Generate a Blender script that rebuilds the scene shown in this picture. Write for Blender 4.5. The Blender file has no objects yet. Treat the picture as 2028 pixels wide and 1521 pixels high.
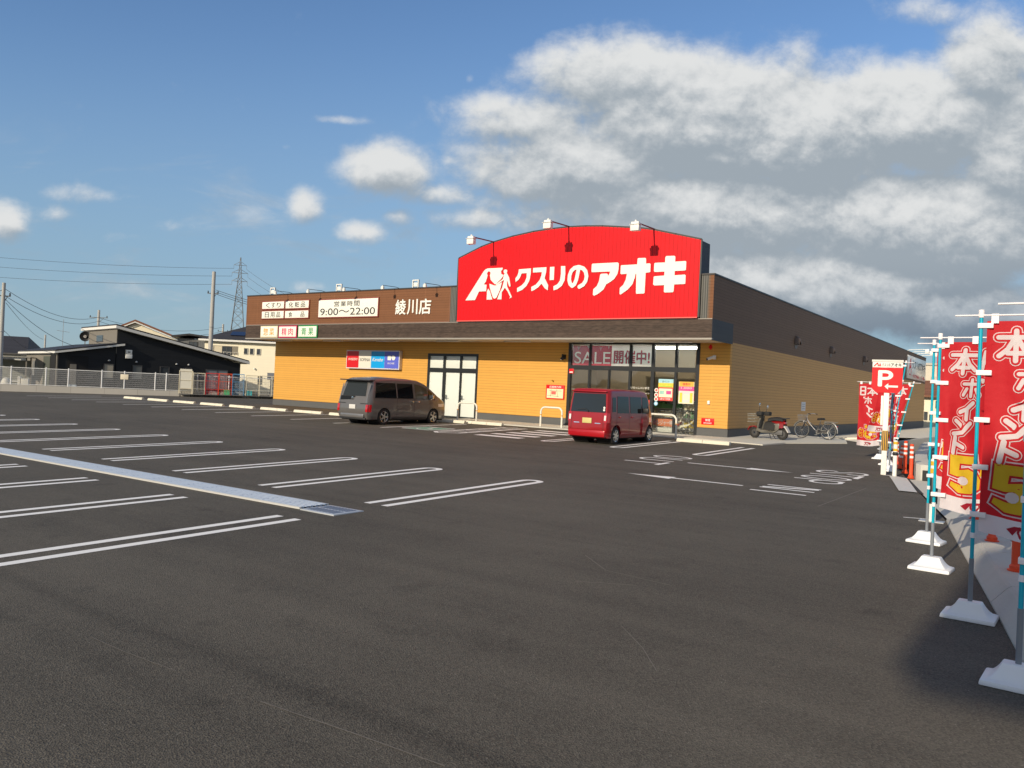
import bpy, bmesh, math, random
from mathutils import Vector, Matrix
random.seed(7)
SC = bpy.context.scene
COL = SC.collection
R = math.radians

# ------------------------------------------------------------------ camera
YAW, PITCH, ROLL = R(34.864), R(0.416), R(2.583)
CAMP = Vector((10.688, -29.892, 1.491))
fw = Vector((-math.sin(YAW)*math.cos(PITCH), math.cos(YAW)*math.cos(PITCH), math.sin(PITCH)))
rt = Vector((math.cos(YAW), math.sin(YAW), 0)); up = rt.cross(fw)
r2 = rt*math.cos(ROLL)+up*math.sin(ROLL); u2 = up*math.cos(ROLL)-rt*math.sin(ROLL)
cam = bpy.data.cameras.new("camera"); camo = bpy.data.objects.new("camera", cam); COL.objects.link(camo)
camo.matrix_world = Matrix(((r2.x, u2.x, -fw.x, CAMP.x), (r2.y, u2.y, -fw.y, CAMP.y), (r2.z, u2.z, -fw.z, CAMP.z), (0, 0, 0, 1)))
cam.sensor_width = 36.0; cam.lens = 36.0*1583.265/2028.0
cam.clip_start = 0.05; cam.clip_end = 20000
SC.camera = camo

# ------------------------------------------------------------------ sun and sky
EL = R(22.0); AZ = R(2.0)
sun = bpy.data.lights.new("sun", 'SUN'); suno = bpy.data.objects.new("sun", sun); COL.objects.link(suno)
sun.energy = 3.7; sun.angle = R(0.53); sun.color = (1.0, 0.86, 0.66)
sd = Vector((math.sin(AZ)*math.cos(EL), math.cos(AZ)*math.cos(EL), -math.sin(EL)))
suno.rotation_euler = sd.to_track_quat('-Z', 'Y').to_euler()
suno.location = (0, -40, 30)

W = bpy.data.worlds.new("World"); SC.world = W; W.use_nodes = True
nt = W.node_tree; nt.nodes.clear()
SKYSTR = 0.12
def N(tree, typ, **kw):
    n = tree.nodes.new(typ)
    for k, v in kw.items(): setattr(n, k, v)
    return n
def plug(tree, sock, v):
    if isinstance(v, (int, float, tuple, list)): sock.default_value = v
    else: tree.links.new(v, sock)
def M(tree, op, a, b=0.0, c=None, clamp=False):
    n = N(tree, 'ShaderNodeMath', operation=op); n.use_clamp = clamp
    plug(tree, n.inputs[0], a); plug(tree, n.inputs[1], b)
    if c is not None: plug(tree, n.inputs[2], c)
    return n.outputs[0]
def VM(tree, op, a, b=None):
    n = N(tree, 'ShaderNodeVectorMath', operation=op)
    plug(tree, n.inputs[0], a)
    if b is not None: plug(tree, n.inputs[1], b)
    return n
def mixc(tree, f, a, b):
    n = N(tree, 'ShaderNodeMix', data_type='RGBA'); plug(tree, n.inputs[0], f); plug(tree, n.inputs[6], a); plug(tree, n.inputs[7], b)
    return n.outputs[2]
def sstep(tree, x, lo, hi, a=0.0, b=1.0):
    n = N(tree, 'ShaderNodeMapRange', interpolation_type='SMOOTHSTEP')
    plug(tree, n.inputs[0], x); n.inputs[1].default_value = lo; n.inputs[2].default_value = hi
    n.inputs[3].default_value = a; n.inputs[4].default_value = b
    return n.outputs[0]

# cloud field: heaps placed by compass bearing and height over the horizon, broken up by noise
# (u, v, ru, rv, strength): u = sideways / forward, v = height / forward round the bearing the shop is seen on
CL = [(0.132, 0.400, 0.145, 0.054, 1.35), (0.037, 0.396, 0.065, 0.036, 1.00), (-0.050, 0.351, 0.062, 0.028, 1.10), (0.014, 0.335, 0.123, 0.047, 1.30), (0.230, 0.341, 0.189, 0.091, 1.60), (0.357, 0.334, 0.167, 0.080, 1.60), (0.340, 0.429, 0.040, 0.040, 0.85), (0.482, 0.359, 0.145, 0.073, 1.60), (0.581, 0.433, 0.073, 0.076, 1.50), (0.617, 0.327, 0.087, 0.109, 1.60), (0.074, 0.280, 0.160, 0.062, 1.35), (-0.021, 0.282, 0.054, 0.028, 0.95), (-0.050, 0.214, 0.080, 0.022, 0.95), (0.045, 0.222, 0.109, 0.036, 1.10), (0.266, 0.235, 0.232, 0.069, 1.50), (0.488, 0.226, 0.232, 0.080, 1.60), (0.365, 0.144, 0.291, 0.069, 1.50), (0.556, 0.121, 0.203, 0.051, 1.30), (-0.166, 0.269, 0.065, 0.038, 1.60), (-0.102, 0.242, 0.080, 0.019, 1.10), (-0.044, 0.234, 0.058, 0.017, 0.90), (-0.268, 0.220, 0.031, 0.025, 1.25), (-0.197, 0.189, 0.038, 0.018, 1.25), (-0.151, 0.208, 0.028, 0.017, 0.90), (-0.640, 0.184, 0.036, 0.031, 1.15), (-0.531, 0.219, 0.080, 0.015, 0.72), (-0.581, 0.193, 0.044, 0.017, 0.66), (-0.422, 0.186, 0.065, 0.013, 0.66), (-0.229, 0.328, 0.051, 0.008, 0.68), (-0.294, 0.292, 0.011, 0.007, 0.60), (-0.322, 0.201, 0.044, 0.020, 0.60), (-0.254, 0.116, 0.036, 0.015, 0.70), (-0.070, 0.388, 0.011, 0.010, 0.72), (0.508, 0.497, 0.073, 0.026, 0.80), (-0.094, 0.285, 0.017, 0.013, 0.85), (-0.212, 0.166, 0.029, 0.010, 0.60), (-0.491, 0.169, 0.087, 0.015, 0.50)]
g = bpy.data.node_groups.new("cloud_density", 'ShaderNodeTree')
g.interface.new_socket("P", in_out='INPUT', socket_type='NodeSocketVector')
g.interface.new_socket("D", in_out='OUTPUT', socket_type='NodeSocketFloat')
gi = N(g, 'NodeGroupInput'); go = N(g, 'NodeGroupOutput'); P = gi.outputs[0]
acc = None
for (cu, cv, ru, rv, s) in CL:
    if ru > .13: s *= 1.28
    d = VM(g, 'MULTIPLY', VM(g, 'SUBTRACT', P, (cu, cv, 0)).outputs[0], (1/ru, 1/rv, 0))
    l2 = VM(g, 'DOT_PRODUCT', d.outputs[0], d.outputs[0]).outputs['Value']
    b = M(g, 'MULTIPLY', M(g, 'EXPONENT', M(g, 'MULTIPLY', l2, -0.9)), s)
    acc = b if acc is None else M(g, 'SMOOTH_MAX', acc, b, 0.25)
n1 = N(g, 'ShaderNodeTexNoise', noise_dimensions='3D'); n1.inputs['Scale'].default_value = 15.0
n1.inputs['Detail'].default_value = 11; n1.inputs['Roughness'].default_value = .62; n1.inputs['Distortion'].default_value = .12
g.links.new(VM(g, 'MULTIPLY', P, (1.0, 1.25, 1.0)).outputs[0], n1.inputs['Vector'])
n2 = N(g, 'ShaderNodeTexNoise', noise_dimensions='3D'); n2.inputs['Scale'].default_value = 3.2; n2.inputs['Detail'].default_value = 3
g.links.new(VM(g, 'ADD', P, (3.3, 1.7, .4)).outputs[0], n2.inputs['Vector'])
fb = M(g, 'ADD', M(g, 'MULTIPLY', M(g, 'SUBTRACT', n1.outputs[0], .5), 1.55), M(g, 'MULTIPLY', M(g, 'SUBTRACT', n2.outputs[0], .5), .7))
dens = M(g, 'ADD', acc, M(g, 'MULTIPLY', fb, M(g, 'ADD', M(g, 'MULTIPLY', acc, .22), .74)))
g.links.new(dens, go.inputs[0])

tc = N(nt, 'ShaderNodeTexCoord'); D = tc.outputs['Generated']
fh = (-math.sin(YAW), math.cos(YAW), 0.0)
df = M(nt, 'MAXIMUM', VM(nt, 'DOT_PRODUCT', D, fh).outputs['Value'], .05)
du = M(nt, 'DIVIDE', VM(nt, 'DOT_PRODUCT', D, tuple(rt)).outputs['Value'], df)
dv = M(nt, 'DIVIDE', VM(nt, 'DOT_PRODUCT', D, (0, 0, 1)).outputs['Value'], df)
cb = N(nt, 'ShaderNodeCombineXYZ'); nt.links.new(du, cb.inputs[0]); nt.links.new(dv, cb.inputs[1])
UV = cb.outputs[0]
def dgrp(vec):
    n = N(nt, 'ShaderNodeGroup'); n.node_tree = g; nt.links.new(vec, n.inputs[0]); return n.outputs[0]
D0 = dgrp(UV)
D1 = dgrp(VM(nt, 'ADD', UV, (-.012, .040, 0)).outputs[0])
D2 = dgrp(VM(nt, 'ADD', UV, (-.004, .012, 0)).outputs[0])
front = sstep(nt, VM(nt, 'DOT_PRODUCT', D, fh).outputs['Value'], .1, .3)
alpha = M(nt, 'MULTIPLY', sstep(nt, D0, .38, 1.22), front)
lit = M(nt, 'ADD', M(nt, 'MULTIPLY', M(nt, 'SUBTRACT', D0, D1), .50), M(nt, 'MULTIPLY', M(nt, 'SUBTRACT', D0, D2), .70))
lit = M(nt, 'ADD', lit, .40)
wn_ = N(nt, 'ShaderNodeTexNoise'); wn_.inputs['Scale'].default_value = 5.0; wn_.inputs['Detail'].default_value = 8; wn_.inputs['Roughness'].default_value = .62; wn_.inputs['Distortion'].default_value = .6
nt.links.new(VM(nt, 'MULTIPLY', UV, (1.0, 3.2, 1.0)).outputs[0], wn_.inputs['Vector'])
wband = M(nt, 'MULTIPLY', sstep(nt, dv, .03, .12), sstep(nt, dv, .20, .34, 1.0, 0.0))
alpha = M(nt, 'MAXIMUM', alpha, M(nt, 'MULTIPLY', M(nt, 'MULTIPLY', M(nt, 'MULTIPLY', sstep(nt, wn_.outputs[0], .48, .78), wband), .55), front))
thick = sstep(nt, D0, .8, 1.7)
lit = M(nt, 'SUBTRACT', lit, M(nt, 'MULTIPLY', thick, .10))
lit = sstep(nt, lit, 0.0, 1.0)
c1 = mixc(nt, lit, (.285, .330, .372, 1), (.63, .64, .64, 1))
low = sstep(nt, M(nt, 'SUBTRACT', dv, M(nt, 'MULTIPLY', M(nt, 'SUBTRACT', du, .25), .12)), .02, .17)
c1 = mixc(nt, low, mixc(nt, lit, (.14, .185, .24, 1), (.30, .36, .42, 1)), c1)
sky = N(nt, 'ShaderNodeTexSky', sky_type='NISHITA'); sky.sun_disc = False
sky.sun_elevation = EL; sky.sun_rotation = R(180) + AZ; sky.altitude = 0; sky.air_density = 1.0; sky.dust_density = .15; sky.ozone_density = 4.5
# thin milky air low over the horizon, and unseen broken cloud added behind the viewer to lift ambient light
hz = M(nt, 'MULTIPLY', sstep(nt, dv, .0, .50, .80, .0), front)
alpha = M(nt, 'MAXIMUM', alpha, 0.0)
nb = N(nt, 'ShaderNodeTexNoise'); nb.inputs['Scale'].default_value = 2.6; nb.inputs['Detail'].default_value = 7; nt.links.new(D, nb.inputs['Vector'])
back = M(nt, 'MULTIPLY', sstep(nt, nb.outputs[0], .36, .56), M(nt, 'SUBTRACT', 1.0, front))
c1 = mixc(nt, front, mixc(nt, sstep(nt, nb.outputs[0], .4, .75), (.40, .41, .42, 1), (.27, .29, .33, 1)), c1)
bg1 = N(nt, 'ShaderNodeBackground'); nt.links.new(sky.outputs[0], bg1.inputs[0]); bg1.inputs[1].default_value = SKYSTR
bg2 = N(nt, 'ShaderNodeBackground'); nt.links.new(c1, bg2.inputs[0]); bg2.inputs[1].default_value = 1.0
ms = N(nt, 'ShaderNodeMixShader'); nt.links.new(M(nt, 'MAXIMUM', alpha, back), ms.inputs[0]); bgh = N(nt, 'ShaderNodeBackground'); bgh.inputs[0].default_value = (.215, .315, .395, 1)
mh = N(nt, 'ShaderNodeMixShader'); nt.links.new(hz, mh.inputs[0]); nt.links.new(bg1.outputs[0], mh.inputs[1]); nt.links.new(bgh.outputs[0], mh.inputs[2])
nt.links.new(mh.outputs[0], ms.inputs[1]); nt.links.new(bg2.outputs[0], ms.inputs[2])
wo = N(nt, 'ShaderNodeOutputWorld'); nt.links.new(ms.outputs[0], wo.inputs[0])

vs = SC.view_settings; vs.view_transform = 'Standard'; vs.look = 'None'; vs.exposure = 0.25; vs.gamma = 1.0
try: vs.use_curve_mapping = False
except Exception: pass
SC.cycles.max_bounces = 8; SC.cycles.transparent_max_bounces = 24
SC.cycles.use_denoising = True

# ------------------------------------------------------------------ helpers
def gz(x, y): return -0.001*x + 0.014*max(-60.0, min(8.0, y))

class MB:
    def __init__(s): s.bm = bmesh.new()
    def face(s, pts):
        vs_ = [s.bm.verts.new(p) for p in pts]
        try: return s.bm.faces.new(vs_)
        except ValueError: return None
    def box(s, x0, x1, y0, y1, z0, z1, m=None):
        c = [Vector((x, y, z)) for z in (z0, z1) for y in (y0, y1) for x in (x0, x1)]
        if m is not None: c = [m @ p for p in c]
        v = [s.bm.verts.new(p) for p in c]
        for f in ((0, 2, 3, 1), (4, 5, 7, 6), (0, 1, 5, 4), (2, 6, 7, 3), (0, 4, 6, 2), (1, 3, 7, 5)): s.bm.faces.new([v[i] for i in f])
        return s
    def bar(s, a, b, w, h=None, upv=(0, 0, 1)):
        a, b = Vector(a), Vector(b); h = w if h is None else h
        z = (b-a); L = z.length
        if L < 1e-6: return s
        z.normalize(); x = Vector(upv).cross(z)
        if x.length < 1e-4: x = Vector((1, 0, 0)).cross(z)
        if x.length < 1e-4: x = Vector((0, 1, 0)).cross(z)
        x.normalize(); y = z.cross(x)
        m = Matrix(((x.x, y.x, z.x, a.x), (x.y, y.y, z.y, a.y), (x.z, y.z, z.z, a.z), (0, 0, 0, 1)))
        return s.box(-w/2, w/2, -h/2, h/2, 0, L, m)
    def tube(s, pts, r, n=8, cap=True):
        pts = [Vector(p) for p in pts]; rs = r if isinstance(r, (list, tuple)) else [r]*len(pts)
        rings = []; ref = None
        for i, p in enumerate(pts):
            t = (pts[min(i+1, len(pts)-1)]-pts[max(i-1, 0)]).normalized()
            if ref is None:
                ref = Vector((0, 0, 1)) if abs(t.z) < .9 else Vector((1, 0, 0))
            x = (ref - t*ref.dot(t))
            if x.length < 1e-4: x = t.orthogonal()
            x.normalize(); ref = x; y = t.cross(x)
            rings.append([s.bm.verts.new(p+(x*math.cos(2*math.pi*k/n)+y*math.sin(2*math.pi*k/n))*rs[i]) for k in range(n)])
        for a, b in zip(rings, rings[1:]):
            for k in range(n): s.bm.faces.new((a[k], a[(k+1) % n], b[(k+1) % n], b[k]))
        if cap: s.bm.faces.new(rings[0][::-1]); s.bm.faces.new(rings[-1])
        return s
    def lathe(s, prof, n=20, m=None, axis='z'):
        rings = []; closed = prof[0] == prof[-1]
        for (r, z) in prof:
            ring = []
            for k in range(n):
                a = 2*math.pi*k/n; p = Vector((r*math.cos(a), r*math.sin(a), z))
                if axis == 'x': p = Vector((z, r*math.cos(a), r*math.sin(a)))
                if m is not None: p = m @ p
                ring.append(s.bm.verts.new(p))
            rings.append(ring)
        for a, b in zip(rings, rings[1:]):
            for k in range(n): s.bm.faces.new((a[k], a[(k+1) % n], b[(k+1) % n], b[k]))
        if prof[0][0] > 1e-5 and not closed: s.bm.faces.new(rings[0][::-1])
        if prof[-1][0] > 1e-5 and not closed: s.bm.faces.new(rings[-1])
        return s
    def prism(s, pts, vec):
        pts = [Vector(p) for p in pts]; vec = Vector(vec)
        a = [s.bm.verts.new(p) for p in pts]; b = [s.bm.verts.new(p+vec) for p in pts]; n = len(pts)
        f = [s.bm.faces.new(a), s.bm.faces.new(b[::-1])]
        for i in range(n): s.bm.faces.new((a[i], b[i], b[(i+1) % n], a[(i+1) % n]))
        for q in f: q.normal_update()
        bmesh.ops.triangulate(s.bm, faces=f, ngon_method='EAR_CLIP')
        return s
    def poly(s, pts):
        f = s.bm.faces.new([s.bm.verts.new(p) for p in pts])
        f.normal_update()
        if len(pts) > 4: bmesh.ops.triangulate(s.bm, faces=[f], ngon_method='EAR_CLIP')
        return s
    def grid(s, nu, nv, fn, flip=False):
        V_ = [[s.bm.verts.new(fn(i/nu, j/nv)) for j in range(nv+1)] for i in range(nu+1)]
        for i in range(nu):
            for j in range(nv):
                q = (V_[i][j], V_[i+1][j], V_[i+1][j+1], V_[i][j+1])
                s.bm.faces.new(q[::-1] if flip else q)
        return s
    def build(s, name, mat, parent=None, smooth=None, bevel=0.0, norm=True, loc=None):
        if norm: bmesh.ops.recalc_face_normals(s.bm, faces=s.bm.faces[:])
        if bevel > 0:
            es = [e for e in s.bm.edges if len(e.link_faces) == 2 and e.calc_face_angle(0) > .5]
            bmesh.ops.bevel(s.bm, geom=es, offset=bevel, segments=2, affect='EDGES', profile=.6, clamp_overlap=True)
            if smooth is None: smooth = 40
        me = bpy.data.meshes.new(name); s.bm.to_mesh(me); s.bm.free()
        if isinstance(mat, (list, tuple)):
            for m_ in mat: me.materials.append(m_)
        else: me.materials.append(mat)
        if smooth is not None:
            for p in me.polygons: p.use_smooth = True
            me.set_sharp_from_angle(angle=R(smooth))
        o = bpy.data.objects.new(name, me); COL.objects.link(o)
        if parent is not None: o.parent = parent
        if loc is not None: o.location = loc
        return o

def tag(o, label, cat, group=None):
    o['label'] = label; o['category'] = cat
    if group: o['group'] = group
    return o
def thing(name, label, cat, loc=(0, 0, 0), rz=0.0, group=None):
    o = bpy.data.objects.new(name, None); COL.objects.link(o); o.location = loc; o.rotation_euler = (0, 0, rz); o.empty_display_size = .2
    return tag(o, label, cat, group)
def struct(o): o['kind'] = 'structure'; return o
def copytree(o, parent=None):
    c = o.copy(); COL.objects.link(c)
    if parent is not None: c.parent = parent
    for ch in list(o.children): copytree(ch, c)
    return c

# ------------------------------------------------------------------ materials
MATS = {}
def mat(name, col, rough=.6, metal=0.0, var=0.0, vscale=3.0, bump=0.0, bscale=40.0, coat=0.0, emit=None, emits=0.0, spec=.5, sheen=0.0):
    if name in MATS: return MATS[name]
    m = bpy.data.materials.new(name); m.use_nodes = True; t = m.node_tree; b = t.nodes['Principled BSDF']
    b.inputs['Base Color'].default_value = (*col, 1); b.inputs['Roughness'].default_value = rough; b.inputs['Metallic'].default_value = metal
    b.inputs['Coat Weight'].default_value = coat; b.inputs['Coat Roughness'].default_value = .04; b.inputs['Specular IOR Level'].default_value = spec
    if emit: b.inputs['Emission Color'].default_value = (*emit, 1); b.inputs['Emission Strength'].default_value = emits
    if var > 0 or bump > 0:
        tc_ = N(t, 'ShaderNodeTexCoord')
    if var > 0:
        n = N(t, 'ShaderNodeTexNoise'); n.inputs['Scale'].default_value = vscale; n.inputs['Detail'].default_value = 5; n.inputs['Roughness'].default_value = .6
        t.links.new(tc_.outputs['Object'], n.inputs['Vector'])
        f = M(t, 'ADD', M(t, 'MULTIPLY', M(t, 'SUBTRACT', n.outputs[0], .5), var*3), 1.0)
        hv = N(t, 'ShaderNodeHueSaturation'); hv.inputs['Color'].default_value = (*col, 1); t.links.new(f, hv.inputs['Value']); t.links.new(hv.outputs[0], b.inputs['Base Color'])
    if bump > 0:
        n = N(t, 'ShaderNodeTexNoise'); n.inputs['Scale'].default_value = bscale; n.inputs['Detail'].default_value = 4
        t.links.new(tc_.outputs['Object'], n.inputs['Vector'])
        bp = N(t, 'ShaderNodeBump'); bp.inputs['Strength'].default_value = bump; bp.inputs['Distance'].default_value = .01
        t.links.new(n.outputs[0], bp.inputs['Height']); t.links.new(bp.outputs[0], b.inputs['Normal'])
    MATS[name] = m; return m

def lapmat(name, col, pitch, axis='Z', line=.09, dark=.45, rough=.6, var=.05, joint=None, jcol=1.25, grain=0.0, offs=0.0):
    """cladding: boards of one pitch along an axis with a dark groove, optional vertical joints, a little tone per board"""
    m = bpy.data.materials.new(name); m.use_nodes = True; t = m.node_tree; b = t.nodes['Principled BSDF']
    b.inputs['Roughness'].default_value = rough; b.inputs['Specular IOR Level'].default_value = .25
    ge = N(t, 'ShaderNodeTexCoord'); sx = N(t, 'ShaderNodeSeparateXYZ'); t.links.new(ge.outputs['Object'], sx.inputs[0])
    a = M(t, 'DIVIDE', M(t, 'ADD', sx.outputs[axis], offs), pitch)
    fr = M(t, 'FRACT', a); fl = M(t, 'FLOOR', a)
    gr = M(t, 'MULTIPLY', M(t, 'LESS_THAN', fr, line), 1-dark)
    wn = N(t, 'ShaderNodeTexWhiteNoise', noise_dimensions='1D'); t.links.new(fl, wn.inputs['W'])
    n = N(t, 'ShaderNodeTexNoise'); n.inputs['Scale'].default_value = 2.0; n.inputs['Detail'].default_value = 6
    t.links.new(ge.outputs['Object'], n.inputs['Vector'])
    v = M(t, 'ADD', M(t, 'MULTIPLY', M(t, 'SUBTRACT', wn.outputs[0], .5), var), M(t, 'MULTIPLY', M(t, 'SUBTRACT', n.outputs[0], .5), var*2))
    if grain > 0:
        n3 = N(t, 'ShaderNodeTexNoise'); n3.inputs['Scale'].default_value = 6.0; n3.inputs['Detail'].default_value = 8; n3.inputs['Roughness'].default_value = .75
        t.links.new(VM(t, 'MULTIPLY', ge.outputs['Object'], (.5, .5, 3.2)).outputs[0], n3.inputs['Vector'])
        v = M(t, 'ADD', v, M(t, 'MULTIPLY', M(t, 'SUBTRACT', n3.outputs[0], .5), grain*3))
    v = M(t, 'MULTIPLY', M(t, 'ADD', v, 1.0), M(t, 'SUBTRACT', 1.0, gr))
    if joint:
        u = M(t, 'ADD', sx.outputs['X'], sx.outputs['Y'])
        j = M(t, 'LESS_THAN', M(t, 'FRACT', M(t, 'DIVIDE', M(t, 'ADD', u, .7), joint)), .02/joint)
        v = M(t, 'MULTIPLY', v, M(t, 'ADD', 1.0, M(t, 'MULTIPLY', j, jcol-1)))
    hv = N(t, 'ShaderNodeHueSaturation'); hv.inputs['Color'].default_value = (*col, 1); t.links.new(v, hv.inputs['Value']); t.links.new(hv.outputs[0], b.inputs['Base Color'])
    h = M(t, 'SUBTRACT', fr, M(t, 'MULTIPLY', M(t, 'LESS_THAN', fr, line), .8))
    bp = N(t, 'ShaderNodeBump'); bp.inputs['Strength'].default_value = .35; bp.inputs['Distance'].default_value = .012
    t.links.new(h, bp.inputs['Height']); t.links.new(bp.outputs[0], b.inputs['Normal'])
    MATS[name] = m; return m

def glassmat(name, tint=(.75, .8, .8), refl=.12):
    m = bpy.data.materials.new(name); m.use_nodes = True; t = m.node_tree; t.nodes.clear()
    o = N(t, 'ShaderNodeOutputMaterial'); tr = N(t, 'ShaderNodeBsdfTransparent'); tr.inputs[0].default_value = (*tint, 1)
    gl = N(t, 'ShaderNodeBsdfGlossy'); gl.inputs['Roughness'].default_value = .01; gl.inputs['Color'].default_value = (.95, .97, 1, 1)
    fr = N(t, 'ShaderNodeFresnel'); fr.inputs['IOR'].default_value = 1.5
    mx = N(t, 'ShaderNodeMixShader'); t.links.new(M(t, 'ADD', fr.outputs[0], refl*.5, clamp=True), mx.inputs[0]); t.links.new(tr.outputs[0], mx.inputs[1]); t.links.new(gl.outputs[0], mx.inputs[2])
    t.links.new(mx.outputs[0], o.inputs[0]); MATS[name] = m; return m

white = mat('white_paint', (.78, .78, .75), .45)
signwhite = mat('sign_white', (.83, .82, .76), .4)
signface = mat('sign_face_cream', (.84, .83, .74), .4)
black = mat('black_paint', (.018, .018, .02), .45)
frameblk = mat('dark_aluminium', (.022, .024, .026), .38, .3)
redp = mat('sign_red', (.78, .006, .012), .45, spec=.25)
grey = mat('grey_steel', (.42, .43, .44), .4, .6)
galv = mat('galvanised', (.55, .57, .6), .38, .85, var=.05)
chrome = mat('chrome', (.8, .8, .8), .12, 1.0)
rubber = mat('rubber', (.02, .02, .021), .75)
concrete = mat('concrete', (.46, .44, .40), .85, var=.07, vscale=5, bump=.35, bscale=60)
concrete2 = mat('pale_concrete', (.56, .54, .48), .85, var=.06, vscale=3, bump=.3, bscale=50)
paint = None

def bevel_box(name, mtl, parent, x0, x1, y0, y1, z0, z1, bv=.01):
    b = MB(); b.box(x0, x1, y0, y1, z0, z1); return b.build(name, mtl, parent, bevel=bv)

# text as flat lettering: fits a box in the (x, z) plane of the sign; returns (verts, faces) in 2-D
def glyphs(body, bold=0.0, res=4, spacing=1.0, shear=0.0):
    c = bpy.data.curves.new('lettering', 'FONT'); c.body = body; c.resolution_u = res; c.offset = bold; c.space_character = spacing; c.shear = shear
    o = bpy.data.objects.new('lettering', c); COL.objects.link(o)
    dg = bpy.context.evaluated_depsgraph_get(); dg.update()
    me = bpy.data.meshes.new_from_object(o.evaluated_get(dg))
    v = [(p.co.x, p.co.y) for p in me.vertices]; f = [tuple(p.vertices) for p in me.polygons]
    bpy.data.meshes.remove(me); bpy.data.objects.remove(o); bpy.data.curves.remove(c)
    return v, f
def textmb(mb, body, x0, x1, z0, z1, fn, bold=0.0, keep=False, shear=0.0, spacing=1.0):
    """adds lettering stretched to the box [x0,x1]x[z0,z1]; fn maps (x, z) to a 3-D point"""
    v, f = glyphs(body, bold, shear=shear, spacing=spacing)
    if not v: return
    ax, bx = min(p[0] for p in v), max(p[0] for p in v); az, bz = min(p[1] for p in v), max(p[1] for p in v)
    sx = (x1-x0)/max(bx-ax, 1e-6); sz = (z1-z0)/max(bz-az, 1e-6)
    if keep: sx = sz = min(sx, sz)
    ox = (x0+x1)/2-(ax+bx)/2*sx; oz = (z0+z1)/2-(az+bz)/2*sz
    vv = [mb.bm.verts.new(fn(p[0]*sx+ox, p[1]*sz+oz)) for p in v]
    for q in f:
        try: mb.bm.faces.new([vv[i] for i in q])
        except ValueError: pass
def lettering(name, body, mtl, parent, x0, x1, z0, z1, y, bold=.02, keep=False, shear=0.0):
    b = MB(); d = bold*min(1.0, (z1-z0))*.55
    for i, (ax, az) in enumerate(((0, 0), (-d, 0), (d, 0), (0, d), (0, -d)) if bold > .004 else ((0, 0),)):
        textmb(b, body, x0+d, x1-d, z0+d, z1-d, lambda x, z, i=i, ax=ax, az=az: Vector((x+ax, y-.0006*i, z+az)), 0.0, keep, shear)
    return b.build(name, mtl, parent, norm=False)
def cutout(body, x0, x1, z0, z1, X0, X1, Z0, Z1, spread=0.0):
    """flat sheet [X0,X1]x[Z0,Z1] with the lettering cut out of it, as (verts, faces)"""
    c = bpy.data.curves.new('lettering', 'FONT'); c.body = body; c.resolution_u = 3; c.offset = spread
    o = bpy.data.objects.new('lettering', c); COL.objects.link(o); dg = bpy.context.evaluated_depsgraph_get(); dg.update()
    src = o.evaluated_get(dg).to_curve(dg)
    pts = [[tuple(p.co[:2]) for p in (s_.bezier_points if s_.type == 'BEZIER' else s_.points)] for s_ in src.splines]
    fine = []
    for s_ in src.splines:
        if s_.type == 'BEZIER':
            bp = s_.bezier_points; q = []
            for a, b_ in zip(list(bp), list(bp[1:])+[bp[0]]):
                for k in range(4):
                    t_ = k/4; u_ = 1-t_
                    q.append(tuple(a.co[i]*u_**3+3*a.handle_right[i]*u_*u_*t_+3*b_.handle_left[i]*u_*t_*t_+b_.co[i]*t_**3 for i in (0, 1)))
            fine.append(q)
        else: fine.append([tuple(p.co[:2]) for p in s_.points])
    o.to_curve_clear() if hasattr(o, 'to_curve_clear') else None
    bpy.data.objects.remove(o); bpy.data.curves.remove(c)
    ax = min(p[0] for q in fine for p in q); bx = max(p[0] for q in fine for p in q); az = min(p[1] for q in fine for p in q); bz = max(p[1] for q in fine for p in q)
    mp = lambda p: (x0+(p[0]-ax)/(bx-ax)*(x1-x0), z0+(p[1]-az)/(bz-az)*(z1-z0))
    cv = bpy.data.curves.new('sheet', 'CURVE'); cv.dimensions = '2D'; cv.fill_mode = 'FRONT'
    for q in [[mp(p) for p in q] for q in fine]+[[(X0, Z0), (X1, Z0), (X1, Z1), (X0, Z1)]]:
        s_ = cv.splines.new('POLY'); s_.points.add(len(q)-1); s_.use_cyclic_u = True
        for i, p in enumerate(q): s_.points[i].co = (p[0], p[1], 0, 1)
    o = bpy.data.objects.new('sheet', cv); COL.objects.link(o); dg = bpy.context.evaluated_depsgraph_get(); dg.update()
    me = bpy.data.meshes.new_from_object(o.evaluated_get(dg)); v = [(p.co.x, p.co.y) for p in me.vertices]; f = [tuple(p.vertices) for p in me.polygons]
    bpy.data.meshes.remove(me); bpy.data.objects.remove(o); bpy.data.curves.remove(cv)
    return v, f
def ribbon(pts, w, round_=True, n=6):
    """outline polygon (list of 2-D points) of a stroke of width w along pts"""
    pts = [Vector((p[0], p[1])) for p in pts]; L, Rr = [], []
    for i, p in enumerate(pts):
        d = (pts[min(i+1, len(pts)-1)]-pts[max(i-1, 0)]).normalized(); nn = Vector((-d.y, d.x))
        L.append(p+nn*w/2); Rr.append(p-nn*w/2)
    out = list(L)
    if round_:
        d = (pts[-1]-pts[-2]).normalized(); a0 = math.atan2(d.x, -d.y)
        a0 = math.atan2(L[-1].y-pts[-1].y, L[-1].x-pts[-1].x)
        out += [pts[-1]+Vector((math.cos(a0-math.pi*k/n), math.sin(a0-math.pi*k/n)))*w/2 for k in range(1, n)]
    out += Rr[::-1]
    if round_:
        a0 = math.atan2(Rr[0].y-pts[0].y, Rr[0].x-pts[0].x)
        out += [pts[0]+Vector((math.cos(a0-math.pi*k/n), math.sin(a0-math.pi*k/n)))*w/2 for k in range(1, n)]
    return out
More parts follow.
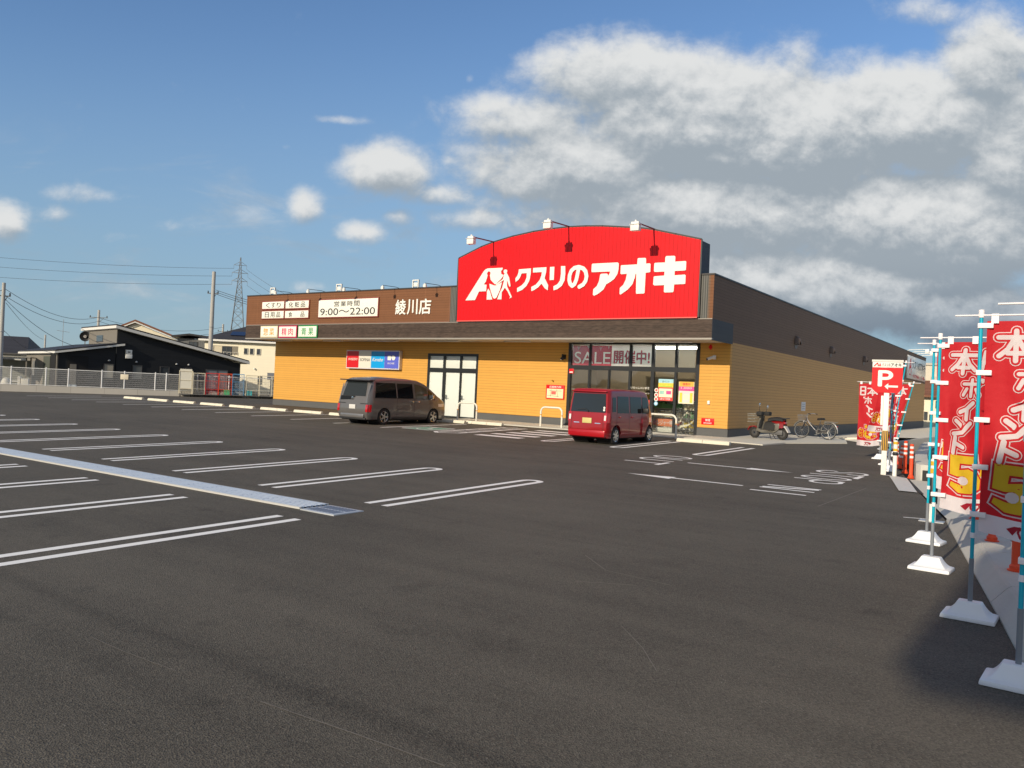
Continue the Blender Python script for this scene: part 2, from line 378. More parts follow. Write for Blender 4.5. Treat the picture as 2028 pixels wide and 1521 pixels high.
# ------------------------------------------------------------------ ground, lot, markings
def asphalt(name, base, scale=1.0, lanes=True):
    m = bpy.data.materials.new(name); m.use_nodes = True; t = m.node_tree; b = t.nodes['Principled BSDF']
    ge = N(t, 'ShaderNodeTexCoord'); P_ = ge.outputs['Object']
    def noise(s, d=4, r=.6, v=None):
        n = N(t, 'ShaderNodeTexNoise'); n.inputs['Scale'].default_value = s; n.inputs['Detail'].default_value = d; n.inputs['Roughness'].default_value = r
        t.links.new(v or P_, n.inputs['Vector']); return n.outputs[0]
    big = noise(.22, 4); mid = noise(1.6, 5); fine = noise(130, 2); stones = N(t, 'ShaderNodeTexVoronoi'); stones.inputs['Scale'].default_value = 95; t.links.new(P_, stones.inputs['Vector'])
    # roller passes: long faint streaks along the paving direction
    st = noise(1.0, 4, .6, VM(t, 'MULTIPLY', P_, (.06, 1.5, 1)).outputs[0])
    st2 = noise(1.0, 3, .6, VM(t, 'MULTIPLY', P_, (.5, 4.5, 1)).outputs[0])
    v = M(t, 'ADD', M(t, 'MULTIPLY', M(t, 'SUBTRACT', big, .5), .75), M(t, 'MULTIPLY', M(t, 'SUBTRACT', mid, .5), .22))
    v = M(t, 'ADD', v, M(t, 'MULTIPLY', M(t, 'SUBTRACT', st, .5), .60)); v = M(t, 'ADD', v, M(t, 'MULTIPLY', M(t, 'SUBTRACT', st2, .5), .16))
    v = M(t, 'ADD', v, M(t, 'MULTIPLY', M(t, 'SUBTRACT', fine, .5), .9))
    v = M(t, 'SUBTRACT', v, M(t, 'MULTIPLY', sstep(t, noise(2.3, 3, .5), .62, .72), .16)); v = M(t, 'SUBTRACT', v, M(t, 'MULTIPLY', sstep(t, noise(.75, 6, .65), .60, .64), .09))
    sep = N(t, 'ShaderNodeSeparateXYZ'); t.links.new(P_, sep.inputs[0])
    if lanes:
        wob = M(t, 'MULTIPLY', M(t, 'SUBTRACT', noise(.5, 2), .5), .35)
        for (ax, bx, c, wd, amt) in ((.0, 1, -17.2, .06, .12), (.0, 1, -26.60, .15, -.22), (.0, 1, -25.6, .55, .12), (.0, 1, -21.4, .10, -.10), (.0, 1, -12.9, .05, .08)):
            dd = M(t, 'ABSOLUTE', M(t, 'ADD', M(t, 'ADD', M(t, 'ADD', M(t, 'MULTIPLY', sep.outputs[0], ax), M(t, 'MULTIPLY', sep.outputs[1], bx)), -c), wob))
            gate = sstep(t, noise(.35, 3), .30, .52, .35, 1.0)
            v = M(t, 'ADD', v, M(t, 'MULTIPLY', M(t, 'MULTIPLY', sstep(t, dd, 0, wd, 1, 0), gate), amt))
    cw = N(t, 'ShaderNodeTexWhiteNoise', noise_dimensions='3D'); t.links.new(stones.outputs['Position'], cw.inputs['Vector'])
    v = M(t, 'ADD', v, M(t, 'MULTIPLY', M(t, 'SUBTRACT', cw.outputs['Value'], .5), .65))
    col = N(t, 'ShaderNodeHueSaturation'); col.inputs['Color'].default_value = (*base, 1); t.links.new(M(t, 'ADD', v, 1.0), col.inputs['Value'])
    wn = N(t, 'ShaderNodeTexWhiteNoise', noise_dimensions='3D'); t.links.new(stones.outputs['Position'], wn.inputs['Vector'])
    sp = M(t, 'MULTIPLY', M(t, 'GREATER_THAN', wn.outputs['Value'], .993), M(t, 'LESS_THAN', stones.outputs['Distance'], .32))
    c2 = mixc(t, M(t, 'MULTIPLY', sp, .7), col.outputs[0], (.30, .29, .27, 1)); t.links.new(c2, b.inputs['Base Color'])
    b.inputs['Roughness'].default_value = .82; b.inputs['Specular IOR Level'].default_value = .35
    h = M(t, 'ADD', M(t, 'MULTIPLY', stones.outputs['Distance'], .8), M(t, 'MULTIPLY', fine, .7))
    bp = N(t, 'ShaderNodeBump'); bp.inputs['Strength'].default_value = .8; bp.inputs['Distance'].default_value = .007
    t.links.new(h, bp.inputs['Height']); t.links.new(bp.outputs[0], b.inputs['Normal'])
    MATS[name] = m; return m
asph = asphalt('asphalt', (.096, .086, .070))
road_as = asphalt('road_asphalt', (.12, .112, .10), lanes=False)

def marking_mat():
    m = bpy.data.materials.new('road_paint'); m.use_nodes = True; t = m.node_tree; b = t.nodes['Principled BSDF']
    ge = N(t, 'ShaderNodeTexCoord'); n = N(t, 'ShaderNodeTexNoise'); n.inputs['Scale'].default_value = 60; n.inputs['Detail'].default_value = 5; n.inputs['Roughness'].default_value = .7
    t.links.new(ge.outputs['Object'], n.inputs['Vector'])
    c = mixc(t, sstep(t, n.outputs[0], .24, .36), (.35, .34, .33, 1), (.86, .85, .83, 1)); t.links.new(c, b.inputs['Base Color']); b.inputs['Roughness'].default_value = .6
    return m
paint = marking_mat()

def lotgrid(xs, ys, zf):
    b = MB(); V_ = [[b.bm.verts.new((x, y, zf(x, y))) for y in ys] for x in xs]
    for i in range(len(xs)-1):
        for j in range(len(ys)-1): b.bm.faces.new((V_[i][j], V_[i+1][j], V_[i+1][j+1], V_[i][j+1]))
    return b
def groundz(x, y):
    z = gz(x, y)-.07
    if x > -2.0: z = min(z, -.9)
    return z
xs = [-6000, -2500, -900, -400, -200, -120, -80, -60, -48, -40, -30, -20, -12, -6, -2.1, -1.9, 5.6, 12, 30, 80, 200, 800, 3000, 6000]
ys = [-6000, -2000, -600, -200, -80, -60, -45, -30, -20, -10, -4, 0, 4, 8, 30, 60, 120, 300, 900, 3000, 6000]
gr = lotgrid(xs, ys, groundz)
soil = mat('soil_and_grass', (.13, .12, .075), .95, var=.2, vscale=.4, bump=.6, bscale=8)
struct(gr.build('ground', soil))

def kx(y):            # foot line of the kerb on the road side
    pts = [(-60, 17.0), (-32, 12.1), (-26, 11.02), (-22.1, 10.33), (-18.2, 9.61), (-15.7, 9.16), (-12.6, 8.41), (-9.7, 7.72), (-6.5, 7.0), (-2, 6.35), (1.3, 5.75), (2.5, 4.94), (3.6, 3.81), (4.6, 3.2), (4.62, -.1), (8, -.1)]
    for (y0, x0), (y1, x1) in zip(pts, pts[1:]):
        if y0 <= y <= y1: return x0+(x1-x0)*(y-y0)/(y1-y0)
    return -.1
b = MB(); ysl = [-60, -45, -32, -29, -26, -24, -22.1, -20, -18.2, -15.7, -12.6, -9.7, -6.5, -4, -2, 0, 1.3, 2.5, 3.6, 4.6, 4.62, 8]
rows = []
for y in ysl:
    xr = kx(y); xl = -47.0 if y < 8 else -47.0
    rows.append([b.bm.verts.new((xl+(xr-xl)*k/24, y, gz(xl+(xr-xl)*k/24, y))) for k in range(25)])
for p, q in zip(rows, rows[1:]):
    for k in range(24): b.bm.faces.new((p[k], p[k+1], q[k+1], q[k]))
struct(b.build('parking_lot', asph))

MZ = .004
def strip(mb, p, q, w, z=MZ, ext=0):
    p, q = Vector(p), Vector(q); d = (q-p).normalized(); n_ = Vector((-d.y, d.x))*w/2
    mb.poly([(a.x, a.y, gz(a.x, a.y)+z) for a in (p-n_, q-n_, q+n_, p+n_)])
def pathstrip(mb, pts, w, z=MZ):
    pts = [Vector(p) for p in pts]; L = []
    for i, p in enumerate(pts):
        d = (pts[min(i+1, len(pts)-1)]-pts[max(i-1, 0)]).normalized(); n_ = Vector((-d.y, d.x))*w/2
        L.append((p-n_, p+n_))
    vs_ = [[mb.bm.verts.new((a.x, a.y, gz(a.x, a.y)+z)) for a in pr] for pr in L]
    for a, c in zip(vs_, vs_[1:]): mb.bm.faces.new((a[0], c[0], c[1], a[1]))
def mark(mb, name): return struct(mb.build(name, paint, norm=False))
LW = .135
def ustall(x, y0, y1, dirn):     # double line with a rounded end at y1
    d = .177; pts = [(x-d, y0), (x-d, y1-dirn*d)]
    pts += [(x-d*math.cos(a), y1-dirn*d+dirn*d*math.sin(a)) for a in [math.pi*k/10 for k in range(1, 10)]]
    pts += [(x+d, y1-dirn*d), (x+d, y0)]
    mb = MB(); pathstrip(mb, pts, LW); mark(mb, 'parking_line')
for i in range(-2, 9): ustall(-17.681+2.5*i, -21.275, -16.93, 1)
for i in range(-2, 9):
    x = -17.681+2.5*i
    mb = MB(); strip(mb, (x-.177, -27.2), (x-.177, -22.87), LW); strip(mb, (x+.177, -27.2), (x+.177, -22.87), LW); mark(mb, 'parking_line')
for j in range(-1, 11):
    x = -35+2.5*j; mb = MB(); strip(mb, (x, -8.5), (x, -4.25 if j < 9 else -3.4), .15); mark(mb, 'parking_line')
ustall(-3.03, -3.3, -8.2, -1); ustall(-.52, -3.72, -8.22, -1); ustall(2.16, -4.0, -8.28, -1)
# crossing
for k in range(5):
    y = -7.9+1.02*k; mb = MB(); strip(mb, (-6.0-.05*k, y), (-4.15, y+.02), .45); mark(mb, 'crossing_stripe')
# hatched aisle
mb = MB(); pathstrip(mb, [(-7.72, -8.1), (-7.80, -5.8), (-7.87, -3.55), (-7.45, -3.3)], .15); pathstrip(mb, [(-7.3, -8.5), (-6.72, -8.0), (-6.86, -5.8), (-7.0, -3.4)], .15)
for k in range(6): strip(mb, (-7.68, -7.95+.78*k), (-6.88, -7.35+.78*k), .15, z=.0045)
strip(mb, (-7.72, -8.1), (-7.3, -8.5), .15, z=.0045); mark(mb, 'hatched_marking')
# wheelchair bay symbol
gp = mat('green_road_paint', (.10, .30, .20), .6, var=.15, vscale=20)
mb = MB(); mb.poly([(-9.42, -7.9, gz(-9, -7.9)+MZ), (-8.2, -7.9, gz(-9, -7.9)+MZ), (-8.2, -6.5, gz(-9, -6.5)+MZ), (-9.42, -6.5, gz(-9, -6.5)+MZ)]); struct(mb.build('parking_symbol_ground', gp))
mb = MB()
pathstrip(mb, [(-9.47, -7.95), (-8.15, -7.95)], .1, .008); pathstrip(mb, [(-9.47, -6.45), (-8.15, -6.45)], .1, .008); pathstrip(mb, [(-9.47, -7.9), (-9.47, -6.5)], .1, .0085); pathstrip(mb, [(-8.15, -7.9), (-8.15, -6.5)], .1, .0085)
pathstrip(mb, [(-8.80+.3*math.cos(a), -7.42+.3*math.sin(a)) for a in [math.pi*(.62+1.45*k/12) for k in range(13)]], .07, .0082)
pathstrip(mb, [(-8.92, -6.85), (-8.88, -7.2), (-8.6, -7.22), (-8.45, -7.6)], .09, .009); pathstrip(mb, [(-8.96+.07*math.cos(a), -6.68+.07*math.sin(a)) for a in [2*math.pi*k/8 for k in range(9)]], .1, .0095)
mark(mb, 'parking_symbol')
# OUT / IN / STOP and arrows on the drive
def gstroke(mb, pts, w=.12, z=MZ): pathstrip(mb, pts, w, z)
def arcp(cx, cy, rx, ry, a0, a1, n=12): return [(cx+rx*math.cos(R(a0+(a1-a0)*k/n)), cy+ry*math.sin(R(a0+(a1-a0)*k/n))) for k in range(n+1)]
mb = MB(); gstroke(mb, arcp(1.96, -9.62, .50, .31, 0, 360, 28), .095); mark(mb, 'road_letter')
mb = MB(); gstroke(mb, [(2.5, -10.22)]+[(1.9, -10.22)]+arcp(1.78, -10.51, .30, .29, 90, 270, 10)+[(1.9, -10.80), (2.5, -10.80)], .095); mark(mb, 'road_letter')
mb = MB(); gstroke(mb, [(1.5, -11.55), (2.50, -11.55)], .10); gstroke(mb, [(2.53, -11.18), (2.53, -11.92)], .12, .0045); mark(mb, 'road_letter')
mb = MB(); strip(mb, (5.74, -14.66), (6.78, -14.66), .10); mark(mb, 'road_letter')
mb = MB(); strip(mb, (5.74, -14.08), (6.78, -14.08), .10); strip(mb, (5.74, -13.56), (6.78, -13.56), .10); strip(mb, (5.76, -13.97), (6.76, -13.66), .13, .0045); mark(mb, 'road_letter')
mb = MB(); gstroke(mb, arcp(5.99, -9.62, .24, .29, 50, 290, 12)+[(6.22, -9.75), (6.42, -9.50)]+arcp(6.60, -9.64, .25, .29, 120, -120, 12), .095); mark(mb, 'road_letter')
mb = MB(); gstroke(mb, [(5.76, -10.42), (6.80, -10.42)], .10); gstroke(mb, [(6.83, -10.05), (6.83, -10.78)], .12, .0045); mark(mb, 'road_letter')
mb = MB(); gstroke(mb, arcp(6.29, -11.13, .50, .29, 0, 360, 28), .095); mark(mb, 'road_letter')
mb = MB(); gstroke(mb, [(5.76, -11.72), (6.82, -11.72)], .10); gstroke(mb, [(6.80, -11.78)]+arcp(6.54, -12.02, .26, .27, 60, -90, 8)[1:]+arcp(6.42, -12.02, .22, .27, 270, 110, 8), .095, .0045); mark(mb, 'road_letter')
def garrow(x0, xm, x1, y, s):   # shaft x0..xm, long half-head to x1
    mb = MB(); strip(mb, (x0, y), (xm, y), .11)
    mb.poly([(x, yy, gz(x, yy)+.0045) for x, yy in ((xm, y-.20), (x1, y), (xm, y+.20))]); mark(mb, 'road_arrow')
garrow(2.85, 4.4, 5.46, -10.72, 1); garrow(5.44, 3.95, 2.9, -14.2, -1)
# white edge bar by the near bollard, faint scrape lines
mb = MB(); strip(mb, (8.62, -16.02), (8.98, -15.9), .05); mark(mb, 'edge_line')

# scrapes and a worn patch in the asphalt
scr = mat('asphalt_scrape', (.165, .15, .13), .85, var=.25, vscale=30)
for pts, w_ in (([(5.1, -26.91), (5.55, -26.92), (6.12, -26.9)], .006), ([(6.9, -26.86), (7.2, -26.84), (7.61, -26.81), (8.22, -26.78)], .009), ([(6.84, -23.15), (7.1, -23.0), (7.35, -22.88)], .012), ([(6.33, -22.06), (6.84, -22.53), (7.61, -22.64)], .010), ([(7.83, -24.12), (8.2, -24.5), (8.48, -24.87)], .007), ([(7.3, -15.91), (7.38, -12.4)], .02)):
    mb = MB(); pathstrip(mb, pts, w_, .003); struct(mb.build('asphalt_scrape', scr, norm=False))
# drain grating across the lot
t = thing('drain_grating', 'long galvanised drain grating laid across the asphalt between two rows of parking bays', 'drain', (-20, -22.1, gz(-20, -22.1)))
steel = mat('drain_steel', (.50, .58, .70), .45, .35, var=.05, vscale=4)
X0, X1 = -25.0, 21.93
b = MB()
for k in range(6): yy = -.21+.084*k; b.box(X0, X1, yy-.022, yy+.022, -.01, .012)
x = X0
while x < X1: b.box(x-.006, x+.006, -.20, .20, -.008, .0095); x += .50
b.build('grating', steel, t)
b = MB(); b.box(X0, X1, -.205, .205, .001, .0035); b.build('channel', mat('drain_dark', (.12, .16, .25), .7), t)
b = MB(); b.box(X0, X1, -.27, -.222, -.02, .008); b.box(X0, X1, .222, .27, -.02, .008); b.build('frame', mat('drain_frame', (.62, .62, .60), .5, .3), t)
t2 = thing('drain_cover', 'pierced steel catch basin cover at the near end of the long drain grating', 'drain cover', (2.29, -22.1, gz(2.3, -22.1)))
b = MB(); b.box(-.34, .34, -.28, .28, -.01, .014); b.build('cover', mat('cover_steel', (.60, .63, .66), .4, .5, var=.05), t2, bevel=.004)
b = MB()
for i in range(9):
    for j in range(2): b.box(-.27+.062*i, -.235+.062*i, -.22+.24*j, -.02+.24*j, .0145, .017)
b.build('slots', mat('drain_dark', (.16, .18, .22)), t2)

# pavement slab along the shop front
b = MB(); P_ = [(-12.5, -2.2), (-5.0, -2.2), (-3.4, -2.1), (-1.3, -1.9), (-.6, -1.85), (2.11, -2.34), (2.35, -.5), (3.9, 2.1), (3.3, 4.5), (0, 4.6), (0, .02), (-12.5, .02)]
b.poly([(x, y, gz(x, y)+.04) for x, y in P_])
for (p, q) in zip(P_, P_[1:]+P_[:1]): b.face([(p[0], p[1], gz(*p)-.05), (q[0], q[1], gz(*q)-.05), (q[0], q[1], gz(*q)+.04), (p[0], p[1], gz(*p)+.04)])
struct(b.build('pavement', concrete2))

# gravel strip beside the long wall
def zgr(x, y):
    base = -.27*min(1, max(0, (y-2.5)/7)) + .03
    e = 3.2 if y < 4.6 else min(5.2+.3*(y-4), 5.2+.6*(y-4))
    return base+max(0, x)*.065
gv = mat('gravel', (.70, .66, .56), .9, var=.18, vscale=25, bump=1.0, bscale=30)
b = MB()
def gedge(y): 
    pts = [(2.2, 5.1), (4.2, 5.42), (5.5, 5.85), (7.3, 6.4), (10, 7.6), (12.5, 9.6), (15, 13), (17.5, 20), (60, 22)]
    for (y0, x0), (y1, x1) in zip(pts, pts[1:]):
        if y0 <= y <= y1: return x0+(x1-x0)*(y-y0)/(y1-y0)
    return 5.1
YS = [2.2, 3, 4.2, 4.59, 4.61, 5.5, 7.3, 10, 12.5, 15, 17.5, 25, 40, 60]
rows = []
for y in YS:
    xe = gedge(y); xl = 0.0
    xl = 0.01 if y >= 4.6 else min(xe-.05, kx(y)-.02)
    def gv_z(x_, k):
        e0 = gz(x_, y)+.012
        if y < 4.6: return e0+(max(zgr(x_, y), e0)-e0)*min(1, k/5)
        return max(zgr(x_, y), e0 if y < 5.6 else -9)
    rows.append([b.bm.verts.new((xl+(xe-xl)*k/10, y, gv_z(xl+(xe-xl)*k/10, k))) for k in range(11)])
for p, q in zip(rows, rows[1:]):
    for k in range(10): b.bm.faces.new((p[k], p[k+1], q[k+1], q[k]))
struct(b.build('gravel_strip', gv))
b = MB(); b.box(-.08, .08, 0, 3.6, 0, .10); 
# low curved retaining wall round the gravel
wp = [(5.05, 2.4), (5.42, 4.1), (5.85, 5.5), (6.4, 7.3), (7.6, 10), (9.6, 12.5), (13, 15), (20, 17.5), (40, 20)]
def wallpath(pts, off, zt, zb, wd):
    b = MB(); pts = [Vector(p) for p in pts]; A_ = []
    for i, p in enumerate(pts):
        d = (pts[min(i+1, len(pts)-1)]-pts[max(i-1, 0)]).normalized(); n_ = Vector((d.y, -d.x))
        a = p+n_*off; c = p+n_*(off+wd)
        z1 = zt(i) if callable(zt) else zt
        A_.append([b.bm.verts.new(v) for v in ((a.x, a.y, zb), (a.x, a.y, z1), (c.x, c.y, z1), (c.x, c.y, zb))])
    for p, q in zip(A_, A_[1:]):
        for k in range(3): b.bm.faces.new((p[k], p[k+1], q[k+1], q[k]))
    for e in (A_[0], A_[-1]): b.bm.faces.new(e)
    return b
w = wallpath(wp, 0, lambda i: min(.12+.09*i, .56), -.7, .16).build('retaining_wall', concrete); tag(w, 'low curved grey concrete retaining wall holding back the gravel beside the road', 'wall')

# road beyond the kerb
b = MB(); rp = [(30, -60), (30, 16.5), (13.5, 14.5), (9.9, 12), (7.9, 9.5), (6.75, 7), (6.3, 4.8), (6.6, 2), (7.05, -2), (7.6, -6.5), (8.5, -10.2), (9.6, -13), (10.5, -18), (11.4, -24), (13, -32), (18, -60)]
b.poly([(x, y, .015 if y > -12 else .015+.02*(y+12)) for x, y in rp]); struct(b.build('road', road_as))
# kerb wall at the bend, seen end-on from the lot
kp = [(8.62, -9.9), (8.0, -9.75), (7.88, -9.6), (7.55, -7.5), (7.1, -4.2), (6.75, -1), (6.45, 1.6), (6.25, 4.0), (6.6, 6.4)]
kb = wallpath(kp, 0, .22, -.75, .30); struct(kb.build('kerb', concrete2, bevel=.012))
# dark block standing for the shade of a gutter opening in its face and a ledge
drk = mat('gutter_shade_and_joint', (.03, .03, .03), .9)  # near-black: gutter shade put into the colour, also used for a joint
for (x0, x1, y) in ((8.06, 8.22, -9.83), (7.86, 7.93, -9.68)):
    pass
b = MB(); b.box(8.05, 8.26, -9.86, -9.80, -.2, .10); struct(b.build('gutter_shade_block', drk))
# concrete apron between lot edge and gutter
b = MB(); ap = [(8.43, -12.6), (7.76, -9.8), (8.7, -9.88), (9.5, -11.5), (9.9, -14), (9.75, -15.9), (9.2, -15.75)]
b.poly([(x, y, gz(x, y)+.012) for x, y in ap]); struct(b.build('concrete_apron', concrete2))
b = MB(); b.poly([(x, y, gz(x, y)+.018) for x, y in ((7.78, -9.8), (7.70, -9.72), (8.36, -12.5), (8.46, -12.62))]); struct(b.build('apron_joint', drk))
b = MB(); b.poly([(x, y, gz(x, y)+.02) for x, y in ((7.10, -9.34), (7.32, -9.5), (7.98, -12.4), (8.31, -12.4), (7.70, -9.62), (7.3, -9.36))]); struct(b.build('ramp_plate', mat('ramp_plate', (.62, .61, .58), .6, .1, var=.08, vscale=6)))

# sloped kerb blocks by the banners
kl = [(9.16, -15.7), (9.61, -18.2), (10.33, -22.1), (11.02, -26), (12.1, -32)]
b = MB(); prof = [(0, -.1), (0, .02), (.13, .17), (.16, .19), (.52, .19), (.52, -.9)]
rings = []
def kpt(s):
    L = 0
    for p, q in zip(kl, kl[1:]):
        p, q = Vector(p), Vector(q); l = (q-p).length
        if s <= L+l or (q-Vector(kl[-1])).length < 1e-6: return p+(q-p)*((s-L)/l), (q-p).normalized()
        L += l
nblk = 9; blk = 1.85
for kblk in range(nblk):
    s0 = kblk*blk; s1 = s0+blk-.012
    rings = []
    for s in (s0, (s0+s1)/2, s1):
        p, d = kpt(s); n_ = Vector((-d.y, d.x))
        rings.append([b.bm.verts.new((p.x+n_.x*u, p.y+n_.y*u, gz(p.x, p.y)+v)) for u, v in (prof if (kblk, s) != (0, 0) else [(.0, -.1), (.02, .0), (.15, .02), (.17, .03), (.5, .03), (.5, -.9)])])
    for p, q in zip(rings, rings[1:]):
        for k in range(5): b.bm.faces.new((p[k], p[k+1], q[k+1], q[k]))
    b.bm.faces.new(rings[0]); b.bm.faces.new(rings[-1])
# the near end slopes down to the lot
struct(b.build('sloped_kerb', mat('kerb_concrete', (.50, .485, .44), .85, var=.09, vscale=3, bump=.4, bscale=70)))
# opposite side of the gutter behind the kerb
b = MB()
for k in range(7):
    p, d = kpt(1.2+1.5*k); n_ = Vector((-d.y, d.x)); q = p+n_*.95
    m_ = Matrix.Translation((q.x, q.y, gz(q.x, q.y)-.2)) @ Matrix.Rotation(math.atan2(d.y, d.x), 4, 'Z')
    b.box(-.68, .68, -.16, .16, -.5, .17, m_)
struct(b.build('gutter_beam', concrete2, bevel=.015))
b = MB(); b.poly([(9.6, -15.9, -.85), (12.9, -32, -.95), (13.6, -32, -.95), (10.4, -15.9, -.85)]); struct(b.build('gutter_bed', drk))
# distant hills
b = MB(); rnd = random.Random(3); hh = [0]
npt = 90
for k in range(npt):
    a0, a1 = -78+156*k/npt, -78+156*(k+1)/npt
def hill(a): return 120+90*math.sin(a*.11+1)+45*math.sin(a*.29+.4)+18*math.sin(a*.83)+7*math.sin(a*2.1)
def hp(a, rr, z): an = R(a)+math.pi/2; return (rr*math.cos(an), rr*math.sin(an), z)
b.grid(200, 6, lambda u, v: hp(-60+120*(1-u), 2600+1400*v, -10+(hill(-60+120*(1-u))*(.62 if u > .4 else .45)+20)*math.sin(min(1, v*1.3)*math.pi/2)))
hm = mat('hill_woods', (.11, .115, .12), .95, var=.12, vscale=.02); struct(b.build('hills', hm, smooth=60))

b = MB(); rnd = random.Random(5); tp = [3.5+rnd.uniform(-1, 3.2) for _ in range(150)]
for i in range(149):
    for j in range(3):
        pass
b.grid(148, 8, lambda u, v: (-190+400*u, -95-10*math.sin(v*math.pi)-6*math.sin(u*9), -1.2+(tp[int(u*148)]+1.6*math.sin(u*55)+1.2)*math.sin(v*math.pi*.5)*(1 if v < .99 else .95)))
wd = b.build('treeline', mat('far_trees', (.035, .045, .022), .9, var=.5, vscale=.8, bump=1.0, bscale=2.0), smooth=None); wd['kind'] = 'stuff'; tag(wd, 'far dark line of trees on the other side of the street behind the viewer', 'trees'); del wd['category']; del wd['label']

tq = [3.0+rnd.uniform(-1, 3.0) for _ in range(90)]
b = MB(); b.grid(88, 6, lambda u, v: (58+18*u+5*math.sin(v*math.pi)+4*math.sin(u*11), -92+165*u, -1.2+(tq[int(u*88)]+1.4*math.sin(u*41)+1.0)*math.sin(v*math.pi*.5)))
wd2 = b.build('unseen_dark_trees', MATS['far_trees']); wd2['kind'] = 'stuff'  # unseen trees added to darken reflections in the car flanks
# ------------------------------------------------------------------ the shop
LET = {
  'A': [(-11.34,5.35),(-10.81,5.35),(-10.61,5.72),(-10.22,5.72),(-10.21,6.00),(-10.37,6.02),(-10.26,6.14),(-10.18,6.39),(-10.22,6.50),(-10.15,6.58),(-10.07,6.57),(-10.02,6.51),(-10.05,6.40),(-10.00,6.20),(-9.76,6.00),(-9.71,6.01),(-9.44,6.23),(-9.32,6.38),(-9.45,6.44),(-9.47,6.57),(-9.40,6.61),(-9.39,6.70),(-10.19,6.71),(-10.29,6.68),(-10.39,6.61)],
  'B': [(-10.06,6.04),(-9.78,5.95),(-9.70,5.95),(-9.39,6.08),(-9.48,5.76),(-9.57,5.57),(-9.66,5.41),(-9.74,5.38),(-9.83,5.42),(-9.92,5.61),(-10.03,5.87)],
  'C': [(-10.11,5.83),(-10.01,5.70),(-9.87,5.35),(-10.17,5.35),(-10.17,5.71)],
  'H': [(-9.14,6.53),(-9.15,6.49),(-9.18,6.46),(-9.23,6.45),(-9.28,6.46),(-9.32,6.49),(-9.33,6.54),(-9.32,6.58),(-9.29,6.61),(-9.24,6.62),(-9.19,6.61),(-9.15,6.58)],
  'D': [(-9.29,6.44),(-9.16,6.46),(-9.03,6.27),(-8.93,5.89),(-8.99,5.87),(-9.09,6.08),(-9.14,6.16),(-9.11,5.88),(-8.93,5.58),(-8.84,5.42),(-8.97,5.36),(-8.92,5.43),(-9.07,5.67),(-9.22,5.84),(-9.38,5.64),(-9.38,5.34),(-9.60,5.35),(-9.48,5.65),(-9.37,5.83),(-9.30,6.07),(-9.28,6.18),(-9.66,5.97),(-9.71,6.00),(-9.35,6.21)],
  'ku': [(-8.54,6.59),(-7.93,6.60),(-7.93,6.38),(-7.98,6.10),(-8.11,5.88),(-8.33,5.71),(-8.58,5.63),(-8.59,5.80),(-8.38,5.89),(-8.21,6.04),(-8.13,6.23),(-8.13,6.41),(-8.39,6.41),(-8.46,6.25),(-8.55,6.14),(-8.68,6.06),(-8.70,6.21),(-8.60,6.33),(-8.55,6.48)],
  'su': [(-7.82,6.61),(-7.16,6.61),(-7.17,6.41),(-7.23,6.16),(-7.04,5.85),(-7.05,5.65),(-7.21,5.75),(-7.37,5.94),(-7.53,5.79),(-7.71,5.69),(-7.86,5.64),(-7.87,5.82),(-7.65,5.91),(-7.47,6.09),(-7.39,6.29),(-7.38,6.42),(-7.82,6.42)],
  'ri1': [(-6.99,6.61),(-6.78,6.61),(-6.78,6.07),(-6.98,6.07)],
  'ri2': [(-6.46,6.62),(-6.26,6.61),(-6.24,6.30),(-6.26,6.03),(-6.38,5.81),(-6.59,5.68),(-6.77,5.64),(-6.78,5.81),(-6.60,5.88),(-6.48,6.03),(-6.45,6.28)],
  'no_line': [(-5.62,6.54),(-5.65,6.34),(-5.71,6.03),(-5.79,5.85),(-5.89,5.79),(-5.99,5.88),(-6.04,6.03),(-6.03,6.23),(-5.96,6.40),(-5.82,6.51),(-5.62,6.54),(-5.41,6.47),(-5.29,6.34),(-5.24,6.15),(-5.27,5.97),(-5.38,5.82),(-5.55,5.74)],
  'a': [(-5.00,6.64),(-3.88,6.63),(-3.83,6.58),(-3.83,6.37),(-3.87,6.18),(-4.01,5.98),(-4.19,5.87),(-4.34,5.80),(-4.46,5.59),(-4.69,5.43),(-4.86,5.36),(-4.92,5.40),(-4.91,5.62),(-4.76,5.74),(-4.67,5.93),(-4.63,6.19),(-4.58,6.22),(-4.34,6.22),(-4.29,6.18),(-4.28,6.11),(-4.22,6.21),(-4.19,6.29),(-5.00,6.30),(-5.03,6.34),(-5.03,6.60)],
  'o': [(-2.99,6.75),(-2.71,6.74),(-2.68,6.71),(-2.67,6.52),(-2.51,6.52),(-2.48,6.48),(-2.48,6.20),(-2.51,6.18),(-2.67,6.17),(-2.68,5.41),(-2.72,5.38),(-3.02,5.38),(-3.04,5.41),(-3.06,6.15),(-3.09,6.15),(-3.12,5.99),(-3.21,5.75),(-3.40,5.55),(-3.70,5.37),(-3.74,5.40),(-3.74,5.63),(-3.60,5.74),(-3.50,5.94),(-3.46,6.17),(-3.69,6.16),(-3.74,6.19),(-3.74,6.49),(-3.71,6.51),(-3.04,6.51),(-3.03,6.73)],
  'ki': [(-1.85,6.76),(-1.53,6.75),(-1.49,6.71),(-1.49,6.53),(-1.08,6.53),(-1.05,6.50),(-1.05,6.21),(-1.08,6.18),(-1.49,6.18),(-1.49,6.02),(-1.09,6.03),(-1.05,6.00),(-1.05,5.70),(-1.08,5.68),(-1.49,5.68),(-1.50,5.43),(-1.53,5.39),(-1.85,5.39),(-1.89,5.42),(-1.89,5.67),(-2.28,5.67),(-2.34,5.71),(-2.33,6.00),(-2.29,6.02),(-1.90,6.03),(-1.90,6.18),(-2.29,6.18),(-2.33,6.22),(-2.33,6.50),(-2.29,6.53),(-1.89,6.52),(-1.89,6.71)]}
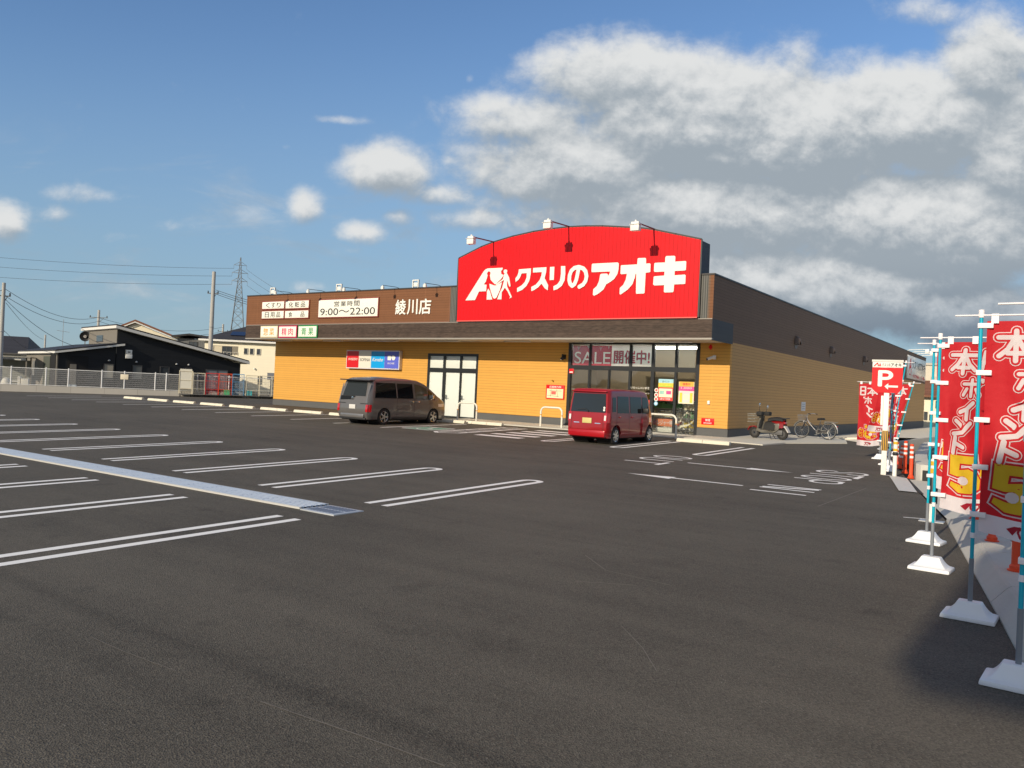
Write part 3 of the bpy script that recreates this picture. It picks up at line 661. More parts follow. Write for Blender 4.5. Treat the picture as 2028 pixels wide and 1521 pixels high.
orange = lapmat('orange_cladding', (.66, .35, .075), .1235, line=.10, dark=.62, var=.05, joint=3.03, jcol=1.10, rough=.55)
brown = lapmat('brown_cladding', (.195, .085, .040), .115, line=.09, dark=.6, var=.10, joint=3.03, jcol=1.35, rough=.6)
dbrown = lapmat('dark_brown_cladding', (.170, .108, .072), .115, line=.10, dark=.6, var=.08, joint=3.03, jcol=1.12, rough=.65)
shady = lapmat('orange_cladding_shaded', (.55, .325, .120), .1235, line=.10, dark=.6, var=.05, joint=3.03, jcol=1.06, rough=.6)  # same paint as the orange front, with its shade mixed into the colour
fascia = lapmat('stone_fascia', (.062, .043, .034), .245, line=.05, dark=.55, var=.3, rough=.6, grain=1.0)
char = lapmat('charcoal_panel', (.05, .05, .058), .245, line=.03, dark=.7, var=.06, rough=.55)
corr = lapmat('corrugated_steel', (.15, .15, .14), .085, axis='X', line=.45, dark=.45, var=.05, rough=.45)
redrib = lapmat('red_ribbed_sheet', (.80, .005, .010), .17, axis='X', line=.13, dark=.42, var=.03, rough=.42)
plin = mat('plinth_grey', (.095, .098, .10), .8, var=.06, vscale=2, bump=.2, bscale=30)
sof = mat('soffit_board', (.62, .55, .44), .7)
trimm = mat('trim_dark', (.045, .043, .042), .5, .2)
lgrey = mat('trim_light', (.32, .30, .27), .5, .2)

st = thing('store_building', 'long single-storey shop with orange lap siding, brown parapet and dark canopy', 'shop', (0, 0, 0))
L_, DP = -26.81, 50.6
def boxes(name, mtl, lst, parent=st, bv=0):
    b = MB()
    for q in lst: b.box(*q)
    return b.build(name, mtl, parent, bevel=bv)
for q_ in [(L_, -15.24, 0, .2, .35, 3.66), (-12.12, -7.21, 0, .2, .35, 3.66), (-1.22, -.002, 0, .2, .35, 3.66), (-15.24, -12.12, 0, .2, 3.10, 3.66)]: boxes('front_wall', orange, [q_])
boxes('plinth', plin, [(L_, -15.24, -.02, .2, -.5, .345), (-12.12, -7.21, -.02, .2, -.5, .345), (-1.22, .018, -.02, .198, -.5, .345), (-.2, .018, .2, DP+.02, -.6, .345)])
boxes('plinth_flashing', trimm, [(L_, -15.24, -.03, 0, .345, .36), (-12.12, -7.21, -.03, 0, .345, .36), (-1.22, .028, -.03, 0, .345, .36), (0, .028, .0, DP, .345, .36)])
boxes('side_wall', shady, [(-.2, 0, .202, DP, .345, 3.69)])
boxes('upper_side_wall', dbrown, [(-.2, .004, .17, DP, 3.69, 6.0), (-.2, .004, -2.03, .17, 4.40, 6.0)])
boxes('side_panel', char, [(-.2, .006, -2.03, .17, 3.65, 4.40)])
boxes('rear_wall', dbrown, [(L_, -.2, DP-.2, DP, -.6, 6.0), (L_, L_+.2, .2, DP-.2, -.6, 6.0)])
boxes('roof', mat('roof_sheet', (.30, .30, .29), .6), [(L_+.2, -.2, .2, DP-.2, 5.6, 5.65), (L_, -.2, -1.9, .2, 5.6, 5.65)])
boxes('canopy_fascia', fascia, [(-26.84, -.004, -2.04, -1.9, 3.70, 4.385)])
boxes('canopy_trim', lgrey, [(-26.84, .008, -2.055, -1.9, 3.635, 3.70), (-26.84, .0, -2.05, -1.9, 4.385, 4.41)])
boxes('canopy_side_trim', trimm, [(-.02, .012, -2.03, .16, 3.625, 3.65)]); boxes('parapet_side_trim', trimm, [(-26.86, -26.84, -2.04, .2, 3.63, 6.02)])
boxes('soffit', sof, [(-26.83, -.02, -1.9, -.002, 3.66, 3.70)])
boxes('parapet', brown, [(-26.84, -12.3, -2.035, -1.9, 4.41, 6.0)]); boxes('corner_strip', brown, [(-.13, .003, -2.034, -1.9, 4.41, 6.0)])
boxes('corrugated_parapet', corr, [(-12.3, -.13, -2.025, -1.9, 4.41, 6.0)])
boxes('parapet_back', trimm, [(-26.84, -.2, -1.9, -1.86, 4.385, 6.0)])
boxes('coping', trimm, [(-26.87, .03, -2.06, -1.84, 6.0, 6.055), (-.24, .03, -1.84, DP+.02, 6.0, 6.055), (-26.87, -26.6, -1.84, DP, 6.0, 6.055)])
boxes('parapet_end_trim', mat('trim_brown', (.20, .09, .05), .5), [(-26.855, -26.80, -2.045, -2.036, 4.41, 6.0), (-12.34, -12.29, -2.045, -2.036, 4.41, 6.0), (-26.8, -12.34, -2.043, -2.036, 4.41, 4.47)])
# soffit lights
lamp_off = mat('lamp_diffuser', (.75, .73, .68), .4)
for k, (x0, x1) in enumerate([(-25.6, -24.3), (-21.7, -20.35), (-17.8, -16.45), (-13.88, -12.55), (-9.96, -8.63), (-5.9, -4.6), (-2.5, -1.2)]):
    boxes('soffit_light', lamp_off, [(x0, x1, -1.05, -.85, 3.60, 3.66)], bv=.01)
# side door with frosted panes
df_ = boxes('service_door', frameblk, [(-15.24, -15.12, -.01, .12, .02, 3.10), (-12.24, -12.12, -.01, .12, .02, 3.10), (-15.12, -12.24, -.01, .12, 2.98, 3.10), (-15.12, -12.24, -.012, .12, 2.20, 2.40), (-15.12, -12.24, -.01, .12, .02, .10),
   (-14.25, -14.08, -.012, .12, .10, 2.20), (-13.2, -13.10, -.012, .12, .10, 2.20), (-14.25, -14.12, -.011, .12, 2.40, 2.98), (-13.22, -13.1, -.011, .12, 2.40, 2.98)])
frost = mat('frosted_film', (.70, .74, .70), .25, var=.03, vscale=1.2)
for (x0, x1, z0, z1) in ((-15.12, -14.25, .1, 2.2), (-14.08, -13.2, .1, 2.2), (-13.10, -12.24, .1, 2.2), (-15.12, -14.25, 2.4, 2.98), (-14.12, -13.22, 2.4, 2.98), (-13.1, -12.24, 2.4, 2.98)):
    bevel_box('pane', frost, df_, x0, x1, .05, .07, z0, z1, .002)
for x in (-13.98, -13.02):
    b = MB(); b.tube([(x, -.02, 1.0), (x, -.09, 1.0), (x+.13, -.09, 1.0)], .014); b.box(x-.025, x+.025, -.02, -.012, .9, 1.12); b.build('handle', chrome, df_)
b = MB(); b.tube([(-14.17, -.07, .72), (-14.17, -.07, .98)], .018); b.build('handle', chrome, df_)

# entrance glazing
ef = boxes('entrance_window', frameblk, [(-7.21, -7.06, -.015, .12, .02, 3.64), (-1.36, -1.22, -.015, .12, .02, 3.64), (-7.06, -1.36, -.02, .13, 2.49, 2.68), (-7.06, -1.36, -.012, .12, 3.59, 3.655), (-7.06, -1.36, -.012, .12, .0, .07),
   (-6.19, -6.10, -.014, .12, .07, 2.49), (-4.28, -4.18, -.014, .12, .07, 2.49), (-3.28, -3.14, -.016, .12, .07, 2.49), (-2.26, -2.16, -.014, .12, .07, 2.49), (-5.24, -5.17, -.010, .12, .07, 2.49),
   (-6.19, -6.10, -.013, .12, 2.68, 3.59), (-4.28, -4.18, -.013, .12, 2.68, 3.59), (-3.28, -3.16, -.013, .12, 2.68, 3.59), (-2.26, -2.16, -.013, .12, 2.68, 3.59)])
glass = glassmat('shop_glass', (.93, .95, .94), .03)
xs_ = [-7.06, -6.145, -4.23, -3.21, -2.21, -1.36]
for a, c in zip(xs_, xs_[1:]):
    for z0, z1 in ((.07, 2.49), (2.68, 3.59)):
        b = MB(); b.box(a+.05, c-.05, .03, .042, z0-.01, z1+.01); b.build('glass_pane', glass, ef)
b = MB(); b.box(-5.42, -5.15, -.05, -.02, 2.52, 2.60); b.build('door_sensor', black, ef)
# inside
inn = mat('inner_wall', (.34, .27, .18), .8); fl = mat('inner_floor', (.40, .36, .30), .35)
b = MB(); b.box(-26.5, -.25, .25, 22, -.02, .03); b.build('inner_floor', fl, st)
b = MB(); b.box(-26.5, -.25, .25, 22, 3.58, 3.62); b.build('inner_ceiling', mat('inner_ceiling', (.30, .28, .25), .8), st)
boxes('inner_partition', inn, [(-7.3, -4.75, 2.6, 2.72, .03, 3.58), (-3.35, -2.45, 2.6, 2.72, 2.3, 3.58), (-7.3, -7.2, .25, 2.72, .03, 3.58), (-4.75, -3.35, 2.6, 2.72, 2.35, 3.58), (-26.5, -26.4, .3, 22, .03, 3.58), (-26.5, -.3, 21.9, 22, .03, 3.58), (-.35, -.25, .25, 22, .03, 3.58)])
glow = mat('ceiling_tube', (.9, .9, .88), .4, emit=(1, .94, .82), emits=14.0)
b = MB()
for yy in (.75, 1.7): b.box(-7.0, -.4, yy, yy+.045, 3.52, 3.56)
for yy in (5, 8, 11, 14): b.box(-20, -.6, yy, yy+.10, 3.50, 3.56)
b.build('ceiling_light', glow, st)
rr_ = random.Random(11)

# shelves seen through the glass
def shelf(x, y, w, lab, cols):
    t = thing('shop_shelf', lab, 'shelf', (x, y, .03), 0, 'shelves inside the shop')
    b = MB(); b.box(0, w, .35, .40, 0, 1.75); b.box(0, w, -.02, .4, 0, .12)
    for z in (.5, .9, 1.3, 1.7): b.box(0, w, 0, .36, z, z+.025)
    b.build('rack', mat('shelf_metal', (.55, .54, .5), .5), t)
    for si, z in enumerate((.125, .527, .927, 1.327)):
        b = MB(); q = 0.02; 
        while q < w-.12:
            ww = rr_.uniform(.06, .14); b.box(q, q+ww, .03, .30, z, z+rr_.uniform(.16, .32)); q += ww+.012
        b.build('goods', cols[si % len(cols)], t)
gcol = [mat('goods_%s' % n, c, .45, var=.3, vscale=9) for n, c in (('red', (.55, .06, .05)), ('cream', (.6, .52, .35)), ('green', (.12, .30, .12)), ('yellow', (.62, .45, .06)))]
shelf(-6.6, 4.6, 2.8, 'shelf of packed goods behind the glass sliding doors', gcol)
shelf(-3.3, 3.6, 1.6, 'narrow shelf of red and yellow goods behind the right hand glass panes', gcol[::-1])

# ------------------------------------------------------------------ signs on the shop
sg = thing('store_sign', 'huge red arched sign with white lettering standing on the shop canopy', 'sign', (-6.2, -2.1, 4.4))
OX, OY, OZ = -6.2, -2.1, 4.4
arch = [(-11.85, 7.23), (-10.62, 7.66), (-9.98, 7.82), (-8.96, 8.0), (-7.9, 8.12), (-6.9, 8.17), (-6.2, 8.18), (-5.4, 8.15), (-4.65, 8.09), (-3.08, 7.90), (-2.44, 7.78), (-1.53, 7.54), (-.53, 7.28)]
pf = [(-11.80, 4.42)]+arch+[(-.55, 4.42)]
b = MB(); b.prism([(x-OX, -.03, z-OZ) for x, z in pf], (0, .06, 0)); b.build('sign_face', redrib, sg)
pf2 = [(-11.85, 4.42)]+[(x, z-.005) for x, z in arch]+[(-.50, 4.42)]
b = MB(); b.prism([(x-OX, .035, z-OZ) for x, z in pf2], (0, .85, 0)); b.build('sign_back', char, sg)
b = MB(); top = [(-11.86, 4.45)]+[(x*1.0, z) for x, z in arch]+[(-.52, 4.45)]
for p, q in zip(top, top[1:]):
    d = Vector((q[0]-p[0], 0, q[1]-p[1])).normalized()*.01
    b.bar((p[0]-OX-d.x, 0.0, p[1]-OZ+.015-d.z), (q[0]-OX+d.x, 0.0, q[1]-OZ+.015+d.z), .05, .10)
b.build('sign_edge', trimm, sg)
b = MB(); b.box(-11.8-OX, -.55-OX, -.05, -.03, .02, .06); b.build('sign_lower_trim', mat('trim_red_light', (.75, .12, .10), .5), sg)
for nm, keys in (('emblem', ('A', 'B', 'C', 'H', 'D')), ('sign_letter', ('ku',)), ('sign_letter', ('su',)), ('sign_letter', ('ri1', 'ri2')), ('sign_letter', ('no',)), ('sign_letter', ('a',)), ('sign_letter', ('o',)), ('sign_letter', ('ki',))):
    b = MB()
    for i, k in enumerate(keys):
        pts = LET[k] if k != 'no' else ribbon(LET['no_line'], .165, round_=False)
        if k == 'no':
            ln = LET['no_line']
            for j in range(len(ln)-1):
                s_ = ribbon(ln[j:j+2], .165, True, 5); b.prism([(x-OX, -.036-.0008*j, z-OZ) for x, z in s_], (0, -.03, 0))
        else: b.prism([(x-OX, -.036-.001*i, z-OZ) for x, z in pts], (0, -.03, 0))
    b.build(nm, signwhite, sg)

def boardsign(name, lab, cat, x0, x1, z0, z1, y, text, tcol, edge, group=None, dep=.06, bold=.012, boxs=None, face=signface):
    t = thing(name, lab, cat, ((x0+x1)/2, y, z0), 0, group); cx = (x0+x1)/2; hw = (x1-x0)/2; h = z1-z0
    b = MB(); b.box(-hw-.05, hw+.05, -dep+.01, 0, -.05, h+.05); b.build('sign_frame', edge, t, bevel=.008)
    b = MB(); b.box(-hw, hw, -dep-.004, -dep+.006, 0, h); b.build('sign_face', face, t, bevel=.004)
    for s, (a, c, z, zz) in zip(text, boxs):
        lettering('sign_text', s, tcol, t, a-cx, c-cx, z-z0, zz-z0, -dep-.009, bold)
    return t
edge_r = mat('sign_edge_red', (.22, .035, .025), .5); txt = mat('sign_text_dark', (.035, .04, .045), .5)
YP = -2.036
grp = 'white boards on the brown parapet'
def cells(x0, x1, z0, z1, n, m=.14):
    w = (x1-x0)/n; return [(x0+w*i+w*m, x0+w*(i+1)-w*m, z0, z1) for i in range(n)]
boardsign('wall_sign', 'white board lettered くすり, upper left on the brown parapet', 'sign', -25.45, -23.65, 5.27, 5.64, YP, 'くすり', txt, edge_r, grp, boxs=cells(-25.2, -23.85, 5.32, 5.59, 3))
boardsign('wall_sign', 'white board lettered 化粧品, to the right of the くすり board', 'sign', -23.52, -21.71, 5.26, 5.64, YP, '化粧品', txt, edge_r, grp, boxs=cells(-23.32, -21.9, 5.31, 5.59, 3))
boardsign('wall_sign', 'white board lettered 日用品, directly under the くすり board', 'sign', -25.45, -23.65, 4.75, 5.13, YP, '日用品', txt, edge_r, grp, boxs=cells(-25.25, -23.85, 4.80, 5.08, 3))
boardsign('wall_sign', 'white board lettered 食品, directly under the 化粧品 board', 'sign', -23.53, -21.71, 4.75, 5.12, YP, '食品', txt, edge_r, grp, boxs=[(-23.25, -22.95, 4.80, 5.07), (-22.3, -21.99, 4.80, 5.07)])
boardsign('hours_sign', 'large white opening hours board reading 9:00 to 22:00 on the brown parapet', 'sign', -20.94, -16.76, 4.75, 5.62, YP, ['営', '業', '時', '間', '9:00～22:00'], txt, edge_r, boxs=cells(-19.85, -17.95, 5.27, 5.54, 4, .10)+[(-20.8, -16.92, 4.84, 5.19)], bold=.015)
t = thing('branch_name', 'white raised characters 綾川店 on the brown parapet beside the red sign', 'sign', (-14.5, YP, 4.79))
for s, (a, c) in zip('綾川店', ((-15.62, -14.95), (-14.88, -14.22), (-14.14, -13.40))):
    b = MB()
    for i, (ax, az) in enumerate(((0, 0), (-.016, 0), (.016, 0), (0, .014), (0, -.014))):
        textmb(b, s, a+14.516+ax, c+14.484+ax, .014+az, .706+az, lambda x, z, i=i: Vector((x, -.04-.001*i, z)))
    geo = bmesh.ops.extrude_face_region(b.bm, geom=b.bm.faces[:]); bmesh.ops.translate(b.bm, vec=(0, .03, 0), verts=[q for q in geo['geom'] if isinstance(q, bmesh.types.BMVert)])
    b.build('sign_letter', signwhite, t)
YF = -2.042
for s, x0, x1, c, lab in (('惣菜', -25.48, -24.05, (.75, .36, .06), 'cream board lettered 惣菜 in orange on the dark canopy'), ('精肉', -23.97, -22.52, (.62, .03, .12), 'white board lettered 精肉 in crimson, middle of three on the dark canopy'), ('青果', -22.42, -20.95, (.02, .32, .10), 'white board lettered 青果 in green on the dark canopy')):
    cm = mat('sign_colour_'+s, c, .5)
    boardsign('canopy_sign', lab, 'sign', x0+.05, x1-.05, 3.76, 4.29, YF-.02, s, cm, cm if s != '惣菜' else mat('sign_edge_cream', (.7, .6, .4)), 'boards on the canopy fascia', boxs=[(x0+.27, x0+.66, 3.83, 4.22), (x1-.66, x1-.27, 3.83, 4.22)], bold=.016)
# cosmetics light box
t = thing('cosmetics_sign', 'wide light box in red, white, cyan and blue sections above the grey minivan', 'sign', (-18.83, 0, 2.27))
b = MB(); b.box(-1.9, 1.9, -.22, -.02, -.03, .93); b.build('sign_frame', mat('sign_frame_white', (.72, .70, .74), .4), t, bevel=.01)
for nm, x0, x1, c in (('red', -20.69, -19.81, (.62, .006, .012)), ('white', -19.80, -18.91, (.72, .70, .62)), ('cyan', -18.90, -17.96, (.0, .34, .80)), ('blue', -17.95, -16.98, (.10, .13, .62))):
    b = MB(); b.box(x0+18.83, x1+18.83, -.226, -.21, .02, .88); b.build('sign_section', mat('section_'+nm, c, .35), t)
for s, x0, x1, z0, z1, m_, sh in (('SHISEIDO', -20.58, -19.90, .40, .52, signwhite, .35), ('SOFINA', -19.72, -18.98, .36, .52, txt, 0), ('Kanebo', -18.82, -18.05, .37, .55, signwhite, .35), ('KOSÉ', -17.72, -17.26, .24, .34, signwhite, 0)):
    lettering('sign_text', s, m_, t, x0+18.83, x1+18.83, z0, z1, -.229, .008, shear=sh)
b = MB(); b.poly([(x+18.83, -.229, z) for x, z in ((-17.74, .44), (-17.5, .44), (-17.5, .62), (-17.56, .68), (-17.74, .68))]); b.poly([(x+18.83, -.229, z) for x, z in ((-17.48, .56), (-17.38, .43), (-17.26, .46), (-17.20, .58), (-17.32, .69), (-17.45, .68))]); b.build('emblem', signwhite, t, norm=False)
# map board
t = thing('map_sign', 'small red-headed street map board on the orange wall by the entrance', 'sign', (-7.79, 0, 1.17))
bevel_box('sign_board', redp, t, -.47, .47, -.05, -.005, 0, .62, .005)
b = MB(); b.box(-.42, .42, -.054, -.049, .04, .45); b.build('map_face', mat('map_cream', (.78, .70, .45), .5), t)
lettering('sign_text', '店舗案内図', signwhite, t, -.3, .3, .49, .58, -.052, .01)
b = MB()
for p in ([(-.3, .36), (.35, .36)], [(-.22, .1), (-.2, .42)], [(.08, .42), (.16, .1)], [(-.4, .15), (.2, .12)]): b.prism([(x, -.057, z) for x, z in ribbon(p, .012, False)], (0, .002, 0))
b.build('map_roads', txt, t)
b = MB(); b.box(-.18, .05, -.058, -.055, .20, .34); b.build('map_mark', mat('map_mark', (.62, .12, .10)), t)
# small fixtures
t = thing('notice_plate', 'small red plate with white writing low on the orange corner pillar', 'sign', (-.79, 0, .48))
bevel_box('plate', redp, t, -.26, .26, -.015, 0, 0, .25, .003); lettering('sign_text', '禁煙', signwhite, t, -.1, .1, .13, .22, -.018, .02); lettering('sign_text', '敷地内全面禁煙', signwhite, t, -.16, .16, .03, .09, -.018, .01)
t = thing('wall_box', 'small white junction box on the orange corner pillar', 'box', (-.78, 0, 1.27)); bevel_box('box', white, t, -.05, .05, -.05, 0, 0, .14, .01); bevel_box('lid', signwhite, t, -.04, .04, -.058, -.05, .01, .13, .004)
t = thing('security_camera', 'white bullet camera on the shaded top of the corner pillar', 'camera', (-.62, 0, 3.1))
b = MB(); b.box(-.06, .06, -.06, 0, -.08, .08); b.build('bracket', white, t, bevel=.01)
b = MB(); b.tube([(0, -.06, 0), (-.03, -.14, -.02)], .03); b.tube([(.04, -.10, .03), (-.16, -.36, -.09)], .055, 12); b.build('camera_body', white, t, smooth=40)
b = MB(); b.tube([(-.155, -.355, -.088), (-.175, -.38, -.10)], .043, 12); b.build('lens', black, t)
t = thing('alarm_horn', 'black curved horn lamp high on the orange wall left of the entrance', 'lamp', (-7.41, 0, 2.98))
b = MB(); b.tube([(0, 0, .05), (.0, -.16, .12), (.05, -.2, .02), (-.02, -.2, -.06)], [.05, .05, .07, .085], 10); b.box(-.07, .07, -.02, 0, -.05, .15); b.build('horn', black, t, smooth=50)
b = MB(); b.lathe([(.06, 0), (.06, .01)], 12, Matrix.Translation((-.02, -.2, -.085))); b.build('lens', white, t)
t = thing('wall_tap', 'tiny brass wall tap on the orange wall above the map board', 'tap', (-7.95, 0, 1.98)); b = MB(); b.tube([(0, 0, 0), (0, -.09, 0), (.05, -.09, -.03)], .025); b.lathe([(.045, 0), (.045, .012)], 12, Matrix.Rotation(R(90), 4, 'X')); b.build('spout', mat('brass', (.6, .42, .12), .3, .9), t)
t = thing('fire_alarm', 'red fire alarm bell under the canopy above the corner pillar', 'alarm', (-.80, 0, 3.5)); b = MB(); b.lathe([(.07, 0), (.07, .05), (.03, .07)], 14, Matrix.Rotation(R(90), 4, 'X')); b.build('bell', redp, t, smooth=40); bevel_box('bracket', redp, t, -.04, .04, -.005, 0, -.1, .1, .002)
t = thing('notice_sticker', 'red and white sticker at the left edge of the entrance glazing', 'sticker', (-7.02, .0, 2.32)); bevel_box('panel', redp, t, -.11, .11, -.03, -.016, 0, .2, .002); b = MB(); b.box(-.08, .08, -.034, -.031, .03, .08); b.build('label_strip', signwhite, t)

# vents, lamps along the side wall
for k, (y, lab) in enumerate(((8.79, 'round hooded vent nearest the shop front on the dark upper side wall'), (15.53, 'middle hooded vent of three on the dark upper side wall'), (24.08, 'hooded vent farthest from the shop front on the dark upper side wall'))):
    t = thing('hooded_vent', lab, 'vent', (0, y, 4.12), 0, 'vents on the side wall')
    b = MB(); b.grid(10, 8, lambda u, v: (.005+.26*math.sin(math.pi*v/2)*(1-.25*u), .26*math.cos(math.pi*v/2)*math.cos(math.pi*(.0+u)) , .25+.26*math.cos(math.pi*v/2)*math.sin(math.pi*u)-.12*(1-math.sin(math.pi*u)))); 
    b.build('hood', mat('vent_brown', (.10, .07, .055), .5), t, smooth=60)
    b = MB(); b.lathe([(.30, 0), (.30, .02)], 20, Matrix.Translation((.0, 0, .2)) @ Matrix.Rotation(R(90), 4, 'Y')); b.build('flange', mat('vent_brown', (.10, .07, .055), .5), t)
t = thing('meter_plate', 'pale grey notice plate on the tan side wall above the bicycle', 'sign', (0, 10.52, 1.1)); bevel_box('plate', mat('plate_grey', (.62, .63, .66), .5), t, 0, .02, -.37, .37, 0, .44, .004)
b = MB()
for i in range(3): b.box(.021, .024, -.25, .25, .09+.11*i, .13+.11*i)
b.build('plate_marks', mat('plate_marks', (.30, .36, .46)), t)
t = thing('side_sign', 'white shop sign seen edge-on at the far end of the side wall', 'sign', (0, 45.2, 3.86)); bevel_box('sign_face', mat('side_sign_face', (.80, .78, .74), .18), t, .0, .08, -4.9, 4.9, 0, 1.85, .01)
b = MB()
for s_, a, c, z, zz, in (('クスリのアオキ', -2.6, 4.4, .85, 1.55),): textmb(b, s_, a, c, z, zz, lambda x, zq: Vector((.085, x, zq)), .03)
b.build('sign_text', txt, t, norm=False)
b = MB()
for k, pts in enumerate(([(-4.3, .5), (-3.5, 1.6)], [(-3.5, 1.6), (-3.1, .5)], [(-3.9, .95), (-3.2, .95)])): b.prism([(.085+.002*k, x, z) for x, z in ribbon(pts, .22, False)], (.004, 0, 0))
textmb(b, '薬・化粧品・食品', -4.2, 4.2, .15, .4, lambda x, zq: Vector((.086, x, zq)), .03); b.build('emblem', mat('sign_red', None), t, norm=False)

# sign flood lamps on arms
def floodlamp(lab, x, ya, za, yh, zh, s, group, pm):
    t = thing('sign_lamp', lab, 'lamp', (x, ya, za), 0, group)
    b = MB(); b.tube([(0, .25, .0), (0, 0, .03), (0, yh-ya, zh-za+.08)], .028*s, 8); b.build('arm', pm, t)
    dy, dz = yh-ya, zh-za
    b = MB(); b.box(-.17*s, .17*s, dy-.10*s, dy+.10*s, dz-.24*s, dz-.02*s); b.box(-.15*s, .15*s, dy-.08*s, dy+.08*s, dz+.0, dz+.09*s); b.build('lamp_head', white, t, bevel=.015)
    b = MB(); b.box(-.2*s, .2*s, dy-.13*s, dy+.10*s, dz-.015*s, dz+.0); b.lathe([(.04*s, dz+.09*s), (.035*s, dz+.16*s)], 10, Matrix.Translation((0, dy, 0))); b.build('bracket', white, t)
    b = MB(); b.box(-.15*s, .15*s, dy+.101*s, dy+.108*s, dz-.22*s, dz-.05*s); b.build('lens', lamp_off, t)
armred = mat('arm_maroon', (.16, .045, .05), .5, .2)
for x, za, zh, lab in ((-9.97, 7.83, 7.72, 'left lamp of three reaching out from the top of the red arched sign'), (-6.2, 8.2, 8.08, 'middle lamp of three over the crown of the red arched sign'), (-2.42, 7.8, 7.70, 'right lamp of three at the falling end of the red arched sign')):
    floodlamp(lab, x, -2.05, za, -3.68, zh, 1.0, 'lamps over the red sign', armred)
for k, x in enumerate((-23.46, -20.93, -18.34, -15.76, -13.15)):
    floodlamp('small white arm lamp on the brown parapet, ' + ('leftmost of five', 'second from the left', 'over the middle of the hours board', 'between hours board and branch name', 'nearest the red sign')[k], x, -1.95, 6.10, -2.85, 6.02, .46, 'lamps over the parapet', trimm)
for x, lab in ((-25.75, 'white square floodlight frame on the roof edge at the far left of the shop'), (-20.46, 'white square floodlight frame on the roof above the hours board'), (-15.18, 'white square floodlight frame on the roof above the branch name')):
    t = thing('roof_floodlight', lab, 'floodlight', (x, -1.2, 6.06), 0, 'floodlights on the roof')
    b = MB(); b.box(-.2, -.15, -.04, .04, .05, .5); b.box(.15, .2, -.04, .04, .05, .5); b.box(-.15, .15, -.04, .04, .45, .5); b.box(-.15, .15, -.04, .04, .05, .10); b.build('frame', white, t)
    b = MB(); b.box(-.12, .12, -.035, .03, .17, .36); b.build('lamp_head', signwhite, t, bevel=.01); b = MB(); b.box(-.02, .02, -.02, .02, -.46, .05); b.build('post', grey, t)
for k, y in enumerate((41.5, 44, 46.5, 49)):
    t = thing('side_sign_lamp', 'white arm lamp over the side sign, ' + ('first', 'second', 'third', 'last')[k] + ' of four going away along the roof edge', 'lamp', (0, y, 6.05), 0, 'lamps over the side sign')
    b = MB(); b.tube([(-.2, 0, .05), (0, 0, .12), (1.25, 0, .16)], .03); b.build('arm', white, t); b = MB(); b.box(1.15, 1.42, -.14, .14, -.12, .18); b.build('lamp_head', white, t, bevel=.02)

# sale posters behind the glass, window posters, stickers
t = thing('sale_banner', 'red and white sale banner behind the upper entrance panes reading SALE 開催中', 'banner', (-5.16, .10, 2.69))
def filmmat(name, col):
    m = bpy.data.materials.new(name); m.use_nodes = True; t = m.node_tree; b_ = t.nodes['Principled BSDF']; b_.inputs['Base Color'].default_value = (*col, 1); b_.inputs['Roughness'].default_value = .5
    tl = N(t, 'ShaderNodeBsdfTranslucent'); tl.inputs[0].default_value = (*col, 1); mx = N(t, 'ShaderNodeMixShader'); mx.inputs[0].default_value = .5
    t.links.new(b_.outputs[0], mx.inputs[1]); t.links.new(tl.outputs[0], mx.inputs[2]); t.links.new(mx.outputs[0], t.nodes['Material Output'].inputs[0]); MATS[name] = m; return m
sr = filmmat('banner_film_red', (.62, .02, .06)); pk = filmmat('banner_film_white', (.80, .76, .76)); mat('poster_white', (.66, .62, .62), .5)
def sheetpart(nm, vf, mtl, y):
    b = MB(); vv = [b.bm.verts.new((x, y, z)) for x, z in vf[0]]
    for q in vf[1]:
        try: b.bm.faces.new([vv[i] for i in q])
        except ValueError: pass
    return b.build(nm, mtl, t, norm=False)
sheetpart('red_panel', cutout('SALE', -1.80, -.06, .07, .58, -1.88, 0, 0, .84, .055), sr, 0)
b = MB(); b.poly([(-1.88, .003, 0), (1.86, .003, 0), (1.86, .003, .86), (-1.88, .003, .86)]); b.build('backing_sheet', pk, t)
lettering('banner_text', '開催中!', sr, t, .10, 1.76, .09, .67, -.004, .055)
b = MB()
for q in ((-1.70, -1.52, .66, .80), (-1.2, -1.05, .7, .84), (-.6, -.46, .64, .78), (-.2, -.1, .7, .82)): b.poly([(q[0], -.003, q[3]), ((q[0]+q[1])/2, -.003, q[2]), (q[1], -.003, q[3])])
b.build('pennants', pk, t, norm=False)
def poster(name, lab, x0, x1, z0, z1, bands, words, y=-.012, ref=None):
    t = thing(name, lab, 'poster', ((x0+x1)/2, y, z0)); w = (x1-x0)/2; h = z1-z0
    b = MB(); b.box(-w, w, -.004, 0, 0, h); b.build('sheet', mat('poster_cream', (.80, .74, .55), .5), t)
    for i, (a, c, xa, xb, m_) in enumerate(bands): b = MB(); b.box(xa*w, xb*w, -.006-.0006*i, -.004, a*h, c*h); b.build('printed_block', m_, t)
    for s, xa, xb, a, c, m_ in words: lettering('poster_text', s, m_, t, xa*w, xb*w, a*h, c*h, -.0115, .012)
mat('poster_cream', (.80, .74, .55), .5)
pc = lambda n, c: mat('print_'+n, c, .5, var=.25, vscale=14)
lb, gn, ye, rd, pi_, or_, mi = pc('sky', (.35, .62, .72)), pc('leaf', (.42, .55, .06)), pc('sun', (.80, .58, .05)), pc('red', (.66, .05, .04)), pc('pink', (.62, .06, .28)), pc('orange', (.75, .42, .05)), pc('mint', (.30, .55, .48))
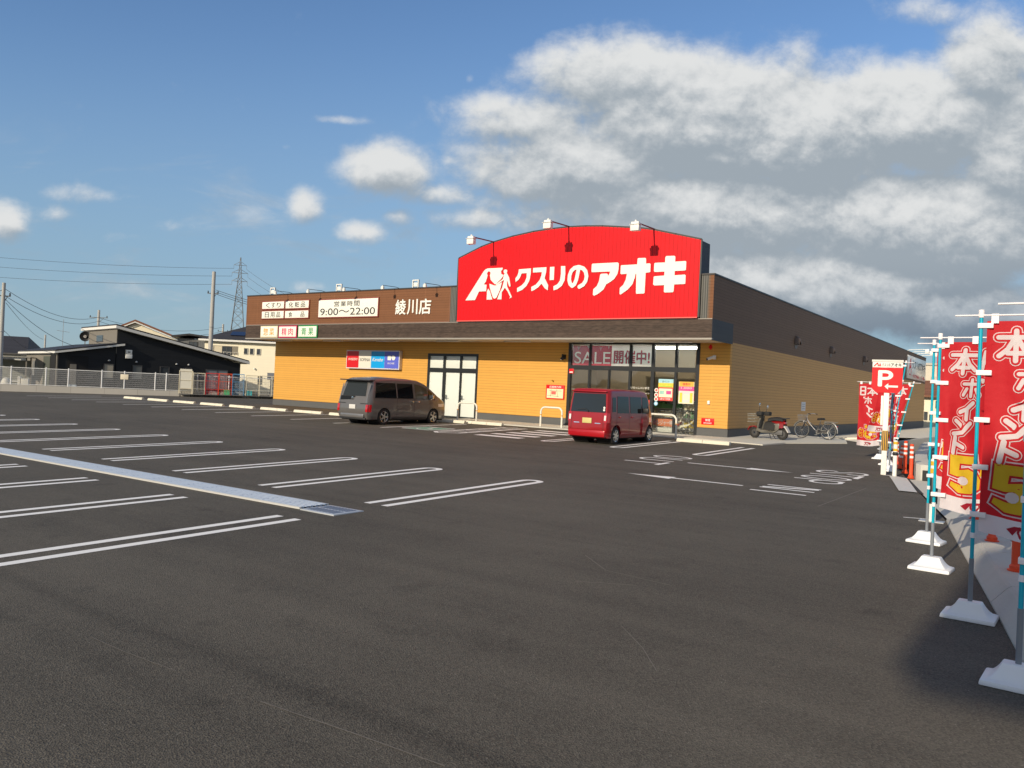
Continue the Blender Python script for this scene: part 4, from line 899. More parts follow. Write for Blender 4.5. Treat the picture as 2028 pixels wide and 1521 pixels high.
poster('window_poster', 'colourful poster of sky, grass and red panels stuck on the left of the right-hand panes', -2.92, -2.28, 1.33, 2.2, [(.82, 1, -1, 1, lb), (.62, .82, -1, 1, ye), (.60, .70, -.9, .9, gn), (.0, .62, -1, 1, rd), (.16, .56, -.9, .9, mat('poster_cream', None)), (.30, .46, -.8, -.2, mi), (.30, .46, .1, .75, pi_)], [('ポイント', -.5, .5, .84, .93, txt), ('お得', -.7, .7, .03, .13, mat('poster_white', None))])
poster('window_poster', 'yellow and white recruiting poster with a magenta band taped to the last pane', -2.04, -1.40, 1.25, 2.12, [(.72, 1, -.95, .95, or_), (.58, .78, -1, 1, pi_), (.06, .56, -.9, .9, mat('poster_white', None)), (.05, .5, -.85, -.5, ye), (.05, .5, .5, .85, ye), (.18, .42, -.35, .35, mat('poster_cream', None))], [('1,000', -.7, .7, .66, .76, mat('poster_white', None)), ('募集中', -.5, .5, .83, .95, rd)])
for z, m_, lab in ((1.74, 'r', 'round white and red sticker on the glass, top of a column of four'), (1.55, 'r', 'round white and red sticker on the glass, second down in a column of four'), (1.38, 'r', 'round white and red sticker on the glass, just above the blue one'), (1.20, 'b', 'round pale blue sticker at the foot of the column on the glass')):
    t = thing('window_sticker', lab, 'sticker', (-3.02, .027, z), 0, 'stickers on the entrance glass')
    b = MB(); b.lathe([(.085, 0), (.085, .003)], 20, Matrix.Rotation(R(90), 4, 'X')); b.build('disc', mat('sticker_blue', (.25, .52, .72)) if m_ == 'b' else signwhite, t)
    b = MB(); b.lathe([(.05, .0032), (.05, .0045)], 16, Matrix.Rotation(R(90), 4, 'X')); b.build('symbol', mat('sticker_pale', (.6, .75, .85)) if m_ == 'b' else mat('print_red', None), t)

t = thing('window_lettering', 'small white lettering and a red tag stuck on the glass left of the posters', 'lettering', (-3.75, .026, 1.3))
lettering('glass_text', 'いらっしゃいませ', signwhite, t, -.42, .42, .46, .56, 0, .02); lettering('glass_text', '自動ドア', signwhite, t, .12, .42, .24, .32, 0, .02); lettering('glass_text', 'ようこそ', signwhite, t, .02, .32, .08, .15, 0, .02)
b = MB(); b.prism([(x, -.002, z) for x, z in ((.28, -.02), (.50, .05), (.47, -.38), (.36, -.42))], (0, .002, 0)); b.build('red_tag', mat('print_red', None), t)
# trolleys inside the glass
wirem = mat('trolley_wire', (.30, .30, .31), .35, .8); cream = mat('trolley_cream', (.80, .74, .60), .4)
def trolley(x, y, rz, lab, seat):
    t = thing('shopping_trolley', lab, 'trolley', (x, y, .03), rz, 'trolleys inside the entrance')
    b = MB()
    for sx in (-.22, .22):
        b.tube([(sx, -.35, .08), (sx, .32, .14), (sx, .36, .9), (sx, .46, 1.0)], .013, 6); b.tube([(sx, -.38, .62), (sx, .36, .55)], .01, 6); b.tube([(sx, -.3, .1), (sx, .3, .55)], .012, 6); b.tube([(sx, .3, .12), (sx, -.3, .6)], .012, 6)
    b.tube([(-.22, .46, 1.0), (.22, .46, 1.0)], .016, 6); b.build('frame', wirem, t)
    b = MB()
    for z in (.62, .7, .8, .88): b.tube([(-.2, -.4, z), (.2, -.4, z), (.2, .34, z), (-.2, .34, z), (-.2, -.4, z)], .006, 4)
    for k in range(8): yy = -.4+.1*k; b.tube([(-.2, yy, .88), (-.2, yy, .6), (.2, yy, .6), (.2, yy, .88)], .005, 4)
    b.build('basket', wirem, t)
    if seat:
        b = MB(); b.grid(14, 6, lambda u, v: (-.2+.4*v, .42-.95*u, .5+.42*math.exp(-((u-.15)/.25)**2)-.18*u)); 
        ge = bmesh.ops.extrude_face_region(b.bm, geom=b.bm.faces[:]); bmesh.ops.translate(b.bm, vec=(0, -.03, -.09), verts=[q for q in ge['geom'] if isinstance(q, bmesh.types.BMVert)])
        b.build('child_seat', cream, t, smooth=50)
    for sx in (-.22, .22):
        for yy in (-.33, .3): b = MB(); b.lathe([(.055, -.015), (.055, .015)], 12, Matrix.Translation((sx, yy, .055)), axis='x'); b.build('wheel', rubber, t, smooth=40)
trolley(-2.35, 1.0, R(-62), 'trolley with a cream child seat, left one of the pair behind the last panes', True)
trolley(-1.75, .85, R(-70), 'trolley with a cream child seat nearest the corner pillar', True)
trolley(-2.9, 1.1, R(-40), 'plain wire trolley without a child seat behind the glass', False)
t = thing('price_stand', 'low stand with an orange lettered board just inside the entrance glass', 'stand', (-2.75, .55, .03)); bevel_box('board', mat('board_orange', (.60, .18, .08), .5), t, -.45, .45, 0, .03, .25, .55, .004); lettering('sign_text', 'レジャー特集', mat('poster_white', None), t, -.4, .4, .3, .5, -.004, .02); bevel_box('base', mat('shelf_metal', None), t, -.45, .45, -.02, .2, 0, .2, .01)
# ------------------------------------------------------------------ vehicles
def paintmat(name, col, metal=.0, rough=.35):
    return mat(name, col, rough, metal, coat=.7, spec=.3)
darkglass = mat('car_glass', (.008, .009, .010), .03, 0, spec=.4)
blacktrim = mat('black_plastic', (.02, .02, .021), .5)
tyre = mat('tyre', (.022, .021, .020), .85, bump=.3, bscale=60)
alloy = mat('alloy', (.55, .56, .58), .25, .9)
lampred = mat('tail_lamp_red', (.45, .008, .012), .15, coat=1.0)
lampclear = mat('lamp_clear', (.75, .72, .70), .12, coat=1.0)

class Car:
    """body built as one skin of rings along its length; y forward, origin under the middle of the rear bumper"""
    def __init__(s, L, Wd, top, belt, zb, roofw, tail, nose, arches, ra, plan=None, rr=.11):
        s.rr = rr
        s.L, s.W, s.top, s.belt, s.zb, s.roofw, s.tail, s.nose, s.arches, s.ra = L, Wd, top, belt, zb, roofw, tail, nose, arches, ra
    def lerp(s, tab, y):
        if y <= tab[0][0]: return tab[0][1]
        for (a, b), (c, d) in zip(tab, tab[1:]):
            if y <= c:
                t = (y-a)/(c-a); t = t*t*(3-2*t) if False else t
                return b+(d-b)*t
        return tab[-1][1]
    def halfw(s, y, z):
        L = s.L; e = 1.0
        d0 = max(0, .22-y)/.22; d1 = max(0, y-(L-.75))/.75
        e = 1-.085*d0**2.2-.20*d1**2.0
        w = s.W/2*e
        zt = s.lerp(s.top, y); bz = s.belt
        if z < .42: w -= .045*((.42-z)/.25)**1.5
        if z > bz: w -= (s.W/2-s.roofw/2)*((z-bz)/(max(p[1] for p in s.top)-bz))**1.25
        w += .012*math.sin(max(0, min(1, (z-.3)/(bz-.3)))*math.pi)
        return w
    def zbot(s, y):
        z = s.zb
        for a in s.arches:
            d = abs(y-a)
            if d < s.ra: z = max(z, .31+math.sqrt(s.ra**2-d*d))
        return z
    def yshift(s, y, z):
        sh = 0.0
        if y < 1.0: sh += s.lerp(s.tail, z)*max(0, 1-y/1.0)
        return y+sh
    def pt(s, y, z, side=1, out=0.0): return Vector((side*(s.halfw(y, z)+out), s.yshift(y, z), z))
    def body(s):
        b = MB(); L = s.L
        ys = sorted(set([0, .02, .06, .12, .2]+[.2+(L-.5)*k/60 for k in range(61)]+[L-.3, L-.2, L-.12, L-.06, L-.02, L]+[a+s.ra*c for a in s.arches for c in (-1, -.98, -.9, -.75, -.5, -.25, 0, .25, .5, .75, .9, .98, 1)]))
        rings = []
        for y in ys:
            zt, zb = s.lerp(s.top, y), s.zbot(y); rr = s.rr if y > .1 else s.rr*.6
            zz = [zb+(zt-rr-zb)*k/14 for k in range(15)]
            prof = [(s.halfw(y, z), z) for z in zz]
            w0 = prof[-1][0]
            for k in range(1, 5):
                a = math.pi/2*k/4; prof.append((w0-rr*1.3*(1-math.cos(a)), zt-rr+rr*math.sin(a)))
            prof.append((prof[-1][0]*.5, zt+.012)); 
            ring = [b.bm.verts.new((x, s.yshift(y, z), z)) for x, z in prof]+[b.bm.verts.new((0, s.yshift(y, zt), zt+.016))]+[b.bm.verts.new((-x, s.yshift(y, z), z)) for x, z in prof[::-1]]
            rings.append(ring)
        n = len(rings[0])
        for p, q in zip(rings, rings[1:]):
            for k in range(n-1): b.bm.faces.new((p[k], p[k+1], q[k+1], q[k]))
            b.bm.faces.new((p[n-1], p[0], q[0], q[n-1]))
        # ends: horizontal strips
        for rg in (rings[0], rings[-1]):
            h = n//2
            for k in range(h-1): b.bm.faces.new((rg[k], rg[k+1], rg[n-2-k], rg[n-1-k]))
            b.bm.faces.new((rg[h-1], rg[h], rg[h+1]))
        return b
    def patch(s, y0, y1, zlo, zhi, side, out=.006, nu=12, nv=5):
        """skin patch on the flank; zlo/zhi functions of y or numbers"""
        b = MB(); f = lambda q, y: q(y) if callable(q) else q
        def fn(u, v):
            y = y0+(y1-y0)*u; z = f(zlo, y)+(f(zhi, y)-f(zlo, y))*v
            return s.pt(y, z, side, out)
        return b.grid(nu, nv, fn)
    def rear(s, z0, z1, xin, out=.006, nu=10, nv=6, x0=None, x1=None):
        b = MB()
        def fn(u, v):
            z = z0+(z1-z0)*v; w = s.halfw(0, z)*xin
            x = (-w+2*w*u) if x0 is None else x0+(x1-x0)*u
            return Vector((x, s.yshift(0, z)-out, z))
        return b.grid(nu, nv, fn)
    def wheel(s, root, x, y, r, side, spokes=5, wd=.19):
        b = MB(); prof = [(r*.64, -wd/2), (r*.93, -wd/2), (r, -wd/2+.03), (r, wd/2-.03), (r*.93, wd/2), (r*.64, wd/2)]
        m_ = Matrix.Translation((x, y, r)); b.lathe(prof+[(r*.62, wd*.2), (r*.62, -wd*.2), (r*.64, -wd/2)], 28, m_, 'x'); w = b.build('wheel', tyre, root, smooth=40)
        b = MB(); b.lathe([(r*.66, side*wd*.30), (r*.66, side*wd*.53), (r*.60, side*wd*.50), (r*.58, side*wd*.30)], 28, m_, 'x')
        for k in range(spokes):
            for off in (-.13, .13):
                a = 2*math.pi*k/spokes; p0 = Vector((x+side*wd*.5, y+math.cos(a+off*2.2)*r*.10, r+math.sin(a+off*2.2)*r*.10)); p1 = Vector((x+side*wd*.49, y+math.cos(a+off)*r*.62, r+math.sin(a+off)*r*.62)); b.bar(p0, p1, r*.11, r*.09, (1, 0, 0))
        b.lathe([(r*.16, side*wd*.50), (r*.13, side*wd*.56), (0.0, side*wd*.56)], 14, m_, 'x'); b.build('rim', alloy, w, smooth=35)
        b = MB(); b.lathe([(r*.60, side*wd*.22), (0.0, side*wd*.22)], 20, m_, 'x'); b.build('brake_disc', mat('brake_disc', (.05, .05, .05), .5, .5), w)
        return w
def wheelwell(c, root):
    b = MB()
    for a in c.arches:
        for s_ in (-1, 1):
            m_ = Matrix.Translation((s_*(c.W/2-.33), a, .33)); b.lathe([(c.ra*.99, -.24), (c.ra*.99, .24), (.0, .24 if s_ < 0 else -.24)], 22, m_, 'x')
    b.box(-c.W/2+.12, c.W/2-.12, .15, c.L-.2, .17, .40); return b.build('underbody', mat('underbody', (.012, .012, .012), .9), root)

# --- grey minivan, tail towards us
vx, vy = -11.86, -8.15
van = thing('minivan', 'dark grey minivan parked nose-in before the frosted glass side door', 'car', (vx, vy, gz(vx, vy)), 0)
vp = paintmat('van_grey', (.17, .16, .155), .45, .34)
vtop = [(0, 1.68), (.06, 1.74), (.3, 1.805), (1.2, 1.845), (2.3, 1.83), (2.9, 1.78), (3.3, 1.66), (3.7, 1.43), (4.05, 1.20), (4.25, 1.11), (4.5, 1.02), (4.62, .92), (4.69, .74), (4.7, .62)]
vc = Car(4.7, 1.69, vtop, 1.02, .22, 1.36, [(.2, .06), (.45, -.02), (.62, -.02), (.95, .02), (1.1, .05), (1.72, .24), (1.9, .28)], None, [.86, 3.77], .365)
bo = vc.body().build('body', vp, van, smooth=32); 
for k, x_ in enumerate((-.74, .74)):
    for y_ in (.86, 3.77): vc.wheel(van, x_, y_, .325, 1 if x_ > 0 else -1)
wheelwell(vc, van)
for s_ in (1, -1):
    wl = lambda y: 1.075
    vc.patch(.30, 1.52, 1.06, lambda y: min(1.64, vc.lerp(vtop, y)-.165), s_).build('side_window', darkglass, van, smooth=60)
    vc.patch(1.60, 2.50, 1.06, lambda y: min(1.64, vc.lerp(vtop, y)-.165), s_).build('side_window', darkglass, van, smooth=60)
    vc.patch(2.62, 3.36, 1.04, lambda y: vc.lerp(vtop, y)-.165, s_).build('side_window', mat('car_glass_light', (.09, .08, .045), .03, coat=.6, spec=.8), van, smooth=60)
    vc.patch(3.42, 3.86, 1.02, lambda y: max(1.04, vc.lerp(vtop, y)-.15), s_, nu=6).build('quarter_window', darkglass, van, smooth=60)
    vc.patch(.28, 3.40, 1.035, 1.058, s_, .009).build('belt_moulding', blacktrim, van)
    for y_ in (2.30, 2.66): b = MB(); p = vc.pt(y_, .93, s_, .02); b.box(p.x-.02, p.x+.02, y_, y_+.2, .915, .945); b.build('door_handle', chrome, van, bevel=.008)
    for y_ in (1.55, 2.56, 3.52): vc.patch(y_, y_+.014, .34, 1.04, s_, .003, 1, 6).build('door_gap', blacktrim, van)
    vc.patch(1.3, 3.33, .225, .30, s_, .012).build('sill', mat('van_sill', (.05, .047, .047), .4, .3), van)
    p = vc.pt(3.45, 1.06, s_); b = MB(); b.box(p.x-.03, p.x+.15*s_ if s_ > 0 else p.x+.03, 3.42, 3.50, 1.03, 1.06) if s_ > 0 else b.box(p.x-.15, p.x+.03, 3.42, 3.5, 1.03, 1.06); b.box(min(p.x+s_*.05, p.x+s_*.25), max(p.x+s_*.05, p.x+s_*.25), 3.40, 3.50, 1.06, 1.22); b.build('door_mirror', chrome if s_ > 0 else vp, van, bevel=.02)
    vc.patch(4.05, 4.5, .74, .86, s_, .008, 6, 3).build('headlight', lampclear, van, smooth=60)
    vc.rear(.50, .78, 1, .012, 3, 4, s_*.70, s_*.815).build('tail_lamp', lampred, van, smooth=60)
    vc.patch(.0, .16, .50, .78, s_, .008, 3, 3).build('tail_lamp', lampred, van, smooth=60)
    b = MB(); zz = .80; vc.rear(.80, .83, 1, .014, 3, 2, s_*.40, s_*.80).build('tail_trim', blacktrim, van)
    vc.rear(.83, 1.56, 1, .010, 3, 5, s_*.70, s_*.755).build('rear_pillar_chrome', mat('van_pillar', (.30, .29, .29), .2, .7), van, smooth=60)
vc.rear(1.10, 1.64, .80, .012).build('rear_window', mat('car_glass_rear', (.018, .023, .025), .04, 0, spec=.6), van, smooth=60)
b = MB(); b.poly([(-.70, vc.yshift(0, 1.08)-.012, 1.09), (.10, vc.yshift(0, 1.08)-.012, 1.09), (-.12, vc.yshift(0, .95)-.02, .96), (-.70, vc.yshift(0, .9)-.02, .93)]); b.build('rear_garnish', darkglass, van)
b = MB(); b.box(-.80, .80, .02, .34, 1.69, 1.735); b.build('roof_spoiler', mat('van_dark', (.03, .028, .03), .3, coat=1), van, bevel=.018)
b = MB(); b.box(-.62, .62, -.05, .05, .27, .42); b.build('rear_bumper', mat('van_bumper', (.26, .25, .25), .3, .6, coat=.6), van, bevel=.03)
b = MB(); b.box(-.70, .70, -.02, .1, .20, .27); b.build('bumper_skirt', blacktrim, van, bevel=.02)
b = MB(); b.box(-.165, .165, -.04, -.02, .60, .765); b.build('number_plate', mat('plate_white', (.62, .62, .60), .5), van, bevel=.004)
b = MB(); b.lathe([(.062, 0), (.062, .012), (.04, .014)], 20, Matrix.Translation((-.05, vc.yshift(0, 1.0)-.012, 1.0)) @ Matrix.Rotation(R(90), 4, 'X')); b.build('badge', chrome, van)
b = MB(); b.tube([(.5, .12, 1.2), (.2, .07, 1.15), (-.02, .07, 1.12)], .012, 6); b.build('rear_wiper', blacktrim, van)
vc2 = MB(); vc2.grid(8, 4, lambda u, v: Vector(((-.62+1.24*u)*(1-.06*v), 4.08-.66*v-.0, 1.20+.42*v+.02))); vc2.build('windscreen', darkglass, van, smooth=60)

# --- small red boxy car, tail towards us
rx, ry = -1.78, -7.74
red = thing('compact_car', 'small boxy dark red car parked in front of the shop entrance', 'car', (rx, ry, gz(rx, ry)), 0)
rp = paintmat('car_red', (.30, .002, .007), .1, .38)
rtop = [(0, 1.66), (.04, 1.71), (.15, 1.745), (1.0, 1.765), (2.3, 1.76), (2.70, 1.725), (2.88, 1.62), (3.04, 1.36), (3.14, 1.15), (3.22, 1.09), (3.37, 1.02), (3.45, .86), (3.49, .70), (3.5, .6)]
rc = Car(3.5, 1.475, rtop, .97, .21, 1.33, [(.2, .05), (.4, -.02), (.6, -.01), (.95, .02), (1.62, .11), (1.8, .13)], None, [.58, 3.06], .325, None, .075)
rc.body().build('body', rp, red, smooth=32)
for x_ in (-.64, .64):
    for y_ in (.58, 3.06): rc.wheel(red, x_, y_, .285, 1 if x_ > 0 else -1, 7, .16)
wheelwell(rc, red)
for s_ in (1, -1):
    rc.patch(.24, .50, 1.04, 1.50, s_, nu=5).build('quarter_window', darkglass, red, smooth=60)
    rc.patch(.60, 1.42, 1.0, 1.54, s_).build('side_window', darkglass, red, smooth=60)
    rc.patch(1.52, 2.34, 1.0, lambda y: min(1.54, rc.lerp(rtop, y)-.17), s_).build('side_window', darkglass, red, smooth=60)
    rc.patch(2.42, 2.90, .99, lambda y: max(1.02, min(1.54, rc.lerp(rtop, y)-.15)), s_, nu=6).build('quarter_window', darkglass, red, smooth=60)
    for y_ in (.56, 1.46, 2.42): rc.patch(y_, y_+.014, .32, 1.0, s_, .003, 1, 6).build('door_gap', blacktrim, red)
    rc.patch(.95, 2.70, .215, .28, s_, .010).build('sill', mat('car_sill', (.16, .006, .010), .4), red)
    for y_ in (.75, 1.62): b = MB(); p = rc.pt(y_, .87, s_, .02); b.box(p.x-.02, p.x+.02, y_, y_+.18, .855, .89); b.build('door_handle', rp, red, bevel=.008)
    p = rc.pt(2.5, 1.04, s_); b = MB(); b.box(min(p.x, p.x+s_*.2), max(p.x, p.x+s_*.2), 2.44, 2.54, 1.02, 1.17); b.build('door_mirror', blacktrim, red, bevel=.025)
    rc.patch(2.95, 3.34, .70, .86, s_, .008, 6, 3).build('headlight', lampclear, red, smooth=60)
    rc.rear(.70, 1.00, 1, .016, 3, 4, s_*.585, s_*.70).build('tail_lamp', lampred, red, smooth=60)
    rc.patch(.0, .13, .70, 1.0, s_, .010, 3, 3).build('tail_lamp', lampred, red, smooth=60)
    rc.rear(.76, .92, 1, .022, 2, 3, s_*.60, s_*.665).build('reverse_lamp', lampclear, red, smooth=60)
    rc.rear(.655, .68, 1, .016, 4, 1, s_*.28, s_*.48).build('badge', chrome, red)
rc.rear(1.01, 1.60, .93, .012).build('rear_window', mat('car_glass_rear', None), red, smooth=60)
rc.rear(.47, .99, .80, .008).build('tailgate', rp, red, smooth=60)
b = MB(); 
for q in ((-.585, -.575, .46, .99), (.575, .585, .46, .99)): rc.rear(q[2], q[3], 1, .009, 1, 5, q[0], q[1]).build('door_gap', blacktrim, red)
b.bm.free()
b = MB(); b.box(-.66, .66, -.06, .06, .24, .45); b.build('rear_bumper', paintmat('car_red_bumper', (.40, .003, .010), .1, .35), red, bevel=.035)
b = MB(); b.box(-.62, .62, .02, .14, 1.645, 1.685); b.build('roof_spoiler', rp, red, bevel=.015)
b = MB(); b.box(-.165, .165, -.035, -.012, .66, .825); b.build('number_plate', mat('plate_yellow', (.60, .52, .20), .5), red, bevel=.004)
b = MB(); b.tube([(.02, .02, 1.0), (.02, -.015, 1.05), (-.1, .005, 1.10), (-.40, .012, 1.08)], .010, 6); b.build('rear_wiper', blacktrim, red)
b = MB()
for z_ in (1.09, 1.165): b.lathe([(.035, 0), (.035, .003)], 12, Matrix.Translation((.57, rc.yshift(0, z_)-.014, z_)) @ Matrix.Rotation(R(90), 4, 'X') )
b.build('window_sticker', signwhite, red)
b = MB(); b.grid(8, 4, lambda u, v: Vector(((-.60+1.20*u)*(1-.05*v), 3.13-.28*v, 1.20+.42*v+.02))); b.build('windscreen', darkglass, red, smooth=60)
# passenger door standing ajar
b = MB(); m_ = Matrix.Translation((rc.W/2+.0, 2.40, 0)) @ Matrix.Rotation(R(-24), 4, 'Z')
b.grid(10, 8, lambda u, v: m_ @ Vector((.03+.03*math.sin(v*math.pi)-.05*max(0, v-.6)/.4, -.86*u, .28+.74*v))); ge = bmesh.ops.extrude_face_region(b.bm, geom=b.bm.faces[:]); bmesh.ops.translate(b.bm, vec=(-.05, 0, 0), verts=[q for q in ge['geom'] if isinstance(q, bmesh.types.BMVert)])
b.bm.faces.ensure_lookup_table(); dr = b.build('door', rp, red, smooth=40); dr['label'] = 'passenger door standing slightly ajar'
b = MB(); b.grid(6, 4, lambda u, v: m_ @ Vector((.045-.10*v, -.82*u-.02, 1.02+.48*v))); ge = bmesh.ops.extrude_face_region(b.bm, geom=b.bm.faces[:]); bmesh.ops.translate(b.bm, vec=(-.02, 0, 0), verts=[q for q in ge['geom'] if isinstance(q, bmesh.types.BMVert)]); b.build('glass', darkglass, dr)
b = MB(); b.box(-.02, .02, -.72, -.55, .86, .89, m_ @ Matrix.Translation((.08, 0, 0))); b.build('handle', chrome, dr)

# --- scooter and bicycle on the pavement by the long wall
sc = thing('motor_scooter', 'grey and red motor scooter with a front basket parked by the tan side wall', 'scooter', (1.27, 1.0, gz(1.2, 1)+.04), R(90-12))
sgrey = mat('scooter_grey', (.17, .16, .135), .35, .2, coat=.6); sred = mat('scooter_red', (.22, .010, .012), .3, coat=.8)
def swheel(root, y, r, tw):
    b = MB(); b.lathe([(r*.62, -tw/2), (r*.95, -tw/2), (r, 0), (r*.95, tw/2), (r*.62, tw/2), (r*.62, -tw/2)], 24, Matrix.Translation((0, y, r)), 'x'); w = b.build('wheel', tyre, root, smooth=45)
    b = MB(); b.lathe([(r*.64, -.03), (r*.64, .03), (r*.2, .035), (r*.2, -.035), (r*.64, -.03)], 16, Matrix.Translation((0, y, r)), 'x'); b.build('rim', mat('dark_rim', (.10, .10, .10), .5, .6), w)
swheel(sc, .58, .22, .09); swheel(sc, -.58, .22, .10)
b = MB(); b.grid(8, 10, lambda u, v: Vector(((u-.5)*.40*(.75+.35*math.sin(math.pi*min(1, v*1.2)))*(1-.12*v), .50-.10*v+.10*(abs(u-.5)*2)**2*-1, .32+.55*v))); ge = bmesh.ops.extrude_face_region(b.bm, geom=b.bm.faces[:]); bmesh.ops.translate(b.bm, vec=(0, -.05, 0), verts=[q for q in ge['geom'] if isinstance(q, bmesh.types.BMVert)]); b.build('leg_shield', sgrey, sc, smooth=50)
b = MB(); b.prism([(-.18, y, z) for y, z in ((.46, .30), (.40, .42), (.25, .34), (-.22, .32), (-.30, .60), (-.52, .62), (-.50, .38), (-.32, .26), (.2, .22))], (.36, 0, 0)); b.build('floor_body', sgrey, sc, bevel=.03)
b = MB(); b.grid(10, 8, lambda u, v: Vector((.20*math.cos(math.pi*u)*(1-.25*v), -.05-.62*v, .40+.30*math.sin(math.pi*u)+.05*v))); b.build('tail_cowl', sred, sc, smooth=60)
b = MB(); b.grid(10, 8, lambda u, v: Vector((.235*math.cos(math.pi*u), .10-.45*v, .36+.34*math.sin(math.pi*u)*(.9+.1*math.sin(v*3))))); b.build('leg_cover', mat('black_cloth', (.02, .02, .02), .8), sc, smooth=60)
b = MB(); b.grid(10, 8, lambda u, v: Vector(((u-.5)*.28, -.02-.62*v, .76+.05*math.sin(math.pi*u)+.05*math.sin(v*math.pi*.9)))); ge = bmesh.ops.extrude_face_region(b.bm, geom=b.bm.faces[:]); bmesh.ops.translate(b.bm, vec=(0, 0, -.08), verts=[q for q in ge['geom'] if isinstance(q, bmesh.types.BMVert)]); b.build('saddle', mat('saddle_black', (.02, .02, .022), .5), sc, smooth=60)
b = MB(); b.tube([(0, .56, .24), (0, .44, .55), (0, .36, .95)], .035, 8); b.build('steering_column', blacktrim, sc)
b = MB(); b.tube([(-.32, .24, 1.0), (-.15, .34, .98), (.15, .34, .98), (.32, .24, 1.0)], .02, 8); b.build('handlebar', blacktrim, sc)
b = MB(); b.box(-.13, .13, .30, .46, .84, 1.02); b.build('headlight_cowl', blacktrim, sc, bevel=.04)
b = MB(); b.box(-.40, -.16, .10, .34, .88, 1.04); b.build('hand_cover', mat('black_cloth', None), sc, bevel=.05); b = MB(); b.box(.16, .40, .10, .34, .88, 1.04); b.build('hand_cover', mat('black_cloth', None), sc, bevel=.05)
for x_, z_ in ((-.30, 1.30), (.30, 1.22)):
    b = MB(); b.tube([(x_*.8, .28, 1.0), (x_, .26, z_-.04)], .008, 6); mm = b.build('mirror_stem', blacktrim, sc); b = MB(); b.lathe([(.06, 0), (.065, .015), (.03, .03)], 14, Matrix.Translation((x_, .26, z_)) @ Matrix.Rotation(R(90), 4, 'X')); b.build('mirror', mat('mirror_glass', (.7, .75, .75), .05, .9), mm)
b = MB()
for z_ in (.62, .74, .86, .94): b.tube([(-.19, .50, z_), (.19, .50, z_), (.21, .80, z_), (-.21, .80, z_), (-.19, .50, z_)], .008, 4)
for k in range(7): x_ = -.19+.063*k; b.tube([(x_, .50, .94), (x_, .51, .62), (x_, .77, .62), (x_*1.1, .80, .94)], .006, 4)
b.build('basket', mat('basket_grey', (.34, .33, .29), .5, .3), sc)
b = MB(); b.prism([(-.09, y, z) for y, z in ((.86, .30), (.78, .44), (.58, .48), (.40, .42), (.42, .38), (.58, .445), (.76, .40), (.83, .29))], (.18, 0, 0)); b.build('front_mudguard', sred, sc)
b = MB(); b.prism([(-.09, y, z) for y, z in ((-.52, .58), (-.72, .52), (-.86, .30), (-.83, .28), (-.70, .46), (-.52, .50))], (.18, 0, 0)); b.build('rear_mudguard', mat('mudguard_pale', (.50, .48, .45), .5), sc)
b = MB(); b.box(-.10, .10, -.70, -.655, .60, .68); b.build('tail_lamp', lampred, sc, bevel=.015)
b = MB(); b.box(-.12, .10, -.62, -.15, .18, .36); b.tube([(.15, -.2, .2), (.15, -.75, .26)], .05, 10); b.build('engine', mat('engine_grey', (.14, .14, .14), .5, .5), sc, bevel=.02)
b = MB(); b.tube([(-.1, -.1, .2), (-.17, -.22, .0)], .014, 6); b.tube([(.1, -.1, .2), (.17, -.22, .0)], .014, 6); b.build('stand', blacktrim, sc)
b = MB(); b.box(-.16, .16, -.78, -.45, .80, .83); b.build('rear_rack', blacktrim, sc, bevel=.008)

bi = thing('bicycle', 'silver step-through bicycle with a wire basket parked beside the tan side wall', 'bicycle', (2.42, 3.25, gz(2.4, 3.2)+.04), R(90-12))
silver = mat('bike_silver', (.50, .50, .48), .3, .8)
for y_ in (.55, -.55):
    b = MB(); m_ = Matrix.Translation((0, y_, .335)); n = 36
    for k in range(n): pass
    b.lathe([(.305, -.018), (.33, -.018), (.337, 0), (.33, .018), (.305, .018), (.305, -.018)], 36, m_, 'x'); w = b.build('wheel', mat('bike_tyre', (.04, .04, .04), .8), bi, smooth=50)
    b = MB(); b.lathe([(.288, -.013), (.306, -.013), (.306, .013), (.288, .013), (.288, -.013)], 36, m_, 'x'); b.build('rim', silver, w, smooth=50)
    b = MB()
    for k in range(18): a = 2*math.pi*k/18; b.bar((.03*(-1)**k, y_, .335), (0, y_+.29*math.cos(a), .335+.29*math.sin(a)), .0045)
    b.build('spokes', silver, w)
    b = MB(); b.tube([(-.045, y_, .335), (.045, y_, .335)], .022, 10); b.build('hub', silver, w)
    b = MB(); pts = [(0, y_+.365*math.cos(R(a)), .335+.365*math.sin(R(a))) for a in range(20 if y_ > 0 else 10, 172 if y_ < 0 else 130, 10)]
    if y_ < 0: pts = [(0, y_-.365*math.cos(R(a)), .335+.365*math.sin(R(a))) for a in range(-10, 130, 10)]
    b.tube(pts, .022, 6); b.build('mudguard', silver, bi)
b = MB()
for q in ([(0, .36, .86), (0, .30, .66), (0, .0, .36), (0, -.10, .28)], [(0, .345, .76), (0, .18, .60), (0, -.16, .45)], [(0, -.10, .28), (0, -.22, .72)], [(.03, -.10, .28), (.05, -.55, .335)], [(-.03, -.10, .28), (-.05, -.55, .335)], [(.05, -.55, .335), (0, -.2, .62)], [(-.05, -.55, .335), (0, -.2, .62)], [(.04, .55, .335), (.03, .42, .68), (0, .36, .86)], [(-.04, .55, .335), (-.03, .42, .68)]): b.tube(q, .017, 8)
b.build('frame', mat('bike_frame', (.10, .10, .11), .25, .5), bi)
b = MB(); b.tube([(-.29, .10, .98), (-.22, .22, 1.0), (-.06, .32, .98), (0, .34, .92), (.06, .32, .98), (.22, .22, 1.0), (.29, .10, .98)], .012, 8); b.tube([(0, .36, .84), (0, .34, .95)], .014, 8); b.build('handlebar', silver, bi)
